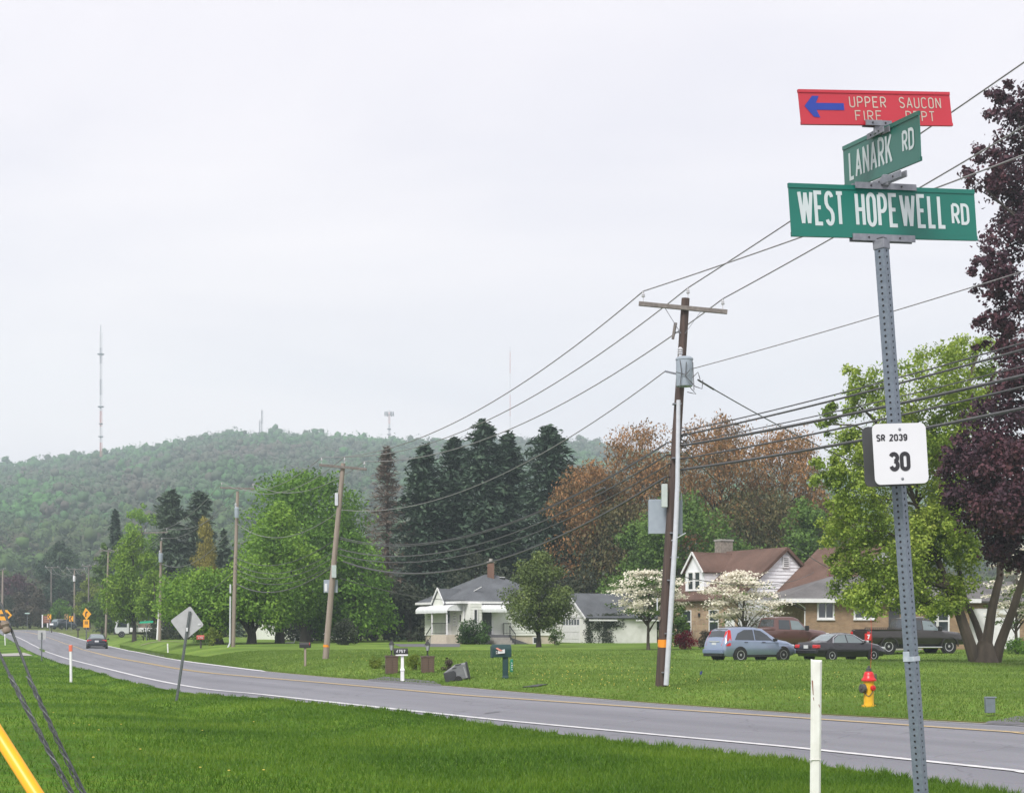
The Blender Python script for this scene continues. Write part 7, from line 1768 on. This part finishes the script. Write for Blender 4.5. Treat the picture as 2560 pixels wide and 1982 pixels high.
def green_mailbox():
    d = 51.3; c = at(1262, d); b = c; q = lambda x, y, dd=0: P(x, y, d + dd) - b
    root = thing('mailbox', 'dark green plastic mailbox on a thick post with a paper tube', 'mailbox', c)
    gm = mat('dark_green_plastic', (.008, .042, .043), .45, scale=6, col2=(.006, .033, .035)); 
    MB().lathe([(.15, -.1), (.15, .05), (.135, .1), (.13, .70), (.17, .86)], q(1264, 1700) * 0 + Vector((.02, 0, 0)), 4, Matrix.Rotation(math.radians(45), 3, 'Z')).build('post', gm, root, bevel=.02)
    mb = mailbox_shape(root, q(1253, 1642, 0), .62, .34, .42, math.radians(12), gm)
    MB().box(q(1230, 1629, -.02), (.05, .36, .40), Matrix.Rotation(math.radians(12), 3, 'Z')).build('mailbox_door', gm, root, bevel=.02)
    MB().prism([q(x, y, -.235) for x, y in ((1240, 1627), (1262, 1622), (1262, 1632), (1240, 1634))], (0, .004, 0)).build('number_sticker', M['splate'], root)
    text('4 67', q(1241, 1633, -.25), Vector((1, .2, 0)).normalized(), ZX, Vector((0, -1, 0)), .095, m=M['ink'], parent=root, t=.2, scale_to=.26)
    MB().prism([q(x, y, -.262) for x, y in ((1239, 1620), (1243, 1618), (1257, 1626), (1250, 1627))], (0, .004, 0)).build('bird_sticker', mat('salmon_sticker', (.62, .25, .20), .6, var=.1), root)
    np_ = MB().box(q(1279, 1663, .05), (.10, .34, .42)).build('paper_tube', mat('green_tube', (.008, .20, .11), .45, var=.1), root, bevel=.02)
    text('4757', q(1282, 1675, -.13), ZX, Vector((-1, 0, 0)), Vector((0, -1, 0)), .05, m=M['splate'], parent=root, t=.2, scale_to=.26)
green_mailbox()
def post_mailboxes():
    d = 54.5; c = at(1006, d); q = lambda x, y, dd=0: P(x, y, d + dd) - c
    root = thing('mailbox', 'black mailbox with white numbers on a white turned post', 'mailbox', c)
    MB().lathe([(.115, -.1), (.115, .02), (.09, .05), (.085, .34), (.105, .36), (.105, .42), (.075, .45), (.07, .85), (.06, .9)], (0, 0, 0), 4, Matrix.Rotation(math.radians(45), 3, 'Z')).build('post', M['white'], root)
    MB().box((-.02, 0, .915), (.42, .2, .05)).build('bracket', M['white'], root)
    mailbox_shape(root, (-.06, 0, .935), .50, .18, .22, math.radians(8), M['black'])
    text('4757', Vector((-.20, -.115, .99)), Vector((1, .14, 0)).normalized(), ZX, Vector((0, -1, 0)), .11, m=M['splate'], parent=root, t=.2, scale_to=.30)
    d = 68; c = at(763, d); root = thing('mailbox', 'plain black mailbox on a thin grey post by the leaning pole', 'mailbox', c)
    MB().bar((0, 0, -.1), (0, 0, .80), .09, .09, Vector((0, 1, 0))).build('post', M['pole_wood'], root); mailbox_shape(root, (0, 0, .80), .50, .19, .24, math.radians(5), M['black'])
    MB().box((.2, -.12, .98), (.02, .02, .12)).build('flag', M['red'], root)
    d = 108; c = at(502, d); root = thing('mailbox', 'small red mailbox on a dark post under the maples', 'mailbox', c)
    MB().bar((0, 0, -.1), (0, 0, .62), .10, .10, Vector((0, 1, 0))).build('post', M['bark_dark'], root); mailbox_shape(root, (-.02, 0, .60), .52, .24, .30, math.radians(5), mat('red_mailbox', (.42, .07, .05), .5, var=.15))
    text('470', Vector((-.15, -.15, .66)), Vector((1, .1, 0)).normalized(), ZX, Vector((0, -1, 0)), .1, m=M['splate'], parent=root, t=.2, scale_to=.3)
    for x, d, h, lb, m in ((195, 212, 1.05, 'dark mailbox on a post, left of the roadside pair', M['black']), (216, 205, 1.1, 'dark mailbox on a post, right of the roadside pair', M['black']), (129, 248, 1.15, 'white mailbox on a dark post near the chevron', M['white'])):
        c = at(x, d); root = thing('mailbox', lb, 'mailbox', c); MB().bar((0, 0, -.1), (0, 0, h), .14, .14, Vector((0, 1, 0))).build('post', M['bark_dark'], root); mailbox_shape(root, (0, 0, h), .55, .22, .28, math.radians(8), m)
post_mailboxes()
def pillars():
    for x, d, lb, hh in ((979, 58.5, 'brick lamp pillar left of the white mailbox post', .62), (1069, 57.5, 'brick lamp pillar right of the white mailbox post', .56)):
        c = at(x, d); root = thing('lamp_pillar', lb, 'pillar', c, math.radians(10), 'brick pillars at the driveway')
        w = .42; rows = 7; rh = hh / rows
        core = MB().box((0, 0, hh / 2 - .1), (w - .02, w - .02, hh + .2)).build('core', mat('mortar', (.15, .11, .09), .9, var=.1), root)
        me = None
        for i in range(rows):
            for sx, sy, horiz in ((0, -1, True), (0, 1, True), (-1, 0, False), (1, 0, False)):
                for j in range(2):
                    off = (j - .5) * w / 2
                    pos = Vector((off, sy * w / 2, 0)) if horiz else Vector((sx * w / 2, off, 0))
                    if me is None:
                        o = MB().box((0, 0, 0), (w / 2 - .012, .03, rh - .012)).build('brick', M['brick_red1'], root); me = o.data
                    else: o = link('brick', me, root)
                    o.location = pos + Vector((0, 0, (i + .5) * rh)); o.rotation_euler = (0, 0, 0 if horiz else math.pi / 2)
        MB().box((0, 0, hh + .025), (w + .07, w + .07, .05)).build('capstone', mat('brown_cap', (.13, .09, .075), .9, var=.2), root)
        lp = MB().lathe([(.06, 0), (.05, .02), (.022, .04), (.022, .16), (.04, .18), (.03, .2)], (0, 0, hh + .05), 8).build('lamp_stem', M['iron'], root)
        MB().lathe([(.05, .2), (.085, .40), (.085, .41)], (0, 0, hh + .05), 6).build('lamp_glass', mat('lamp_glass', (.42, .44, .45), .15, var=0), root)
        MB().lathe([(.115, .41), (.10, .44), (.05, .52), (.02, .55), (.012, .64)], (0, 0, hh + .05), 6).build('lamp_roof', M['iron'], root)
        for k in range(6):
            a = k * math.pi / 3; MB().bar(Vector((math.cos(a) * .052, math.sin(a) * .052, hh + .25)), Vector((math.cos(a) * .088, math.sin(a) * .088, hh + .46)), .012, .012).build('lamp_bar', M['iron'], root)
M['brick_red1'] = mat('pillar_brick', (.135, .092, .070), .9, scale=5, col2=(.10, .066, .050))
pillars()
def bin_cart():
    d = 52.6; c = at(1143, d); root = thing('wheeled_bin', 'grey wheeled bin fallen over at the driveway edge', 'bin', c)
    q = lambda x, y, dd=0: P(x, y, d + dd) - c
    gm = mat('bin_grey', (.17, .175, .185), .5, scale=8, col2=(.13, .135, .145)); dk = mat('bin_dark', (.035, .037, .042), .55, var=.1)
    # tapered body lying on its side: lid end up right, base towards lower left
    big = [q(x, y, dd) for x, y, dd in ((1131, 1662, -.1), (1164, 1655, -.1), (1173, 1695, -.25), (1150, 1700, -.28))]
    lid0 = [q(1132, 1659, .25), q(1165, 1654, .25), q(1174, 1694, -.25), q(1151, 1700, -.32)]
    A = [q(1112, 1681, -.30), q(1139, 1677, -.33), q(1142, 1700, -.36), q(1115, 1705, -.33)]
    B = [q(1136, 1659, .12), q(1165, 1655, .10), q(1173, 1693, -.16), q(1150, 1698, -.20)]
    mid = [a.lerp(b, .5) + Vector((0, -.06, .02)) for a, b in zip(A, B)]
    mb = MB(); back = Vector((.05, .52, .02))
    F1 = [A[0], A[1], B[1], B[0]]
    body = [q(1111, 1680), q(1137, 1661), q(1166, 1655), q(1174, 1694), q(1147, 1700), q(1117, 1706)]
    MB().prism([v + Vector((0, -.28, 0)) for v in body], (0, .58, 0)).build('body', gm, root, bevel=.04)
    MB().prism([v + Vector((0, -.315, 0)) for v in (q(1109, 1681), q(1134, 1674), q(1140, 1679), q(1142, 1699), q(1115, 1706))], (0, .62, 0)).build('base_well', dk, root, bevel=.02)
    MB().prism([v + Vector((0, -.34, 0)) for v in (q(1163, 1653.5), q(1167, 1653.5), q(1176, 1694), q(1172, 1696.5))], (0, .70, 0)).build('lid', dk, root, bevel=.015)
    MB().prism([v + Vector((0, -.292, 0)) for v in (q(1138, 1661), q(1153, 1658), q(1154, 1660), q(1139, 1663.5))], (0, .03, 0)).build('grab_bar', dk, root)
    MB().prism([v + Vector((0, -.292, 0)) for v in (q(1131, 1669), q(1142, 1667), q(1142, 1669), q(1131, 1671))], (0, .03, 0)).build('grip_rib', dk, root)
    MB().prism([v + Vector((0, -.295, 0)) for v in (q(1158, 1666), q(1161, 1665), q(1170, 1692), q(1166, 1693.5))], (0, .03, 0)).build('moulded_rib', mat('bin_light', (.27, .275, .285), .5, var=.05), root)
    wheel(root, q(1147, 1698).x, -.36, .12, .06, -1, M['dark_metal'], 5)
    for o in root.children:
        if o.name.startswith('wheel'): o.location.z = q(1147, 1697).z + .0
bin_cart()
def misc():
    c = at(2475, 31.3); root = thing('utility_box', 'small grey utility marker box on the far verge', 'utility box', c); MB().prism([P(x, y, 31.3) - c for x, y in ((2464, 1742), (2488, 1741), (2489, 1781), (2466, 1782))], (0, .12, 0)).build('body', mat('slate_box', (.15, .18, .21), .6, var=.1), root, bevel=.008)
    MB().box(P(2476, 1742, 31.36) - c, (.21, .15, .02)).build('lid', mat('slate_lid', (.19, .22, .25), .6, var=.1), root, bevel=.004)
    c = at(1752, 53); root = thing('marker_flag', 'tiny blue flag on a wire in the far lawn', 'marker flag', c)
    MB().tube([(0, 0, -.05), P(1754, 1676, 53) - c], .004, 5).build('wire', M['dark_metal'], root); MB().prism([P(x, y, 53) - c for x, y in ((1751, 1678), (1756, 1676), (1755, 1684), (1749, 1686))], (0, .004, 0)).build('flag', mat('blue_flag', (.02, .03, .22), .6, var=0), root)
    c = at(1335, 47); root = thing('drain_grate', 'flat dark drain grate in the lawn beside the green mailbox', 'drain grate', c)
    MB().prism([Vector((X_ + c.x, d_2 + c.y, Gz(X_ + c.x, d_2 + c.y) + .01)) - c for X_, d_2 in ((-.35, -.1), (.1, -.3), (.42, .15), (.1, .35))], (0, 0, .025)).build('plate', M['black'], root)
    c = at(450, 40.8)
misc()
# signs down the road
def panel_sign(name, label, x, d, outline, m, posth, marks=(), cat='road sign', postm=None, group=None):
    c = at(x, d); root = thing(name, label, cat, c, 0, group); q = lambda X, Y, dd=0: P(X, Y, d + dd) - c
    ol = [q(a, b) for a, b in outline]; tz = max(v.z for v in ol) - .05; cx = sum(v.x for v in ol) / len(ol)
    MB().bar((cx, .04, -.2), (cx, .04, tz), .07, .05, Vector((0, 1, 0))).build('post', postm or M['steel'], root)
    MB().prism(ol, (0, .01, 0)).build('sign_panel', m, root)
    for pts, mm in marks: MB().poly([q(a, b, -.012) for a, b in pts]).build('symbol', mm, root)
    return root
sy_, ik = M['sign_yellow'], M['ink']
panel_sign('road_sign', 'yellow diamond curve warning sign by the road', 214, 205, [(214, 1519), (228, 1534), (216, 1549), (206, 1534)], sy_, 0, [([(213, 1541), (213, 1531), (217, 1527), (220, 1529), (216, 1533), (216, 1541)], ik)], group='yellow signs down the road')
panel_sign('road_sign', 'yellow speed plaque below the diamond warning sign', 215, 204, [(208, 1548), (223, 1548), (223, 1568), (208, 1568)], sy_, 0, [([(212, 1552), (214, 1552), (214, 1560), (212, 1560)], ik), ([(216, 1552), (219, 1552), (219, 1560), (216, 1560)], ik)], group='yellow signs down the road')
def chev(lb, x, y, d, w, h, m=None):
    o = [(x - w/2, y - h/2), (x + w/2, y - h/2), (x + w/2, y + h/2), (x - w/2, y + h/2)]
    panel_sign('road_sign', lb, x, d, o, m or sy_, 0, [([(x + w*.28, y - h*.45), (x - w*.2, y), (x + w*.28, y + h*.45), (x - w*.05, y + h*.45), (x - w*.46, y), (x - w*.05, y - h*.45)], ik)], group='yellow signs down the road')
chev('yellow chevron sign beside the brown board', 123.5, 1541, 250, 9, 12); chev('yellow chevron sign right of the parked hatchback', 178, 1546, 246, 10, 13); chev('dull rear chevron sign above the parked hatchback', 166, 1541, 252, 9, 13, mat('dull_yellow', (.30, .20, .06), .6, var=.1))
panel_sign('road_sign', 'yellow arrow sign at the left frame edge', 8, 225, [(-12, 1524), (18, 1524), (30, 1537), (18, 1550), (-12, 1550)], sy_, 0, [([(0, 1534), (16, 1534), (16, 1529), (25, 1537), (16, 1545), (16, 1540), (0, 1540)], ik)], group='yellow signs down the road')
c = at(116, 252); root = thing('notice_board', 'brown wooden board between two white posts', 'notice board', c); q = lambda x, y, dd=0: P(x, y, 252 + dd) - c
MB().prism([q(108, 1538), (q(127, 1538)), q(127, 1557), q(108, 1557)], (0, .08, 0)).build('board', mat('brown_board', (.20, .075, .05), .7, scale=3, var=.2), root)
for k in range(3): MB().prism([q(111, 1542 + k * 5, -.02), q(124, 1542 + k * 5, -.02), q(124, 1544 + k * 5, -.02), q(111, 1544 + k * 5, -.02)], (0, .01, 0)).build('faded_line', mat('pale_paint', (.34, .20, .15), .7, var=.1), root)
for x, y0 in ((106, 1536), (119, 1557)): MB().bar(q(x, 1568, .05), q(x, y0, .05), .16, .16, Vector((0, 1, 0))).build('post', M['white'], root)
def name_sign(lb, x, d, outline, m, base):
    c = at(x, d); root = thing('street_name_sign', lb, 'street sign', c); q = lambda X, Y, dd=0: P(X, Y, d + dd) - c
    ol = [q(a, b) for a, b in outline]; MB().prism(ol, (0, .02, 0)).build('sign_blade', m, root); cx = sum(v.x for v in ol) / 4
    MB().tube([(cx, .03, -.1), (cx, .03, min(v.z for v in ol) + .02)], .035, 8).build('post', M['steel'], root)
name_sign('pale street name sign at the far bend', 69, 262, [(62, 1531), (74, 1531), (74, 1534), (62, 1534)], mat('pale_teal', (.34, .46, .42), .5, var=0), 0)
name_sign('bright green street name sign in front of the work truck', 366, 150, [(350, 1553), (383, 1551), (383, 1556), (348, 1558)], mat('bright_sign_green', (.012, .36, .20), .4, var=.05), 0)
# road details: cracks sealed with tar, patch marks
for x0, y0, x1, y1, lb in ((497, 1719, 530, 1718, 'short dark tar seam on the near lane by the diamond sign'), (1212, 1782, 1250, 1779, 'short dark tar seam on the near lane in front of the mailbox')):
    d0, d1 = U_d(x0, y0, -.07), U_d(x1, y1, -.07); a_, b_ = P(x0, y0, d0), P(x1, y1, d1)
    n_ = 6; mb = MB()
    for i in range(n_):
        u, v = a_.lerp(b_, i / n_), a_.lerp(b_, (i + 1) / n_); w_ = .05
        q = [Vector((u.x, u.y - w_, 0)), Vector((v.x, v.y - w_, 0)), Vector((v.x, v.y + w_, 0)), Vector((u.x, u.y + w_, 0))]
        mb.quad(*[Vector((k.x, k.y, Gz(k.x, k.y) + .014)) for k in q])
    o = mb.build('tar_seam', M['black'], road); o['label'] = lb
